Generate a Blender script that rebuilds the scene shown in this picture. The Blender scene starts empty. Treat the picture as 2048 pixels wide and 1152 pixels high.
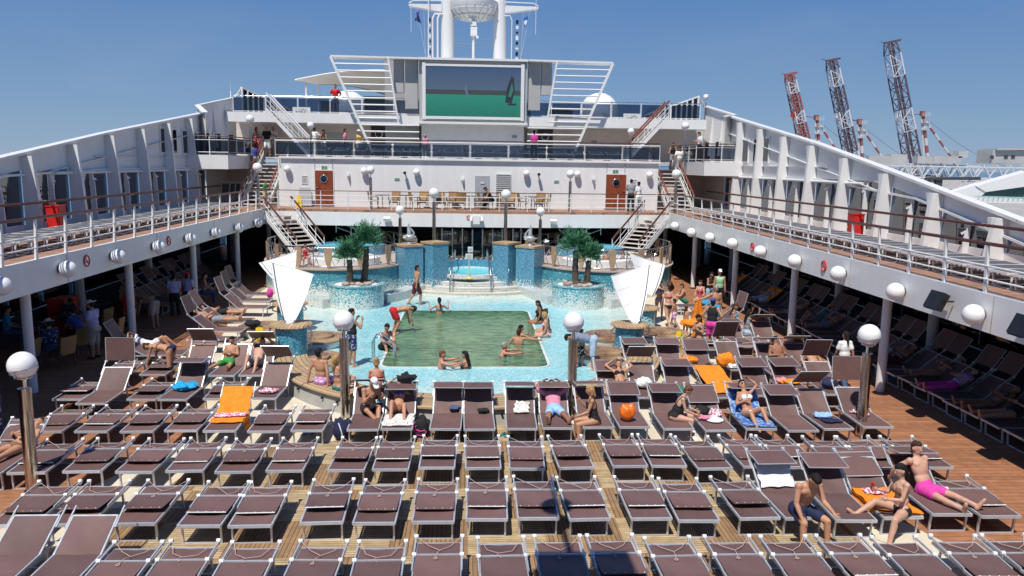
import bpy, bmesh, math, random
import numpy as np
from mathutils import Vector, Matrix, Euler
rnd = random.Random(11)
S = bpy.context.scene
COL = S.collection
PI = math.pi
def rad(a): return math.radians(a)
# ------------------------------------------------------------------ camera
CAM_H, CAM_F = 6.2, 1570.0
_p, _y, _r = rad(9.05), rad(3.15), rad(0.83)
FWD = Vector((math.sin(_y)*math.cos(_p), math.cos(_y)*math.cos(_p), -math.sin(_p)))
_r0 = Vector((math.cos(_y), -math.sin(_y), 0)); _u0 = _r0.cross(FWD)
RGT = _r0*math.cos(_r) + _u0*math.sin(_r)
UPV = RGT.cross(FWD)
EYE = Vector((0, 0, CAM_H))
def ray(px, py): return FWD + RGT*((px-1024)/CAM_F) - UPV*((py-576)/CAM_F)
def gz(px, py, z=0.0):            # point of the place on the level z
    d = ray(px, py); return EYE + d*((z-CAM_H)/d.z)
def gy(px, py, y):                # point on the athwartships plane y
    d = ray(px, py); return EYE + d*(y/d.y)
def gx(px, py, x):                # point on the fore-and-aft plane x
    d = ray(px, py); return EYE + d*(x/d.x)
cam_d = bpy.data.cameras.new('camera'); cam = bpy.data.objects.new('camera', cam_d); COL.objects.link(cam)
cam_d.sensor_width = 36; cam_d.lens = CAM_F/2048*36; cam_d.clip_start = 0.1; cam_d.clip_end = 9000
M = Matrix((RGT, UPV, -FWD)).transposed().to_4x4(); M.translation = EYE
cam.matrix_world = M; S.camera = cam
# ------------------------------------------------------------------ light
SUN = Vector((0.20, 0.43, -0.88)).normalized()        # direction the sunlight travels
sd = bpy.data.lights.new('sun', 'SUN'); so = bpy.data.objects.new('sun', sd); COL.objects.link(so)
sd.energy = 4.9; sd.angle = rad(0.53); sd.color = (1.0, 0.96, 0.89)
so.rotation_euler = SUN.to_track_quat('-Z', 'Y').to_euler()
W = bpy.data.worlds.new('World'); S.world = W; W.use_nodes = True
nt = W.node_tree; nt.nodes.clear()
sky = nt.nodes.new('ShaderNodeTexSky'); sky.sky_type = 'NISHITA'; sky.sun_disc = False
sky.sun_elevation = math.asin(-SUN.z); sky.sun_rotation = math.atan2(-SUN.x, -SUN.y)
sky.altitude = 0; sky.air_density = 1.0; sky.dust_density = 0.0; sky.ozone_density = 4.0
bg = nt.nodes.new('ShaderNodeBackground'); bg.inputs[1].default_value = 0.08
wo = nt.nodes.new('ShaderNodeOutputWorld')
tc = nt.nodes.new('ShaderNodeTexCoord'); mp = nt.nodes.new('ShaderNodeMapping'); mp.inputs['Scale'].default_value = (2.2, 2.2, 6.0)
mp.inputs['Rotation'].default_value = (0.1, 0.5, 0.2)
cn = nt.nodes.new('ShaderNodeTexNoise'); cn.inputs['Scale'].default_value = 1.9; cn.inputs['Detail'].default_value = 5; cn.inputs['Distortion'].default_value = 0.6
cr = nt.nodes.new('ShaderNodeMapRange'); cr.inputs[1].default_value = 0.53; cr.inputs[2].default_value = 0.85; cr.inputs[3].default_value = 0; cr.inputs[4].default_value = 0.07
mx = nt.nodes.new('ShaderNodeMixRGB'); mx.inputs[2].default_value = (8.0, 8.2, 8.4, 1)
L = nt.links.new
L(tc.outputs['Generated'], mp.inputs[0]); L(mp.outputs[0], cn.inputs['Vector']); L(cn.outputs[0], cr.inputs[0])
gr = nt.nodes.new('ShaderNodeValToRGB'); sxw = nt.nodes.new('ShaderNodeSeparateXYZ'); L(tc.outputs['Generated'], sxw.inputs[0]); L(sxw.outputs[2], gr.inputs[0])
e = gr.color_ramp.elements; e[0].position = 0.0; e[0].color = (0.26, 0.385, 0.56, 1); e[1].position = 0.75; e[1].color = (0.036, 0.105, 0.34, 1)
for pz_, cz_ in ((0.06, (0.195, 0.335, 0.55, 1)), (0.20, (0.098, 0.228, 0.505, 1)), (0.36, (0.060, 0.165, 0.44, 1))): q_ = e.new(pz_); q_.color = cz_
sc_w = nt.nodes.new('ShaderNodeVectorMath'); sc_w.operation = 'SCALE'; sc_w.inputs['Scale'].default_value = 1/0.08; L(gr.outputs[0], sc_w.inputs[0])
m2 = nt.nodes.new('ShaderNodeMixRGB'); m2.inputs[0].default_value = 0.88; L(sky.outputs[0], m2.inputs[1]); L(sc_w.outputs[0], m2.inputs[2])
L(cr.outputs[0], mx.inputs[0]); L(m2.outputs[0], mx.inputs[1]); L(mx.outputs[0], bg.inputs[0]); L(bg.outputs[0], wo.inputs[0])
S.view_settings.view_transform = 'Standard'; S.view_settings.look = 'None'; S.view_settings.exposure = 0.0; S.view_settings.gamma = 1
S.cycles.max_bounces = 8; S.cycles.diffuse_bounces = 2; S.cycles.transparent_max_bounces = 16
# ------------------------------------------------------------------ materials
MATS = {}
class NT:
    def __init__(s, name):
        s.m = bpy.data.materials.new(name); s.m.use_nodes = True; s.t = s.m.node_tree
        s.b = s.t.nodes['Principled BSDF']; s.o = s.t.nodes['Material Output']; MATS[name] = s.m
    def n(s, ty, **kw):
        x = s.t.nodes.new('ShaderNode'+ty)
        for k, v in kw.items():
            if k.startswith('i_'):
                k2 = k[2:]; k2 = int(k2) if k2.isdigit() else k2.replace('_', ' ')
                x.inputs[k2].default_value = v
            else: setattr(x, k, v)
        return x
    def l(s, a, b): s.t.links.new(a, b)
    def math(s, op, a, b=0.0, clamp=False):
        x = s.n('Math', operation=op, use_clamp=clamp)
        for i, v in enumerate((a, b)):
            if isinstance(v, (int, float)): x.inputs[i].default_value = v
            else: s.l(v, x.inputs[i])
        return x.outputs[0]
    def mix(s, f, a, b, mode='MIX'):
        x = s.n('MixRGB', blend_type=mode)
        for i, v in zip((0, 1, 2), (f, a, b)):
            if isinstance(v, (int, float)): x.inputs[i].default_value = v
            elif isinstance(v, tuple): x.inputs[i].default_value = (*v[:3], 1)
            else: s.l(v, x.inputs[i])
        return x.outputs[0]
    def coord(s, kind='Object'): return s.n('TexCoord').outputs[kind]
    def noise(s, scale, detail=3, vec=None, rough=0.5):
        x = s.n('TexNoise'); x.inputs['Scale'].default_value = scale; x.inputs['Detail'].default_value = detail; x.inputs['Roughness'].default_value = rough
        s.l(vec if vec is not None else s.coord(), x.inputs['Vector']); return x.outputs['Fac']
    def rng(s, v, a, b, c, d):
        x = s.n('MapRange'); s.l(v, x.inputs[0])
        for i, q in enumerate((a, b, c, d)): x.inputs[i+1].default_value = q
        return x.outputs[0]
    def bump(s, h, strength=0.3, dist=0.02):
        x = s.n('Bump'); x.inputs['Strength'].default_value = strength; x.inputs['Distance'].default_value = dist
        s.l(h, x.inputs['Height']); s.l(x.outputs[0], s.b.inputs['Normal'])
    def col(s, v): s.l(v, s.b.inputs['Base Color'])
    def rough(s, v):
        if isinstance(v, (int, float)): s.b.inputs['Roughness'].default_value = v
        else: s.l(v, s.b.inputs['Roughness'])
def mat(name, c, rough=0.5, metal=0.0, var=0.12, scale=3.0, rand=0.0, bump=0.0, bscale=60.0, spec=0.5):
    if name in MATS: return MATS[name]
    k = NT(name); n = k.noise(scale, 4)
    lo = tuple(x*(1-var) for x in c); hi = tuple(min(1, x*(1+var)) for x in c)
    v = k.mix(k.rng(n, 0.3, 0.7, 0, 1), lo, hi)
    if rand:
        r = k.n('ObjectInfo').outputs['Random']; v = k.mix(1.0, v, k.mix(r, tuple([1-rand]*3), tuple([1+rand]*3)), 'MULTIPLY')
    k.col(v); k.rough(k.rng(n, 0.3, 0.7, max(0.02, rough-0.08), min(1, rough+0.08)))
    k.b.inputs['Metallic'].default_value = metal; k.b.inputs['Specular IOR Level'].default_value = spec
    if bump: k.bump(k.noise(bscale, 3), bump, 0.01)
    return k.m
def cloth(name, c, var=0.15, pattern=None):
    if name in MATS: return MATS[name]
    k = NT(name); n = k.noise(9, 4); v = k.mix(k.rng(n, 0.3, 0.7, 0, 1), tuple(x*(1-var) for x in c), tuple(min(1, x*(1+var)) for x in c))
    if pattern:
        vo = k.n('TexVoronoi'); vo.inputs['Scale'].default_value = pattern[1]; k.l(k.coord(), vo.inputs['Vector'])
        v = k.mix(k.rng(vo.outputs['Distance'], pattern[2], pattern[2]+0.08, 1, 0), v, pattern[0])
    k.col(v); k.rough(0.85); k.bump(k.noise(30, 3), 0.35, 0.015); return k.m
# white painted steel with faint streaks of grime
k = NT('white_paint'); co = k.coord(); mpn = k.n('Mapping'); mpn.inputs['Scale'].default_value = (2.2, 2.2, 0.25); k.l(co, mpn.inputs[0])
st = k.noise(1.6, 5, mpn.outputs[0]); mp3 = k.n('Mapping'); mp3.inputs['Scale'].default_value = (7, 7, 0.35); k.l(co, mp3.inputs[0]); k.col(k.mix(k.rng(k.noise(1.3, 4, mp3.outputs[0]), 0.66, 0.80, 0, 0.30), k.mix(k.rng(st, 0.38, 0.72, 0, 1), (0.755, 0.75, 0.735), (0.80, 0.795, 0.78)), (0.48, 0.42, 0.34))); k.rough(k.rng(k.noise(4, 3), 0.3, 0.7, 0.3, 0.5))
k.bump(k.noise(0.9, 2), 0.12, 0.05)
k = NT('white_rail'); k.col(k.mix(k.noise(12, 3), (0.72, 0.72, 0.70), (0.83, 0.82, 0.8))); k.rough(0.35)
mat('cream_paint', (0.70, 0.58, 0.49), 0.5, var=0.05, scale=1.5)
mat('grey_panel', (0.42, 0.42, 0.41), 0.55, var=0.06, scale=1.2)
mat('grey_door', (0.40, 0.41, 0.43), 0.5, var=0.06)
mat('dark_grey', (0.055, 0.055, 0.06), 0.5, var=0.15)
mat('black_plastic', (0.012, 0.012, 0.013), 0.4, var=0.2)
mat('aluminium', (0.58, 0.60, 0.63), 0.38, 0.4, var=0.08, scale=8, rand=0.06)
mat('white_plastic', (0.78, 0.78, 0.76), 0.4, var=0.06)
mat('handrail_wood', (0.085, 0.030, 0.018), 0.35, var=0.3, scale=6)
mat('handrail_red', (0.22, 0.055, 0.03), 0.4, var=0.25, scale=6)
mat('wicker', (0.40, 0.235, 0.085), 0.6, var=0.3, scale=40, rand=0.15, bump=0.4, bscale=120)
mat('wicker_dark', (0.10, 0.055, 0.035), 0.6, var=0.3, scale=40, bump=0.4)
mat('red_box', (0.62, 0.022, 0.015), 0.4, var=0.08)
mat('yellow_plastic', (0.85, 0.58, 0.02), 0.4, var=0.08)
mat('rubber', (0.02, 0.02, 0.02), 0.8)
mat('stone', (0.34, 0.29, 0.25), 0.85, var=0.35, scale=6, rand=0.4, bump=0.6, bscale=20)
mat('gravel_white', (0.72, 0.70, 0.66), 0.9, var=0.25, scale=30, bump=0.8, bscale=40)
mat('bark', (0.085, 0.065, 0.052), 0.9, var=0.45, scale=14, bump=0.9, bscale=24)
mat('sculpture', (0.42, 0.45, 0.44), 0.35, 0.3, var=0.3, scale=8)
mat('rope', (0.62, 0.52, 0.40), 0.8)
mat('brown_rope', (0.50, 0.36, 0.30), 0.8)
mat('crane_red', (0.33, 0.10, 0.085), 0.6, var=0.2)
mat('crane_dark', (0.12, 0.085, 0.105), 0.6, var=0.2)
mat('crane_white', (0.62, 0.62, 0.63), 0.6, var=0.1)
mat('port_grey', (0.45, 0.45, 0.44), 0.7, var=0.1, scale=0.3)
mat('concrete', (0.36, 0.35, 0.33), 0.9, var=0.2, scale=0.2)
mat('flag_blue', (0.02, 0.04, 0.22), 0.8, var=0.1)
mat('tent_cloth', (0.62, 0.56, 0.47), 0.85, var=0.05)
mat('sail_cloth', (0.87, 0.87, 0.86), 0.7, var=0.03, bump=0.15, bscale=3)
# polished steel of the lamp posts
k = NT('polished_steel'); co = k.coord(); mpn = k.n('Mapping'); mpn.inputs['Scale'].default_value = (9, 9, 0.55); k.l(co, mpn.inputs[0])
nz = k.noise(2.2, 5, mpn.outputs[0]); k.col(k.mix(k.rng(nz, 0.35, 0.65, 0, 1), (0.30, 0.26, 0.22), (0.72, 0.68, 0.62))); k.b.inputs['Metallic'].default_value = 1; k.rough(0.16)
k.bump(nz, 0.5, 0.03)
mat('chrome', (0.72, 0.73, 0.75), 0.14, 1.0, var=0.06)
# globe lamps, switched off: opal plastic
k = NT('opal_globe'); k.col(k.mix(k.noise(5, 3), (0.80, 0.80, 0.79), (0.86, 0.86, 0.85))); k.rough(0.22)
# textilene of the loungers
k = NT('brown_textilene'); r = k.n('ObjectInfo').outputs['Random']; co = k.coord()
nz = k.noise(2.0, 4, co); v = k.mix(k.rng(nz, 0.3, 0.7, 0, 1), (0.122, 0.066, 0.059), (0.160, 0.091, 0.083))
v = k.mix(1.0, v, k.mix(r, (0.80, 0.80, 0.81), (1.18, 1.16, 1.13)), 'MULTIPLY')
v = k.mix(k.rng(k.noise(7, 2, co), 0.66, 0.80, 0, 0.35), v, (0.26, 0.20, 0.18)); k.col(v); k.rough(0.62); k.bump(k.noise(3.0, 2, co), 0.25, 0.03)
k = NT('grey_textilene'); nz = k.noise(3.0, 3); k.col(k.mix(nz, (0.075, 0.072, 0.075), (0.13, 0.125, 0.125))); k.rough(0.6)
# teak decking laid in squares of alternating direction
def planks(name, lights, darks, caulk, w=0.075, cell=1.3, checker=True, rough=0.65, along='x'):
    k = NT(name); co = k.coord(); sx = k.n('SeparateXYZ'); k.l(co, sx.inputs[0]); x, y = sx.outputs[0], sx.outputs[1]
    if checker:
        cx = k.math('FLOOR', k.math('DIVIDE', x, cell)); cy = k.math('FLOOR', k.math('DIVIDE', y, cell))
        par = k.math('ABSOLUTE', k.math('MODULO', k.math('ADD', cx, cy), 2.0)); par = k.math('GREATER_THAN', par, 0.5)
    else: par = 0.0 if along == 'y' else 1.0
    u = k.math('ADD', k.math('MULTIPLY', x, k.math('SUBTRACT', 1.0, par)), k.math('MULTIPLY', y, par))
    q = k.math('DIVIDE', u, w); f = k.math('FRACT', k.math('ADD', q, 500.0)); line = k.math('LESS_THAN', f, 0.13)
    wn = k.n('TexWhiteNoise', noise_dimensions='1D'); k.l(k.math('FLOOR', q), wn.inputs['W'])
    grain = k.n('TexNoise'); grain.inputs['Scale'].default_value = 5; grain.inputs['Detail'].default_value = 4; k.l(co, grain.inputs['Vector'])
    a = k.mix(par, darks, lights); a = k.mix(1.0, a, k.mix(wn.outputs[0], (0.82, 0.82, 0.82), (1.15, 1.13, 1.1)), 'MULTIPLY')
    a = k.mix(1.0, a, k.mix(k.rng(grain.outputs['Fac'], 0.3, 0.7, 0, 1), (0.78, 0.77, 0.75), (1.12, 1.12, 1.12)), 'MULTIPLY')
    k.col(k.mix(line, a, caulk)); k.rough(rough); k.bump(k.math('SUBTRACT', 1.0, line), 0.3, 0.004)
planks('teak_squares', (0.50, 0.375, 0.215), (0.33, 0.205, 0.105), (0.035, 0.022, 0.012))
planks('teak_bench', (0.50, 0.345, 0.19), (0.50, 0.345, 0.19), (0.05, 0.03, 0.018), w=0.11, checker=False, along='y')
planks('brown_deck', (0.355, 0.157, 0.078), (0.355, 0.157, 0.078), (0.21, 0.09, 0.045), w=0.16, checker=False, along='x', rough=0.7)
planks('pink_deck', (0.37, 0.21, 0.145), (0.37, 0.21, 0.145), (0.2, 0.11, 0.07), w=0.14, checker=False, along='x', rough=0.7)
mat('cream_deck', (0.66, 0.58, 0.44), 0.7, var=0.10, scale=1.1)
# polar teak (planks that follow the curved bench), set from each object's own centre
k = NT('teak_ring'); co = k.coord(); sx = k.n('SeparateXYZ'); k.l(co, sx.inputs[0])
r2 = k.math('SQRT', k.math('ADD', k.math('POWER', sx.outputs[0], 2.0), k.math('POWER', k.math('MULTIPLY', sx.outputs[1], 0.909), 2.0)))
f = k.math('FRACT', k.math('DIVIDE', r2, 0.14)); line = k.math('LESS_THAN', f, 0.12)
th = k.math('ARCTAN2', sx.outputs[1], sx.outputs[0]); l2 = k.math('LESS_THAN', k.math('FRACT', k.math('MULTIPLY', k.math('ADD', th, 9.0), 3.6)), 0.02)
wn = k.n('TexWhiteNoise', noise_dimensions='1D'); k.l(k.math('FLOOR', k.math('DIVIDE', r2, 0.14)), wn.inputs['W'])
a = k.mix(wn.outputs[0], (0.42, 0.285, 0.155), (0.54, 0.39, 0.225)); a = k.mix(1.0, a, k.mix(k.noise(3, 4), (0.75, 0.75, 0.75), (1.15, 1.15, 1.15)), 'MULTIPLY')
k.col(k.mix(k.math('MAXIMUM', line, l2), a, (0.05, 0.03, 0.018))); k.rough(0.6)
k = NT('teak_wet'); co = k.coord(); sx = k.n('SeparateXYZ'); k.l(co, sx.inputs[0])
r2 = k.math('SQRT', k.math('ADD', k.math('POWER', sx.outputs[0], 2.0), k.math('POWER', sx.outputs[1], 2.0)))
line = k.math('LESS_THAN', k.math('FRACT', k.math('DIVIDE', r2, 0.13)), 0.12)
a = k.mix(k.rng(k.noise(1.4, 4), 0.42, 0.6, 0, 1), (0.22, 0.115, 0.065), (0.44, 0.30, 0.165)); k.col(k.mix(line, a, (0.04, 0.025, 0.015))); k.rough(k.rng(k.noise(1.4, 4), 0.42, 0.6, 0.25, 0.6))
# mosaic: one random shade for each little tile, colour giving way to white with height
def mosaic(name, z0, z1, blues, whites, size=0.042, lo=0.02, hi=1.0):
    k = NT(name); co = k.coord(); sn = k.n('VectorMath', operation='SNAP'); sn.inputs[1].default_value = (size, size, size); k.l(co, sn.inputs[0])
    wn = k.n('TexWhiteNoise', noise_dimensions='3D'); k.l(sn.outputs[0], wn.inputs['Vector'])
    sc = k.n('SeparateColor'); k.l(wn.outputs['Color'], sc.inputs[0])
    sx = k.n('SeparateXYZ'); k.l(co, sx.inputs[0]); t = k.rng(sx.outputs[2], z0, z1, lo, hi)
    nz = k.noise(1.3, 3); t = k.math('ADD', t, k.math('MULTIPLY', k.math('SUBTRACT', nz, 0.5), 0.35))
    isb = k.math('LESS_THAN', sc.outputs[0], t)
    b = k.mix(sc.outputs[1], blues[0], blues[1]); b = k.mix(k.math('GREATER_THAN', sc.outputs[2], 0.72), b, blues[2]); w = k.mix(sc.outputs[1], whites[0], whites[1])
    k.col(k.mix(isb, w, b)); k.rough(0.22)
BL = ((0.055, 0.26, 0.34), (0.12, 0.40, 0.45), (0.045, 0.19, 0.29))
WH = ((0.62, 0.64, 0.60), (0.74, 0.74, 0.70))
mosaic('mosaic_basin', 0.1, 0.85, BL, WH)
mosaic('mosaic_planter', 0.0, 0.98, ((0.09, 0.37, 0.42), (0.20, 0.52, 0.54), (0.07, 0.27, 0.36)), WH, lo=0.0, hi=0.92)
mosaic('mosaic_drum', 0.05, 0.75, ((0.045, 0.24, 0.36), (0.12, 0.40, 0.50), (0.035, 0.17, 0.29)), ((0.45, 0.62, 0.62), (0.62, 0.70, 0.68)), lo=0.25, hi=1.2)
mosaic('mosaic_pillar', 0.0, 0.95, ((0.085, 0.26, 0.38), (0.15, 0.36, 0.47), (0.07, 0.21, 0.32)), WH, lo=0.1, hi=1.25)
mosaic('mosaic_white', 0.0, 0.5, ((0.2, 0.45, 0.47), (0.3, 0.5, 0.5), (0.15, 0.3, 0.35)), ((0.60, 0.59, 0.55), (0.70, 0.69, 0.65)), lo=0.10, hi=0.16)
# tiled floor of the splash area under a film of water: turquoise near the pool, white at the rim
k = NT('splash_tiles'); co = k.coord(); sn = k.n('VectorMath', operation='SNAP'); sn.inputs[1].default_value = (0.048, 0.048, 0.048); k.l(co, sn.inputs[0])
wn = k.n('TexWhiteNoise', noise_dimensions='3D'); k.l(sn.outputs[0], wn.inputs['Vector']); sc = k.n('SeparateColor'); k.l(wn.outputs['Color'], sc.inputs[0])
sx = k.n('SeparateXYZ'); k.l(co, sx.inputs[0])
ex = k.math('SUBTRACT', k.math('ABSOLUTE', sx.outputs[0]), 2.55); ey = k.math('SUBTRACT', k.math('ABSOLUTE', k.math('SUBTRACT', sx.outputs[1], 27.9)), 4.6)
dd = k.math('MAXIMUM', ex, ey); t = k.rng(dd, 1.3, 3.2, 1.0, 0.12); t = k.math('ADD', t, k.math('MULTIPLY', k.math('SUBTRACT', k.noise(0.8, 3), 0.5), 0.4))
b = k.mix(sc.outputs[1], (0.19, 0.50, 0.55), (0.33, 0.64, 0.66)); b = k.mix(k.math('GREATER_THAN', sc.outputs[2], 0.82), b, (0.46, 0.70, 0.74)); w = k.mix(sc.outputs[1], (0.50, 0.66, 0.62), (0.66, 0.70, 0.61))
k.col(k.mix(k.math('LESS_THAN', sc.outputs[0], t), w, b)); k.rough(k.rng(k.noise(1.2, 3), 0.4, 0.6, 0.06, 0.35)); k.bump(k.noise(7, 3), 0.25, 0.03)
# pool water: green, with ripple light and dark mixed into the colour
k = NT('pool_water'); co = k.coord(); mpn = k.n('Mapping'); mpn.inputs['Scale'].default_value = (1.0, 1.7, 1); k.l(co, mpn.inputs[0])
n1 = k.noise(2.3, 4, mpn.outputs[0], 0.55); n2 = k.noise(0.45, 3)
wv = k.mix(1.0, k.mix(k.rng(n2, 0.35, 0.65, 0, 1), (0.064, 0.172, 0.098), (0.132, 0.262, 0.146)), k.mix(k.rng(n1, 0.36, 0.64, 0, 1), (0.62, 0.66, 0.64), (1.50, 1.42, 1.38)), 'MULTIPLY'); k.col(wv); k.rough(0.04); k.bump(n1, 1.0, 0.34); k.b.inputs['IOR'].default_value = 1.33; k.b.inputs['Specular IOR Level'].default_value = 0.5
k = NT('cyan_water'); k.col(k.mix(k.noise(4, 4), (0.10, 0.60, 0.70), (0.20, 0.74, 0.80))); k.rough(0.05); k.bump(k.noise(9, 3), 0.4, 0.04)
k = NT('spa_water'); k.col(k.mix(k.noise(7, 4), (0.30, 0.36, 0.24), (0.55, 0.58, 0.45))); k.rough(0.08); k.bump(k.noise(14, 4), 0.8, 0.06)
k = NT('sea_water'); k.col((k.mix(k.noise(0.02, 3), (0.05, 0.11, 0.16), (0.07, 0.14, 0.19)))); k.rough(0.12); k.bump(k.noise(0.25, 4), 0.6, 1.0)
mat('pool_kerb', (0.66, 0.70, 0.68), 0.35, var=0.08)
# varnished cabin doors
k = NT('door_wood'); co = k.coord(); mpn = k.n('Mapping'); mpn.inputs['Scale'].default_value = (14, 14, 0.8); k.l(co, mpn.inputs[0])
k.col(k.mix(k.rng(k.noise(1.5, 5, mpn.outputs[0]), 0.3, 0.7, 0, 1), (0.17, 0.035, 0.012), (0.30, 0.075, 0.028))); k.rough(0.3)
# tinted glass
def glass(name, tint, refl=0.12, rough=0.02, gcol=(0.8, 0.85, 0.9)):
    k = NT(name); tr = k.n('BsdfTransparent'); tr.inputs[0].default_value = (*tint, 1); gl = k.n('BsdfGlossy'); gl.inputs['Roughness'].default_value = rough; gl.inputs[0].default_value = (*gcol, 1)
    fr = k.n('Fresnel', i_0=1.5); f = k.math('ADD', k.math('MULTIPLY', fr.outputs[0], 0.9), refl, True)
    ms = k.n('MixShader'); k.l(f, ms.inputs[0]); k.l(tr.outputs[0], ms.inputs[1]); k.l(gl.outputs[0], ms.inputs[2]); k.l(ms.outputs[0], k.o.inputs[0]); k.t.nodes.remove(k.b)
glass('tinted_glass', (0.46, 0.54, 0.64), 0.16)
glass('rail_glass', (0.34, 0.38, 0.46), 0.03)
glass('clear_glass', (0.62, 0.72, 0.70), 0.06)
glass('navy_glass', (0.03, 0.045, 0.09), 0.05)
mat('navy_wall', (0.06, 0.072, 0.10), 0.25, 0.2, var=0.15, scale=0.6)
mat('dark_interior', (0.016, 0.016, 0.018), 0.6, var=0.3, scale=0.8)
# ------------------------------------------------------------------ mesh builder
class MB:
    def __init__(s): s.v = []; s.f = []; s.mi = []; s.cur = 0
    def add(s, vs, fs):
        o = len(s.v); s.v.extend([tuple(v) for v in vs])
        for f in fs: s.f.append(tuple(i+o for i in f)); s.mi.append(s.cur)
        return s
    def box(s, c, d, rot=None):
        hx, hy, hz = d[0]/2, d[1]/2, d[2]/2
        vs = [Vector((x, y, z)) for z in (-hz, hz) for (x, y) in ((-hx, -hy), (hx, -hy), (hx, hy), (-hx, hy))]
        if rot is not None: vs = [rot @ v for v in vs]
        c = Vector(c); return s.add([v+c for v in vs], [(3, 2, 1, 0), (4, 5, 6, 7), (0, 1, 5, 4), (1, 2, 6, 5), (2, 3, 7, 6), (3, 0, 4, 7)])
    def bar(s, a, b, w, h=None, up=(0, 0, 1)):        # rectangular bar from a to b
        a, b = Vector(a), Vector(b); h = h or w; d = (b-a); ln = d.length
        if ln < 1e-6: return s
        d.normalize(); u = Vector(up)
        if abs(d.dot(u)) > 0.98: u = Vector((0, 1, 0))
        x = d.cross(u).normalized(); z = x.cross(d)
        R = Matrix((x, d, z)).transposed(); return s.box((a+b)/2, (w, ln, h), R)
    def tube(s, pts, r, n=8, closed=False, cap=True):
        pts = [Vector(p) for p in pts]; m = len(pts); rs = r if isinstance(r, (list, tuple)) else [r]*m
        ref = None; rings = []
        for i, p in enumerate(pts):
            if closed: d = pts[(i+1) % m]-pts[i-1]
            else: d = pts[min(i+1, m-1)]-pts[max(i-1, 0)]
            d.normalize()
            if ref is None: ref = Vector((0, 0, 1)) if abs(d.z) < 0.9 else Vector((1, 0, 0))
            x = (ref - d*ref.dot(d)).normalized(); y = d.cross(x); ref = x
            rings.append([p + (x*math.cos(2*PI*j/n)+y*math.sin(2*PI*j/n))*rs[i] for j in range(n)])
        vs = [v for rg in rings for v in rg]; fs = []
        for i in range(m if closed else m-1):
            k2 = (i+1) % m
            for j in range(n): fs.append((i*n+j, i*n+(j+1) % n, k2*n+(j+1) % n, k2*n+j))
        if cap and not closed: fs += [tuple(range(n-1, -1, -1)), tuple((m-1)*n+j for j in range(n))]
        return s.add(vs, fs)
    def lathe(s, prof, c=(0, 0, 0), n=24, a0=0, a1=2*PI, ex=1.0, ey=1.0):
        c = Vector(c); full = abs(a1-a0-2*PI) < 1e-6; cols = n if full else n+1; m = len(prof); vs = []
        for j in range(cols):
            t = a0+(a1-a0)*j/n
            for (r, z) in prof: vs.append(c+Vector((r*math.cos(t)*ex, r*math.sin(t)*ey, z)))
        fs = []
        for j in range(n):
            q = (j+1) % cols
            for i in range(m-1): fs.append((j*m+i, q*m+i, q*m+i+1, j*m+i+1))
        return s.add(vs, fs)
    def sphere(s, c, r, n=16, m=10, sc=(1, 1, 1), rot=None):
        c = Vector(c); vs = [Vector((0, 0, -r*sc[2]))]
        for i in range(1, m):
            a = -PI/2+PI*i/m
            for j in range(n): vs.append(Vector((r*math.cos(a)*math.cos(2*PI*j/n)*sc[0], r*math.cos(a)*math.sin(2*PI*j/n)*sc[1], r*math.sin(a)*sc[2])))
        vs.append(Vector((0, 0, r*sc[2]))); fs = []
        for j in range(n): fs.append((0, 1+(j+1) % n, 1+j))
        for i in range(m-2):
            for j in range(n): a = 1+i*n; fs.append((a+j, a+(j+1) % n, a+n+(j+1) % n, a+n+j))
        a = 1+(m-2)*n; last = len(vs)-1
        for j in range(n): fs.append((a+j, a+(j+1) % n, last))
        if rot is not None: vs = [rot @ v for v in vs]
        return s.add([v+c for v in vs], fs)
    def prism(s, poly, off):          # polygon (3-D points) pushed along off
        poly = [Vector(p) for p in poly]; off = Vector(off); n = len(poly)
        return s.add(poly+[p+off for p in poly], [tuple(range(n-1, -1, -1)), tuple(range(n, 2*n))]+[(i, (i+1) % n, n+(i+1) % n, n+i) for i in range(n)])
    def sheet(s, poly): return s.add(poly, [tuple(range(len(poly)))])
    def grid(s, fn, nu, nv, thick=0.0):               # fn(u,v) -> point
        vs = [fn(i/nu, j/nv) for j in range(nv+1) for i in range(nu+1)]
        fs = [(j*(nu+1)+i, j*(nu+1)+i+1, (j+1)*(nu+1)+i+1, (j+1)*(nu+1)+i) for j in range(nv) for i in range(nu)]
        return s.add(vs, fs)
    def build(s, name, m, parent=None, smooth=None, loc=None, fix=True):
        me = bpy.data.meshes.new(name); me.from_pydata(s.v, [], s.f)
        ms = m if isinstance(m, (list, tuple)) else [m]
        for q in ms: me.materials.append(MATS[q] if isinstance(q, str) else q)
        if len(ms) > 1: me.polygons.foreach_set('material_index', s.mi)
        if fix:
            bm = bmesh.new(); bm.from_mesh(me); bmesh.ops.recalc_face_normals(bm, faces=bm.faces); bm.to_mesh(me); bm.free()
        if smooth is not None:
            me.polygons.foreach_set('use_smooth', [True]*len(me.polygons)); me.set_sharp_from_angle(angle=rad(smooth))
        me.update(); o = bpy.data.objects.new(name, me); COL.objects.link(o)
        if parent is not None: o.parent = parent
        if loc is not None: o.location = loc
        return o
def tag(o, label, cat, group=None):
    o['label'] = label; o['category'] = cat
    if group: o['group'] = group
    return o
def thing(name, label, cat, loc=(0, 0, 0), rz=0.0, group=None):
    o = bpy.data.objects.new(name, None); o.empty_display_size = 0.2; COL.objects.link(o); o.location = loc; o.rotation_euler = (0, 0, rz); return tag(o, label, cat, group)
def structure(o, kind='structure'): o['kind'] = kind; return o
def copy_tree(o, parent=None):
    c = o.copy(); COL.objects.link(c); c.parent = parent
    for ch in CHILD(o): copy_tree(ch, c)
    return c
def CHILD(o): return list(o.children)
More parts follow.
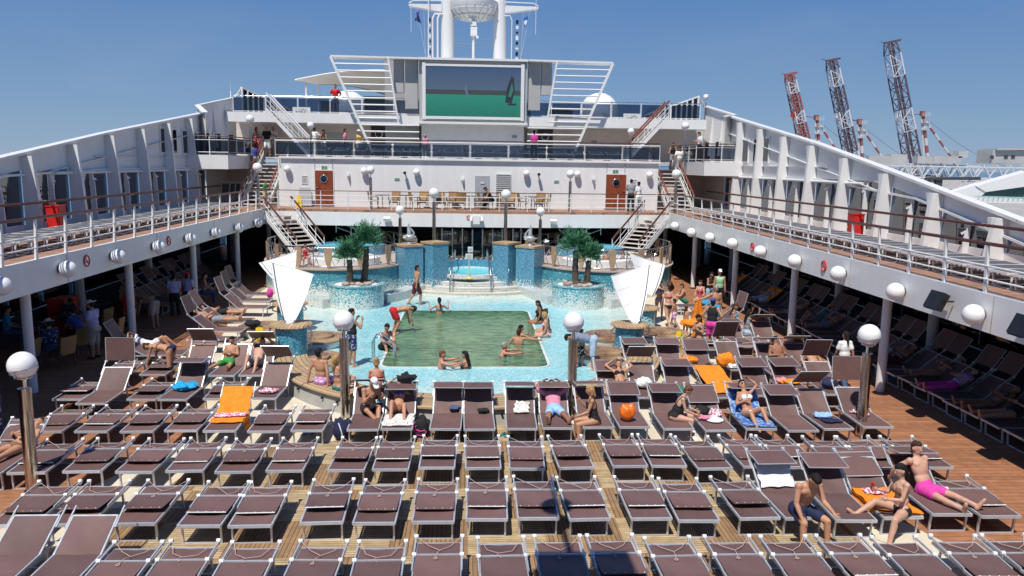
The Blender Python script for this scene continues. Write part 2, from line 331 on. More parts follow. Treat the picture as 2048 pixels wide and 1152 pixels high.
ORD = ['zeroth', 'first', 'second', 'third', 'fourth', 'fifth', 'sixth', 'seventh', 'eighth', 'ninth', 'tenth', 'eleventh', 'twelfth', 'thirteenth', 'fourteenth', 'fifteenth', 'sixteenth', 'seventeenth', 'eighteenth', 'nineteenth', 'twentieth', 'twenty-first', 'twenty-second', 'twenty-third', 'twenty-fourth', 'twenty-fifth', 'twenty-sixth', 'twenty-seventh', 'twenty-eighth', 'twenty-ninth', 'thirtieth', 'thirty-first', 'thirty-second', 'thirty-third', 'thirty-fourth', 'thirty-fifth', 'thirty-sixth', 'thirty-seventh', 'thirty-eighth', 'thirty-ninth', 'fortieth', 'forty-first', 'forty-second', 'forty-third', 'forty-fourth', 'forty-fifth']
def text_mesh(body, name, size, mname, parent, M4, extrude=0.003, align='CENTER'):
    cu = bpy.data.curves.new(name, 'FONT'); cu.body = body; cu.size = size; cu.align_x = align; cu.align_y = 'CENTER'; cu.extrude = extrude; cu.resolution_u = 3
    t = bpy.data.objects.new(name, cu); COL.objects.link(t); bpy.context.view_layer.update()
    me = bpy.data.meshes.new_from_object(t.evaluated_get(bpy.context.evaluated_depsgraph_get())); bpy.data.objects.remove(t)
    me.materials.clear(); me.materials.append(MATS[mname]); o = bpy.data.objects.new(name, me); COL.objects.link(o); o.parent = parent; o.matrix_local = M4; return o
# ================================================================== ground, sea, decks
XF, ZB, ZT, XW = 11.0, 2.78, 3.6, 15.2
structure(MB().sheet([(-4500, -600, -14), (4500, -600, -14), (4500, 7000, -14), (-4500, 7000, -14)]).build('sea', 'sea_water'))
structure(MB().box((230, 330, -7.2), (330, 520, 14)).build('quay', 'concrete'))
structure(MB().box((0, 24, -0.2), (31.4, 66, 0.4)).build('pool_deck', 'brown_deck'))
def poly_sheet(name, pts, z, m): return structure(MB().sheet([(p[0], p[1], z) for p in pts]).build(name, m))
poly_sheet('cream_floor', [(-8.9, 9.5), (8.9, 9.5), (7.4, 13.6), (6.6, 15.8), (5.6, 18.2), (7.2, 20.5), (8.0, 24), (9.2, 30), (10.0, 36), (9.5, 42), (-9.9, 42), (-10.2, 36), (-9.2, 30), (-8.0, 24), (-7.0, 20.5), (-6.0, 17.6), (-6.9, 15.2), (-7.8, 13)], 0.005, 'cream_deck')
poly_sheet('teak_floor', [(-6.6, 4), (6.6, 4), (6.6, 12.9), (5.6, 14.2), (5.3, 16.6), (3.6, 17.2), (3.4, 18.05), (-2.6, 18.05), (-2.9, 17.0), (-5.4, 16.3), (-5.7, 14.6), (-6.6, 13.0)], 0.010, 'teak_squares')
def ell(cx, cy, a, b, t0, t1, n=40): return [(cx+a*math.cos(rad(t0+(t1-t0)*i/n)), cy+b*math.sin(rad(t0+(t1-t0)*i/n))) for i in range(n+1)]
poly_sheet('splash_floor', ell(0, 24.5, 5.5, 6.05, 180, 360)+[(6.0, 30), (7.2, 33.5), (6.6, 36), (3.2, 37.4), (-3.2, 37.4), (-6.8, 36), (-7.4, 33.5), (-6.1, 30)], 0.016, 'splash_tiles')
q = [gz(758, 736), gz(1092, 737), gz(1058, 624), gz(814, 623)]
px0, px1, py0, py1 = (q[0].x+q[3].x)/2, (q[1].x+q[2].x)/2, (q[0].y+q[1].y)/2, (q[2].y+q[3].y)/2
POOL = (px0, px1, py0, py1)
def rrect(x0, x1, y0, y1, r, n=6):
    o = []
    for cx, cy, t in ((x1-r, y0+r, -90), (x1-r, y1-r, 0), (x0+r, y1-r, 90), (x0+r, y0+r, 180)):
        o += [(cx+r*math.cos(rad(t+90*i/n)), cy+r*math.sin(rad(t+90*i/n))) for i in range(n+1)]
    return o
poly_sheet('pool_water', rrect(px0, px1, py0, py1, 0.35), 0.034, 'pool_water')
kb = MB(); a = rrect(px0, px1, py0, py1, 0.35); b2 = rrect(px0-0.08, px1+0.08, py0-0.08, py1+0.08, 0.43); n = len(a)
kb.add([(p[0], p[1], 0.05) for p in a]+[(p[0], p[1], 0.05) for p in b2]+[(p[0], p[1], 0.0) for p in b2], [(i, (i+1) % n, n+(i+1) % n, n+i) for i in range(n)]+[(n+i, n+(i+1) % n, 2*n+(i+1) % n, 2*n+i) for i in range(n)])
structure(kb.build('pool_kerb', 'pool_kerb'))
# curved bench round the front of the pool
bn = thing('curved_bench', 'curved teak bench with grey outer wall closing the near side of the pool', 'bench', (0, 24.5, 0))
m = MB(); m.lathe([(5.05, 0.0), (5.05, 0.40), (5.86, 0.40), (5.98, 0.0)], n=64, a0=PI*0.99, a1=2.01*PI, ey=1.1); m.build('bench_wall', mat('bench_grey', (0.36, 0.345, 0.31), 0.7, var=0.12, scale=2), bn, 40)
m = MB(); m.lathe([(4.98, 0.402), (4.98, 0.46), (5.02, 0.475), (5.90, 0.475), (5.97, 0.45), (5.97, 0.402)], n=64, a0=PI*0.99, a1=2.01*PI, ey=1.1); m.build('bench_top', 'teak_ring', bn, 40)
m = MB()
for i in range(34):
    t = PI*(1.03+0.94*i/33); r = 5.93
    if i % 3 != 2: m.tube([(r*math.cos(t), r*math.sin(t)*1.1, 0.27), (r*1.008*math.cos(t), r*1.1*1.008*math.sin(t), 0.27)], 0.03, 8)
m.build('drain_hole', 'black_plastic', bn)
# ================================================================== side galleries
def interp(tab, y):
    tab = sorted(tab)
    if y <= tab[0][0]: i = 0
    elif y >= tab[-1][0]: i = len(tab)-2
    else: i = max(j for j in range(len(tab)-1) if tab[j][0] <= y)
    (a, p), (b, q2) = tab[i], tab[i+1]; return p+(q2-p)*(y-a)/(b-a)
SHEER = {}
for s, pts in ((1, ((2048, 445), (1840, 365), (1640, 290), (1455, 232))), (-1, ((0, 318), (200, 270), (407, 227)))):
    SHEER[s] = [(p.y, p.z) for p in (gx(px, py, s*XW) for px, py in pts)]
RIBS = [21.5+3.17*i for i in range(-3, 9)]
side = {-1: 'left', 1: 'right'}
for s in (-1, 1):
    g = thing('promenade_gallery', f'{side[s]} promenade deck with white ribs, dark glazing and '+('shaded grey' if s < 0 else 'sunlit white')+' edge', 'ship deck')
    y0, y1 = 3.0, 46.5
    m = MB(); m.box((s*(XF+2.4), (y0+51)/2, (ZB+ZT)/2), (4.8, 51-y0, ZT-ZB)); m.build('deck_slab', 'white_paint', g)
    MB().box((s*(XF+2.5), (y0+49)/2, ZB-0.02), (4.6, 48.5-y0, 0.03)).build('bounce_cut_soffit', 'dark_grey', g); MB().sheet([(s*(XF+0.12), y0, ZT+0.004), (s*(XW), y0, ZT+0.004), (s*XW, 51, ZT+0.004), (s*(XF+0.12), 51, ZT+0.004)]).build('deck_covering', 'pink_deck', g)  # unseen dark underside panel added to cut bounce light below the deck
    sh = lambda y: interp(SHEER[s], y)
    lowz = lambda y: min(5.72, sh(y)-0.52)
    # upper plating
    m = MB(); ys = [y0+(y1-y0)*i/44 for i in range(45)]
    for a, b in zip(ys, ys[1:]):
        m.prism([(s*XW, a, lowz(a)), (s*XW, b, lowz(b)), (s*XW, b, sh(b)), (s*XW, a, sh(a))], (s*0.08, 0, 0))
    m.build('upper_plating', 'white_paint', g)
    m = MB(); m.bar((s*(XW-0.02), y0, sh(y0)+0.04), (s*(XW-0.02), y1, sh(y1)+0.04), 0.34, 0.1)
    for ylo, yhi in ((y0, SHEER[s][-2][0]),): pass
    m = MB(); ysx = [y0]+[t[0] for t in sorted(SHEER[s]) if y0 < t[0] < y1]+[y1]
    for a, b in zip(ysx, ysx[1:]): m.bar((s*(XW-0.03), a, sh(a)+0.04), (s*(XW-0.03), b+0.02, sh(b)+0.04), 0.36, 0.09)
    m.build('cap_rail', 'white_rail', g)
    m = MB()
    for a, b in zip(ysx, ysx[1:]):
        m.bar((s*(XW-0.06), a, lowz(a)-0.02), (s*(XW-0.06), b, lowz(b)-0.02), 0.16, 0.07)
    m.build('lower_flange', 'white_rail', g)
    MB().tube([(s*(XW-0.18), 29.6, 5.60), (s*(XW-0.18), y1, 5.60)], 0.06, 8).build('header_tube', 'white_rail', g, 40)
    MB().box((s*(XW+0.03), (y0+y1)/2, 3.74), (0.14, y1-y0, 0.28)).build('sill', 'white_paint', g)
    # ribs: fins standing on the deck against the plating, wide at the foot
    for y in RIBS:
        if y > y1: continue
        zt = sh(y)-0.06; xb, xt = XW-0.58, XW-0.38; o = XW-0.005
        m = MB(); m.prism([(s*xb, y-0.09, ZT), (s*o, y-0.09, ZT), (s*o, y-0.09, zt), (s*xt, y-0.09, zt)], (0, 0.18, 0))
        lean = 0.07
        m.prism([(s*(xb-0.012), y-0.12, ZT), (s*(xb-0.012), y+lean, ZT), (s*(xt-0.012), y+0.06, zt), (s*(xt-0.012), y-0.11, zt)], (s*0.03, 0, 0))
        # stiffener gusset at the head
        m.prism([(s*o, y+0.091, zt), (s*o, y+0.36, zt), (s*o, y+0.20, max(lowz(y)-0.1, zt-1.0)), (s*o, y+0.091, max(lowz(y)-0.1, zt-1.0))], (-s*0.34, 0, 0))
        m.build('rib', 'white_paint', g)
    # glazing, one pane per bay half; pointed mullions between
    for i, y in enumerate(RIBS[:-1]):
        a, b = y+0.1, min(RIBS[i+1]-0.1, y1); mid = (a+b)/2
        for c, d in ((a, mid), (mid, b)):
            MB().prism([(s*(XW+0.02), c, 3.88), (s*(XW+0.02), d, 3.88), (s*(XW+0.02), d, lowz(d)), (s*(XW+0.02), c, lowz(c))], (s*0.02, 0, 0)).build('window_pane', 'tinted_glass', g)
        zt = lowz(mid)-0.06; m = MB()
        m.prism([(s*(XW-0.22), mid-0.03, ZT), (s*(XW-0.01), mid-0.03, ZT), (s*(XW-0.01), mid-0.03, zt), (s*(XW-0.05), mid-0.03, zt), (s*(XW-0.18), mid-0.03, zt-0.5)], (0, 0.06, 0))
        m.bar((s*(XW-0.06), mid, zt-0.25), (s*(XW-0.16), mid+0.16, zt-0.37), 0.05, 0.07)
        m.build('mullion', 'white_rail', g)
    m = MB(); m.bar((s*(XW-0.05), 28.2, sh(28.2)-0.82), (s*(XW-0.05), 46.3, sh(46.3)-0.95), 0.11, 0.035); m.build('stringer', 'white_rail', g)
    MB().bar((s*(XW-0.05), 33.0, 6.22), (s*(XW-0.05), 46.3, 6.22), 0.12, 0.035).build('stringer', 'white_rail', g)
    # upper windows near the fore end
    for yc in ((40.2, 41.5, 43.2, 44.6) if s > 0 else (40.4, 41.7, 43.4, 44.8)):
        w = MB(); w.box((s*(XW-0.02), yc, 7.05), (0.07, 0.95, 1.35)); f = w.build('window_frame', 'white_rail', g)
        MB().box((s*(XW-0.065), yc, 7.05), (0.02, 0.72, 1.14)).build('pane', 'navy_glass', f)
    # rail on brackets along the ribs
    m = MB(); m.tube([(s*(XW-0.92), y0, 4.68), (s*(XW-0.92), 47, 4.68)], 0.045, 8); m.build('handrail', 'handrail_wood', g, 40)
    m = MB()
    for y in RIBS: m.box((s*(XW-0.76), y+0.05, 4.66), (0.34, 0.26, 0.07))
    m.build('rail_bracket', 'white_rail', g)
    MB().box((s*(XW+0.05), 48.9, 4.9), (0.1, 4.6, 2.6)).build('end_plating', 'white_paint', g)
    # what is below: outer wall with glazing, columns
    MB().box((s*(XW+0.05), (y0+50)/2, 0.45), (0.16, 50-y0, 0.9)).build('lower_wall', 'navy_wall', g)
    for i in range(22):
        a = y0+i*2.13; MB().box((s*(XW+0.04), a+1.06, 1.84), (0.03, 2.09, 1.86)).build('lower_window', 'navy_glass' if s > 0 or i > 12 else 'tinted_glass', g)
    m = MB(); m.tube([(s*(XW-0.14), y0, 1.05), (s*(XW-0.14), 49, 1.05)], 0.04, 8); m.build('wall_rail', 'black_plastic', g)
    for i in range(6):
        y = 14.55+6.27*i
        MB().tube([(s*11.57, y, 0), (s*11.57, y, ZB)], 0.125, 14).build('post', 'white_paint', g, 40)
        MB().tube([(s*14.3, y+2.2, 0), (s*14.3, y+2.2, ZB)], 0.16, 12).build('post', 'grey_panel', g, 40)
    for i in range(6): MB().box((s*(XF-0.001), 9.4+6.27*i, (ZB+ZT)/2), (0.012, 0.025, ZT-ZB-0.03)).build('seam', 'grey_panel', g)
    # railing at the inner edge
    rl = thing('deck_railing', f'white post railing with dark wooden handrail on the {side[s]} promenade edge', 'railing', (0, 0, 0), 0, 'promenade edge railings')
    pm = MB(); pm.prism([(s*0.0, -0.05, 0), (s*0.0, 0.05, 0), (s*-0.05, 0.028, 1.02), (s*-0.05, -0.028, 1.02)], (s*0.05, 0, 0))
    po = pm.build('rail_post', 'white_rail', rl); first = True
    for i in range(24):
        y = 8.6+1.49*i
        o = po if first else po.copy()
        if not first: COL.objects.link(o); o.parent = rl
        first = False; o.location = (s*(XF+0.02), y, ZT)
    for zz in (0.30, 0.58): MB().tube([(s*(XF-0.0), 6, ZT+zz), (s*(XF-0.0), 43.2, ZT+zz)], 0.02, 6).build('rail_bar', 'white_rail', rl)
    MB().tube([(s*(XF-0.0), 6, ZT+1.05), (s*(XF-0.0), 43.2, ZT+1.05)], 0.04, 8).build('handrail', 'handrail_wood', rl, 40)
# red lockers on both promenades, floodlights and round signs on the deck edges
for s, px, py, w, lab in ((-1, 113, 440, 0.75, 'red fire locker standing on the left promenade'), (1, 1711, 453, 0.62, 'red fire locker standing on the right promenade')):
    p = gx(px, py, s*14.3); t = thing('fire_locker', lab, 'locker', (s*14.3, p.y, ZT+0.1), 0, 'red lockers'); t.scale = (0.8, 0.72, 0.68)
    MB().box((0, 0, 0.62), (0.5, w, 1.1)).build('cabinet', 'red_box', t); MB().box((-s*0.26, 0, 0.62), (0.02, w-0.12, 0.95)).build('door', 'red_box', t)
    MB().box((0, 0, 1.20), (0.56, w+0.06, 0.06)).build('lid', 'red_box', t); MB().box((-s*0.28, w*0.3, 0.66), (0.03, 0.05, 0.12)).build('handle', 'black_plastic', t)
    MB().box((0, 0, 0.035), (0.44, w-0.1, 0.07)).build('plinth', 'dark_grey', t)
for px, py, lab in ((1877, 603, 'black floodlight hanging on the right deck edge between two globes'), (2052, 655, 'black floodlight cut by the right edge of the photo')):
    p = gx(px, py, XF-0.2); t = thing('floodlight', lab, 'floodlight', p, 0, 'black floodlights')
    R = Matrix.Rotation(rad(25), 3, 'Y'); MB().box((-0.05, 0, 0.02), (0.16, 0.52, 0.42), R).build('housing', 'black_plastic', t); MB().box((-0.145, 0, -0.02), (0.02, 0.42, 0.33), R).build('lens', 'navy_glass', t)
    m = MB(); m.tube([(0.17, -0.3, 0.05), (-0.02, -0.3, 0.05), (-0.02, -0.29, 0.0)], 0.02, 6); m.tube([(0.17, 0.3, 0.05), (-0.02, 0.3, 0.05), (-0.02, 0.29, 0.0)], 0.02, 6); m.build('bracket', 'black_plastic', t)
def nosmoke(p, nrm, r, label, grp='no smoking signs'):
    t = thing('no_smoking_sign', label, 'sign', p, 0, grp); R = Vector(nrm).to_track_quat('Z', 'Y').to_matrix()
    def f(v): return R @ Vector(v)
    m = MB(); m.add([f((r*math.cos(2*PI*i/20), r*math.sin(2*PI*i/20), z)) for z in (0, 0.008) for i in range(20)], [tuple(range(20, 40))]+[(i, (i+1) % 20, 20+(i+1) % 20, 20+i) for i in range(20)]); m.build('disc', 'white_plastic', t)
    m = MB(); m.tube([f((r*0.9*math.cos(2*PI*i/20), r*0.9*math.sin(2*PI*i/20), 0.01)) for i in range(20)], r*0.14, 6, True); m.bar(f((-r*0.62, r*0.62, 0.012)), f((r*0.62, -r*0.62, 0.012)), r*0.2, 0.012, nrm); m.build('ring', 'red_box', t)
    m = MB(); m.bar(f((-r*0.55, -0.02, 0.01)), f((r*0.45, -0.02, 0.01)), r*0.22, 0.008, nrm); m.build('cigarette', 'black_plastic', t)
for px, py, s, w in ((173, 522, -1, 'nearer of the two on the left deck edge'), (337, 482, -1, 'farther of the two on the left deck edge'), (1648, 532, 1, 'nearer of the two on the right deck edge'), (1505, 494, 1, 'farther of the two on the right deck edge')):
    nosmoke(gx(px, py, s*(XF-0.01)), (-s, 0, 0), 0.17, 'round no smoking sign, '+w)
# globes on the deck edges
def globe_wall(p, nrm, r, label, grp):
    t = thing('wall_lamp', label, 'lamp', p, 0, grp); n = Vector(nrm)
    MB().tube([n*-0.02, n*0.06], r*0.5, 14).build('socket', 'black_plastic', t, 40)
    m = MB(); m.sphere(n*(r*0.88+0.02), r, 20, 12); m.build('globe', 'opal_globe', t, 80)
    MB().tube([n*0.05, n*0.07], r*0.6, 18).build('collar', 'white_plastic', t, 40)
for s, pts in ((1, ((1350, 452), (1383, 465), (1420, 475), (1465, 487), (1521, 503), (1590, 522), (1677, 547), (1792, 583), (1948, 629))), (-1, ((1, 572), (134, 538), (235, 513), (316, 494), (380, 478), (431, 466), (477, 456), (515, 446)))):
    k2 = len(pts)
    for i, (px, py) in enumerate(pts):
        p = gx(px, py, s*(XF-0.20)); p.x = s*XF; idx = i+1 if s < 0 else k2-i
        globe_wall(p, (-s, 0, 0), 0.225, f'white globe on the {side[s]} deck edge, {ORD[idx]} from the camera', 'globes along the deck edges')
for i, (px, py, s) in enumerate(((905/3.3875, 380+505/3.3875, -1), (225/3.3875, 380+705/3.3875, -1), (1400+505/3.114, 280+800/3.114, 1), (1400+1050/3.114, 280+985/3.114, 1))):
    p = gx(px, py, s*14.3); w = ['farther globe under the left deck', 'nearer globe under the left deck', 'farther globe under the right deck', 'nearer globe under the right deck'][i]
    t = thing('ceiling_lamp', 'shaded white '+w, 'lamp', (p.x, p.y, ZB), 0, 'globes under the decks'); MB().sphere((0, 0, -0.27), 0.25, 18, 10).build('globe', 'opal_globe', t, 80); MB().tube([(0, 0, 0), (0, 0, -0.1)], 0.1, 12).build('socket', 'black_plastic', t)
# ================================================================== lamps on posts
def post_lamp(base, h, r, pr, label, grp, metal='polished_steel', ptop=None):
    t = thing('lamp_post', label, 'lamp', base, 0, grp); zt = h-r*1.25
    rb = (pr, ptop or pr)
    m = MB(); m.lathe([(0.001, 0), (rb[0]*1.25, 0), (rb[0]*1.25, 0.02), (rb[0], 0.03), (rb[1], zt-0.12), (0.001, zt-0.12)], n=20); m.build('pole', metal, t, 40)
    MB().tube([(0, 0, zt-0.12), (0, 0, zt+0.06)], pr*0.4, 10).build('neck', 'chrome', t)
    MB().sphere((0, 0, h), r, 28, 18).build('globe', 'opal_globe', t, 80)
    m = MB()
    for zz in (-0.2, -0.55):
        rr = math.sqrt(1-zz*zz)*r*1.03; m.tube([(rr*math.cos(2*PI*i/28), rr*math.sin(2*PI*i/28), h+zz*r+0.12*r*math.cos(2*PI*i/28)) for i in range(28)], r*0.022, 5, True)
    for k3 in range(3):
        a = 2*PI*k3/3+0.5; m.tube([(r*1.04*math.cos(q5)*math.cos(a), r*1.04*math.cos(q5)*math.sin(a), h+r*1.04*math.sin(q5)) for q5 in [-0.2-1.2*j/6 for j in range(7)]], r*0.028, 5)
    m.lathe([(r*0.32, h-r*1.06), (r*0.62, h-r*0.93), (r*0.64, h-r*0.88)], n=18); m.build('cage', 'chrome', t, 40)
    return t
for (bx, by, label) in ((66, 981, 'tall steel lamp post at the left edge beside the flat loungers'), (691, 836, 'steel lamp post behind the navy bag, left of the pool'), (1142, 836, 'steel lamp post between the pink shirt sunbather and the blonde woman'), (1721, 872, 'tall steel lamp post on the right beside the brown strip of deck')):
    post_lamp(gz(bx, by), 2.42, 0.25, 0.115, label, 'tall globe lamps round the pool')
def lamp_at(px, py, Y, zb, r, label, pr=0.07, grp='globe lamps in front of the white front'):
    p = gy(px, py, Y); post_lamp((p.x, Y, zb), p.z-zb, r, pr, label, grp)
lamp_at(868, 386, 39.6, 2.0, 0.25, 'globe lamp on a tall pole above the left inner blue pillar', 0.09)
lamp_at(1012, 389, 39.6, 2.0, 0.25, 'globe lamp on a tall pole above the right inner blue pillar', 0.09)
lamp_at(800, 420, 41.3, 0.0, 0.23, 'globe lamp behind the left sculpture, in front of the balcony', 0.09)
lamp_at(1081, 423, 41.3, 0.0, 0.23, 'globe lamp behind the right sculpture, in front of the balcony', 0.09)
lamp_at(741, 340, 43.1, ZT, 0.22, 'globe lamp on the balcony left of the wicker chairs', 0.08)
lamp_at(1141, 348, 43.1, ZT, 0.22, 'globe lamp on the balcony right of the wicker chairs', 0.08)
lamp_at(515, 335, 42.6, ZT, 0.25, 'globe lamp in front of the left upper stairs', 0.08)
lamp_at(1353, 348, 42.6, ZT, 0.25, 'globe lamp in front of the right upper stairs', 0.08)
lamp_at(500, 238, 46.5, 6.4, 0.23, 'globe lamp high up at the left stair head', 0.06)
lamp_at(621, 251, 46.5, 6.4, 0.2, 'globe lamp beside the left upper ladder', 0.06)
lamp_at(1262, 263, 46.5, 6.4, 0.2, 'globe lamp beside the right upper ladder', 0.06)
lamp_at(1371, 252, 46.5, 6.4, 0.23, 'globe lamp high up at the right stair head', 0.06)
lamp_at(1412, 194, 50, 8.7, 0.17, 'lone globe lamp above the right windscreen against the sky', 0.04)
# ================================================================== white front of the superstructure
F = thing('superstructure', 'white ship front with wooden doors, balconies and a big screen tower', 'ship superstructure')
YB, Y1, Z2, Y2, Y3, Z3 = 42.6, 45.3, 6.4, 51.5, 48.9, 9.0
def bx(name, x0, x1, y0, y1, z0, z1, m, par=F): return MB().box(((x0+x1)/2, (y0+y1)/2, (z0+z1)/2), (x1-x0, y1-y0, z1-z0)).build(name, m, par)
m = MB(); edge = [(-10.98, 42.9), (-9.4, 42.75), (-6.5, 42.45), (-3, 42.2), (0.05, 42.12), (3.1, 42.2), (6.6, 42.45), (9.5, 42.75), (10.98, 42.9), (10.98, 51), (-10.98, 51)]
m.prism([(x, y, ZB-0.02) for x, y in edge], (0, 0, ZT-ZB-0.1)); m.build('balcony_slab', 'white_paint', F)
MB().prism([(x, y+0.05, ZT-0.12) for x, y in edge], (0, 0, 0.12)).build('balcony_floor', 'pink_deck', F)
bx('front_wall', -10.6, 10.85, Y1, Y1+0.3, ZT, Z2-0.1, 'white_paint')
bx('deck_edge', -10.7, 10.95, Y1-0.14, Y1+6, Z2-0.12, Z2, 'white_paint')
bx('lower_back_wall', -15, 15, 49.2, 49.4, 0, ZB, 'dark_interior')
for s in (-1, 1):
    bx('recess_wall', *(sorted((s*10.7, s*15.2))), 50.6, 50.8, ZT, Z2-0.5, 'cream_paint')
    bx('recess_side', *(sorted((s*10.62, s*10.85))), Y1+0.31, 50.6, ZT, Z2-0.13, 'white_paint')
    bx('upper_side_floor', *(sorted((s*13.0, s*15.4))), 43.52, 51.4, Z2-0.75, Z2, 'white_paint')
    bx('upper_back_floor', *(sorted((s*10.96, s*12.98))), 49.9, 52, Z2-0.14, Z2, 'white_paint')
bx('upper_rear_wall', -15.2, 15.2, Y2, Y2+0.25, Z2, 8.45, 'cream_paint')
bx('top_deck', -14.6, 14.6, Y3, 64, 8.42, Z3, 'white_paint')
def face_sign(px0, px1, py0, py1, Y, mname, name='sign', par=F, d=0.02):
    a, b = gy(px0, py0, Y), gy(px1, py1, Y); return MB().box(((a.x+b.x)/2, Y-d/2, (a.z+b.z)/2), (abs(b.x-a.x), d, abs(a.z-b.z))).build(name, mname, par)
mat('sign_green', (0.05, 0.30, 0.12), 0.5); mat('sign_white', (0.7, 0.7, 0.68), 0.5); mat('sign_grey', (0.28, 0.28, 0.28), 0.5)
for cx, zt in ((648.5, 341), (1231, 349)):
    a, b = gy(cx-18.5, zt, Y1), gy(cx+18.5, zt+71, Y1); zb = ZT+0.08
    bx('door_frame', a.x-0.07, b.x+0.07, Y1-0.03, Y1, zb, a.z+0.07, 'white_rail'); xm = (a.x+b.x)/2
    d = bx('door', a.x, b.x, Y1-0.075, Y1-0.03, zb, a.z, 'door_wood')
    zc = a.z-0.46; m = MB(); m.tube([(xm+0.2*math.cos(2*PI*i/20), Y1-0.085, zc+0.2*math.sin(2*PI*i/20)) for i in range(20)], 0.035, 6, True); m.build('porthole_ring', 'chrome', d, 40)
    MB().tube([(xm, Y1-0.09, zc), (xm, Y1-0.07, zc)], 0.185, 20).build('porthole_glass', 'navy_glass', d)
    sx = a.x+0.12 if cx < 900 else b.x-0.12; MB().box((sx, Y1-0.1, zb+1.0), (0.12, 0.05, 0.04)).build('handle', 'chrome', d)
    sg = face_sign(cx-6, cx+6, zt-10, zt-2.5, Y1-0.02, 'sign_white'); face_sign(cx-5, cx-0.4, zt-9, zt-3.5, Y1-0.03, 'sign_green', 'pictogram', sg); face_sign(cx+0.6, cx+5, zt-9, zt-3.5, Y1-0.03, 'sign_green', 'pictogram', sg)
for cx, cy in ((609.5, 358), (1268, 366)):
    sg = face_sign(cx-6.5, cx+6.5, cy-7, cy+10, Y1-0.01, 'sign_white', 'notice_board')
    face_sign(cx-5, cx+5, cy-6.2, cy-4.6, Y1-0.02, 'sign_grey', 'heading', sg)
    for i in range(6): face_sign(cx-5, cx+(4.5 if i % 2 else 3), cy-3+i*2, cy-2.2+i*2, Y1-0.02, 'sign_grey', 'text_line', sg)
for cx, cy in ((794, 358), (1113, 363)):
    sg = face_sign(cx-5, cx+5, cy-2.6, cy+2.6, Y1-0.01, 'sign_white'); face_sign(cx-4.4, cx-1.8, cy-2, cy+2, Y1-0.02, 'sign_green', 'pictogram', sg); face_sign(cx-1.2, cx+1.2, cy-2, cy+2, Y1-0.02, 'sign_green', 'arrow', sg); face_sign(cx+1.8, cx+4.4, cy-2, cy+2, Y1-0.02, 'sign_green', 'pictogram', sg)
a, b = gy(950, 351.5, Y1), gy(979, 351.5, Y1); d = bx('steel_door', a.x, b.x, Y1-0.04, Y1, ZT+0.06, a.z, 'grey_door'); face_sign(961, 969, 364, 367.5, Y1-0.05, 'sign_white', 'door_plate', d); MB().box((b.x-0.1, Y1-0.07, ZT+1.05), (0.05, 0.06, 0.12)).build('handle', 'chrome', d)
a, b = gy(990.5, 346, Y1), gy(1023, 346, Y1); v = bx('louvre_vent', a.x, b.x, Y1-0.05, Y1, ZT+0.1, a.z, 'white_rail'); m = MB(); nn = 17
for i in range(nn): zz = ZT+0.2+(a.z-ZT-0.3)*i/(nn-1); m.box(((a.x+b.x)/2, Y1-0.075, zz), (b.x-a.x-0.12, 0.09, 0.03), Matrix.Rotation(rad(-35), 3, 'X'))
m.build('slat', 'grey_panel', v)
for px in (629, 665, 1214, 1250):
    p = gy(px, 325, Y1); MB().box((p.x, Y1-0.02, 6.0), (0.03, 0.04, 0.62)).build('seam', 'grey_panel', F)
for i, (px, py) in enumerate(((574, 338), (728, 342), (833, 344.5), (1053, 347), (1155, 348.5), (1300, 350))):
    p = gy(px, py, Y1-0.22); globe_wall((p.x, Y1, p.z), (0, -1, 0), 0.19, f'white globe on the white front wall, {ORD[i+1]} from the left', 'globes on the white front wall')
for i, (px, py) in enumerate(((696, 349), (925, 358), (1187, 357))):
    p = gy(px, py, Y1-0.1); t = thing('wall_speaker', 'small grey fitting on the front wall, '+['near the left wooden door', 'left of the steel door', 'near the right wooden door'][i], 'fitting', (p.x, Y1, p.z), 0, 'small wall fittings')
    MB().box((0, -0.06, 0), (0.16, 0.12, 0.14)).build('bracket', 'white_plastic', t); MB().tube([(0.02, -0.14, -0.08), (0.03, -0.16, -0.28)], [0.07, 0.03], 8).build('horn', 'grey_panel', t)
for i, (px, py) in enumerate(((809, 345), (1077, 348))):
    p = gy(px, py, Y1-0.3); t = thing('wall_camera', ['left', 'right'][i]+' dark tube camera on the front wall casting a long shadow', 'camera', (p.x, Y1, p.z), 0, 'wall cameras')
    MB().tube([(0, 0, 0), (0, -0.22, 0.06)], 0.04, 8).build('arm', 'white_plastic', t); MB().tube([(0, -0.2, 0.05), (0.02, -0.44, -0.02)], 0.09, 12).build('housing', 'grey_panel', t); MB().tube([(0.02, -0.441, -0.02), (0.02, -0.45, -0.022)], 0.075, 12).build('lens', 'black_plastic', t)
for i, (px, py) in enumerate(((774, 438), (1107, 443))):
    p = gy(px, py, 42.1); t = thing('floodlight', ['left', 'right'][i]+' white floodlight on the balcony edge', 'floodlight', (p.x, 42.28, p.z), 0, 'white floodlights'); MB().box((0, -0.2, 0), (0.36, 0.26, 0.16), Matrix.Rotation(rad(20), 3, 'X')).build('housing', 'white_plastic', t); MB().box((0, -0.03, -0.03), (0.1, 0.14, 0.1)).build('bracket', 'white_plastic', t)
p = gy(953, 440, 42.0); t = thing('junction_box', 'white box with two small spotlights under the balcony edge', 'box', (p.x, 42.12, p.z)); MB().box((0, -0.1, 0), (0.36, 0.2, 0.44)).build('cabinet', 'white_plastic', t)
for s in (-1, 1): MB().tube([(s*0.27, -0.08, 0.16), (s*0.29, -0.16, -0.05)], [0.07, 0.09], 10).build('spotlight', 'white_plastic', t)
nosmoke(gy(937, 435, 42.1), (0, -1, 0), 0.11, 'small no smoking sign on the balcony edge beside the white box')
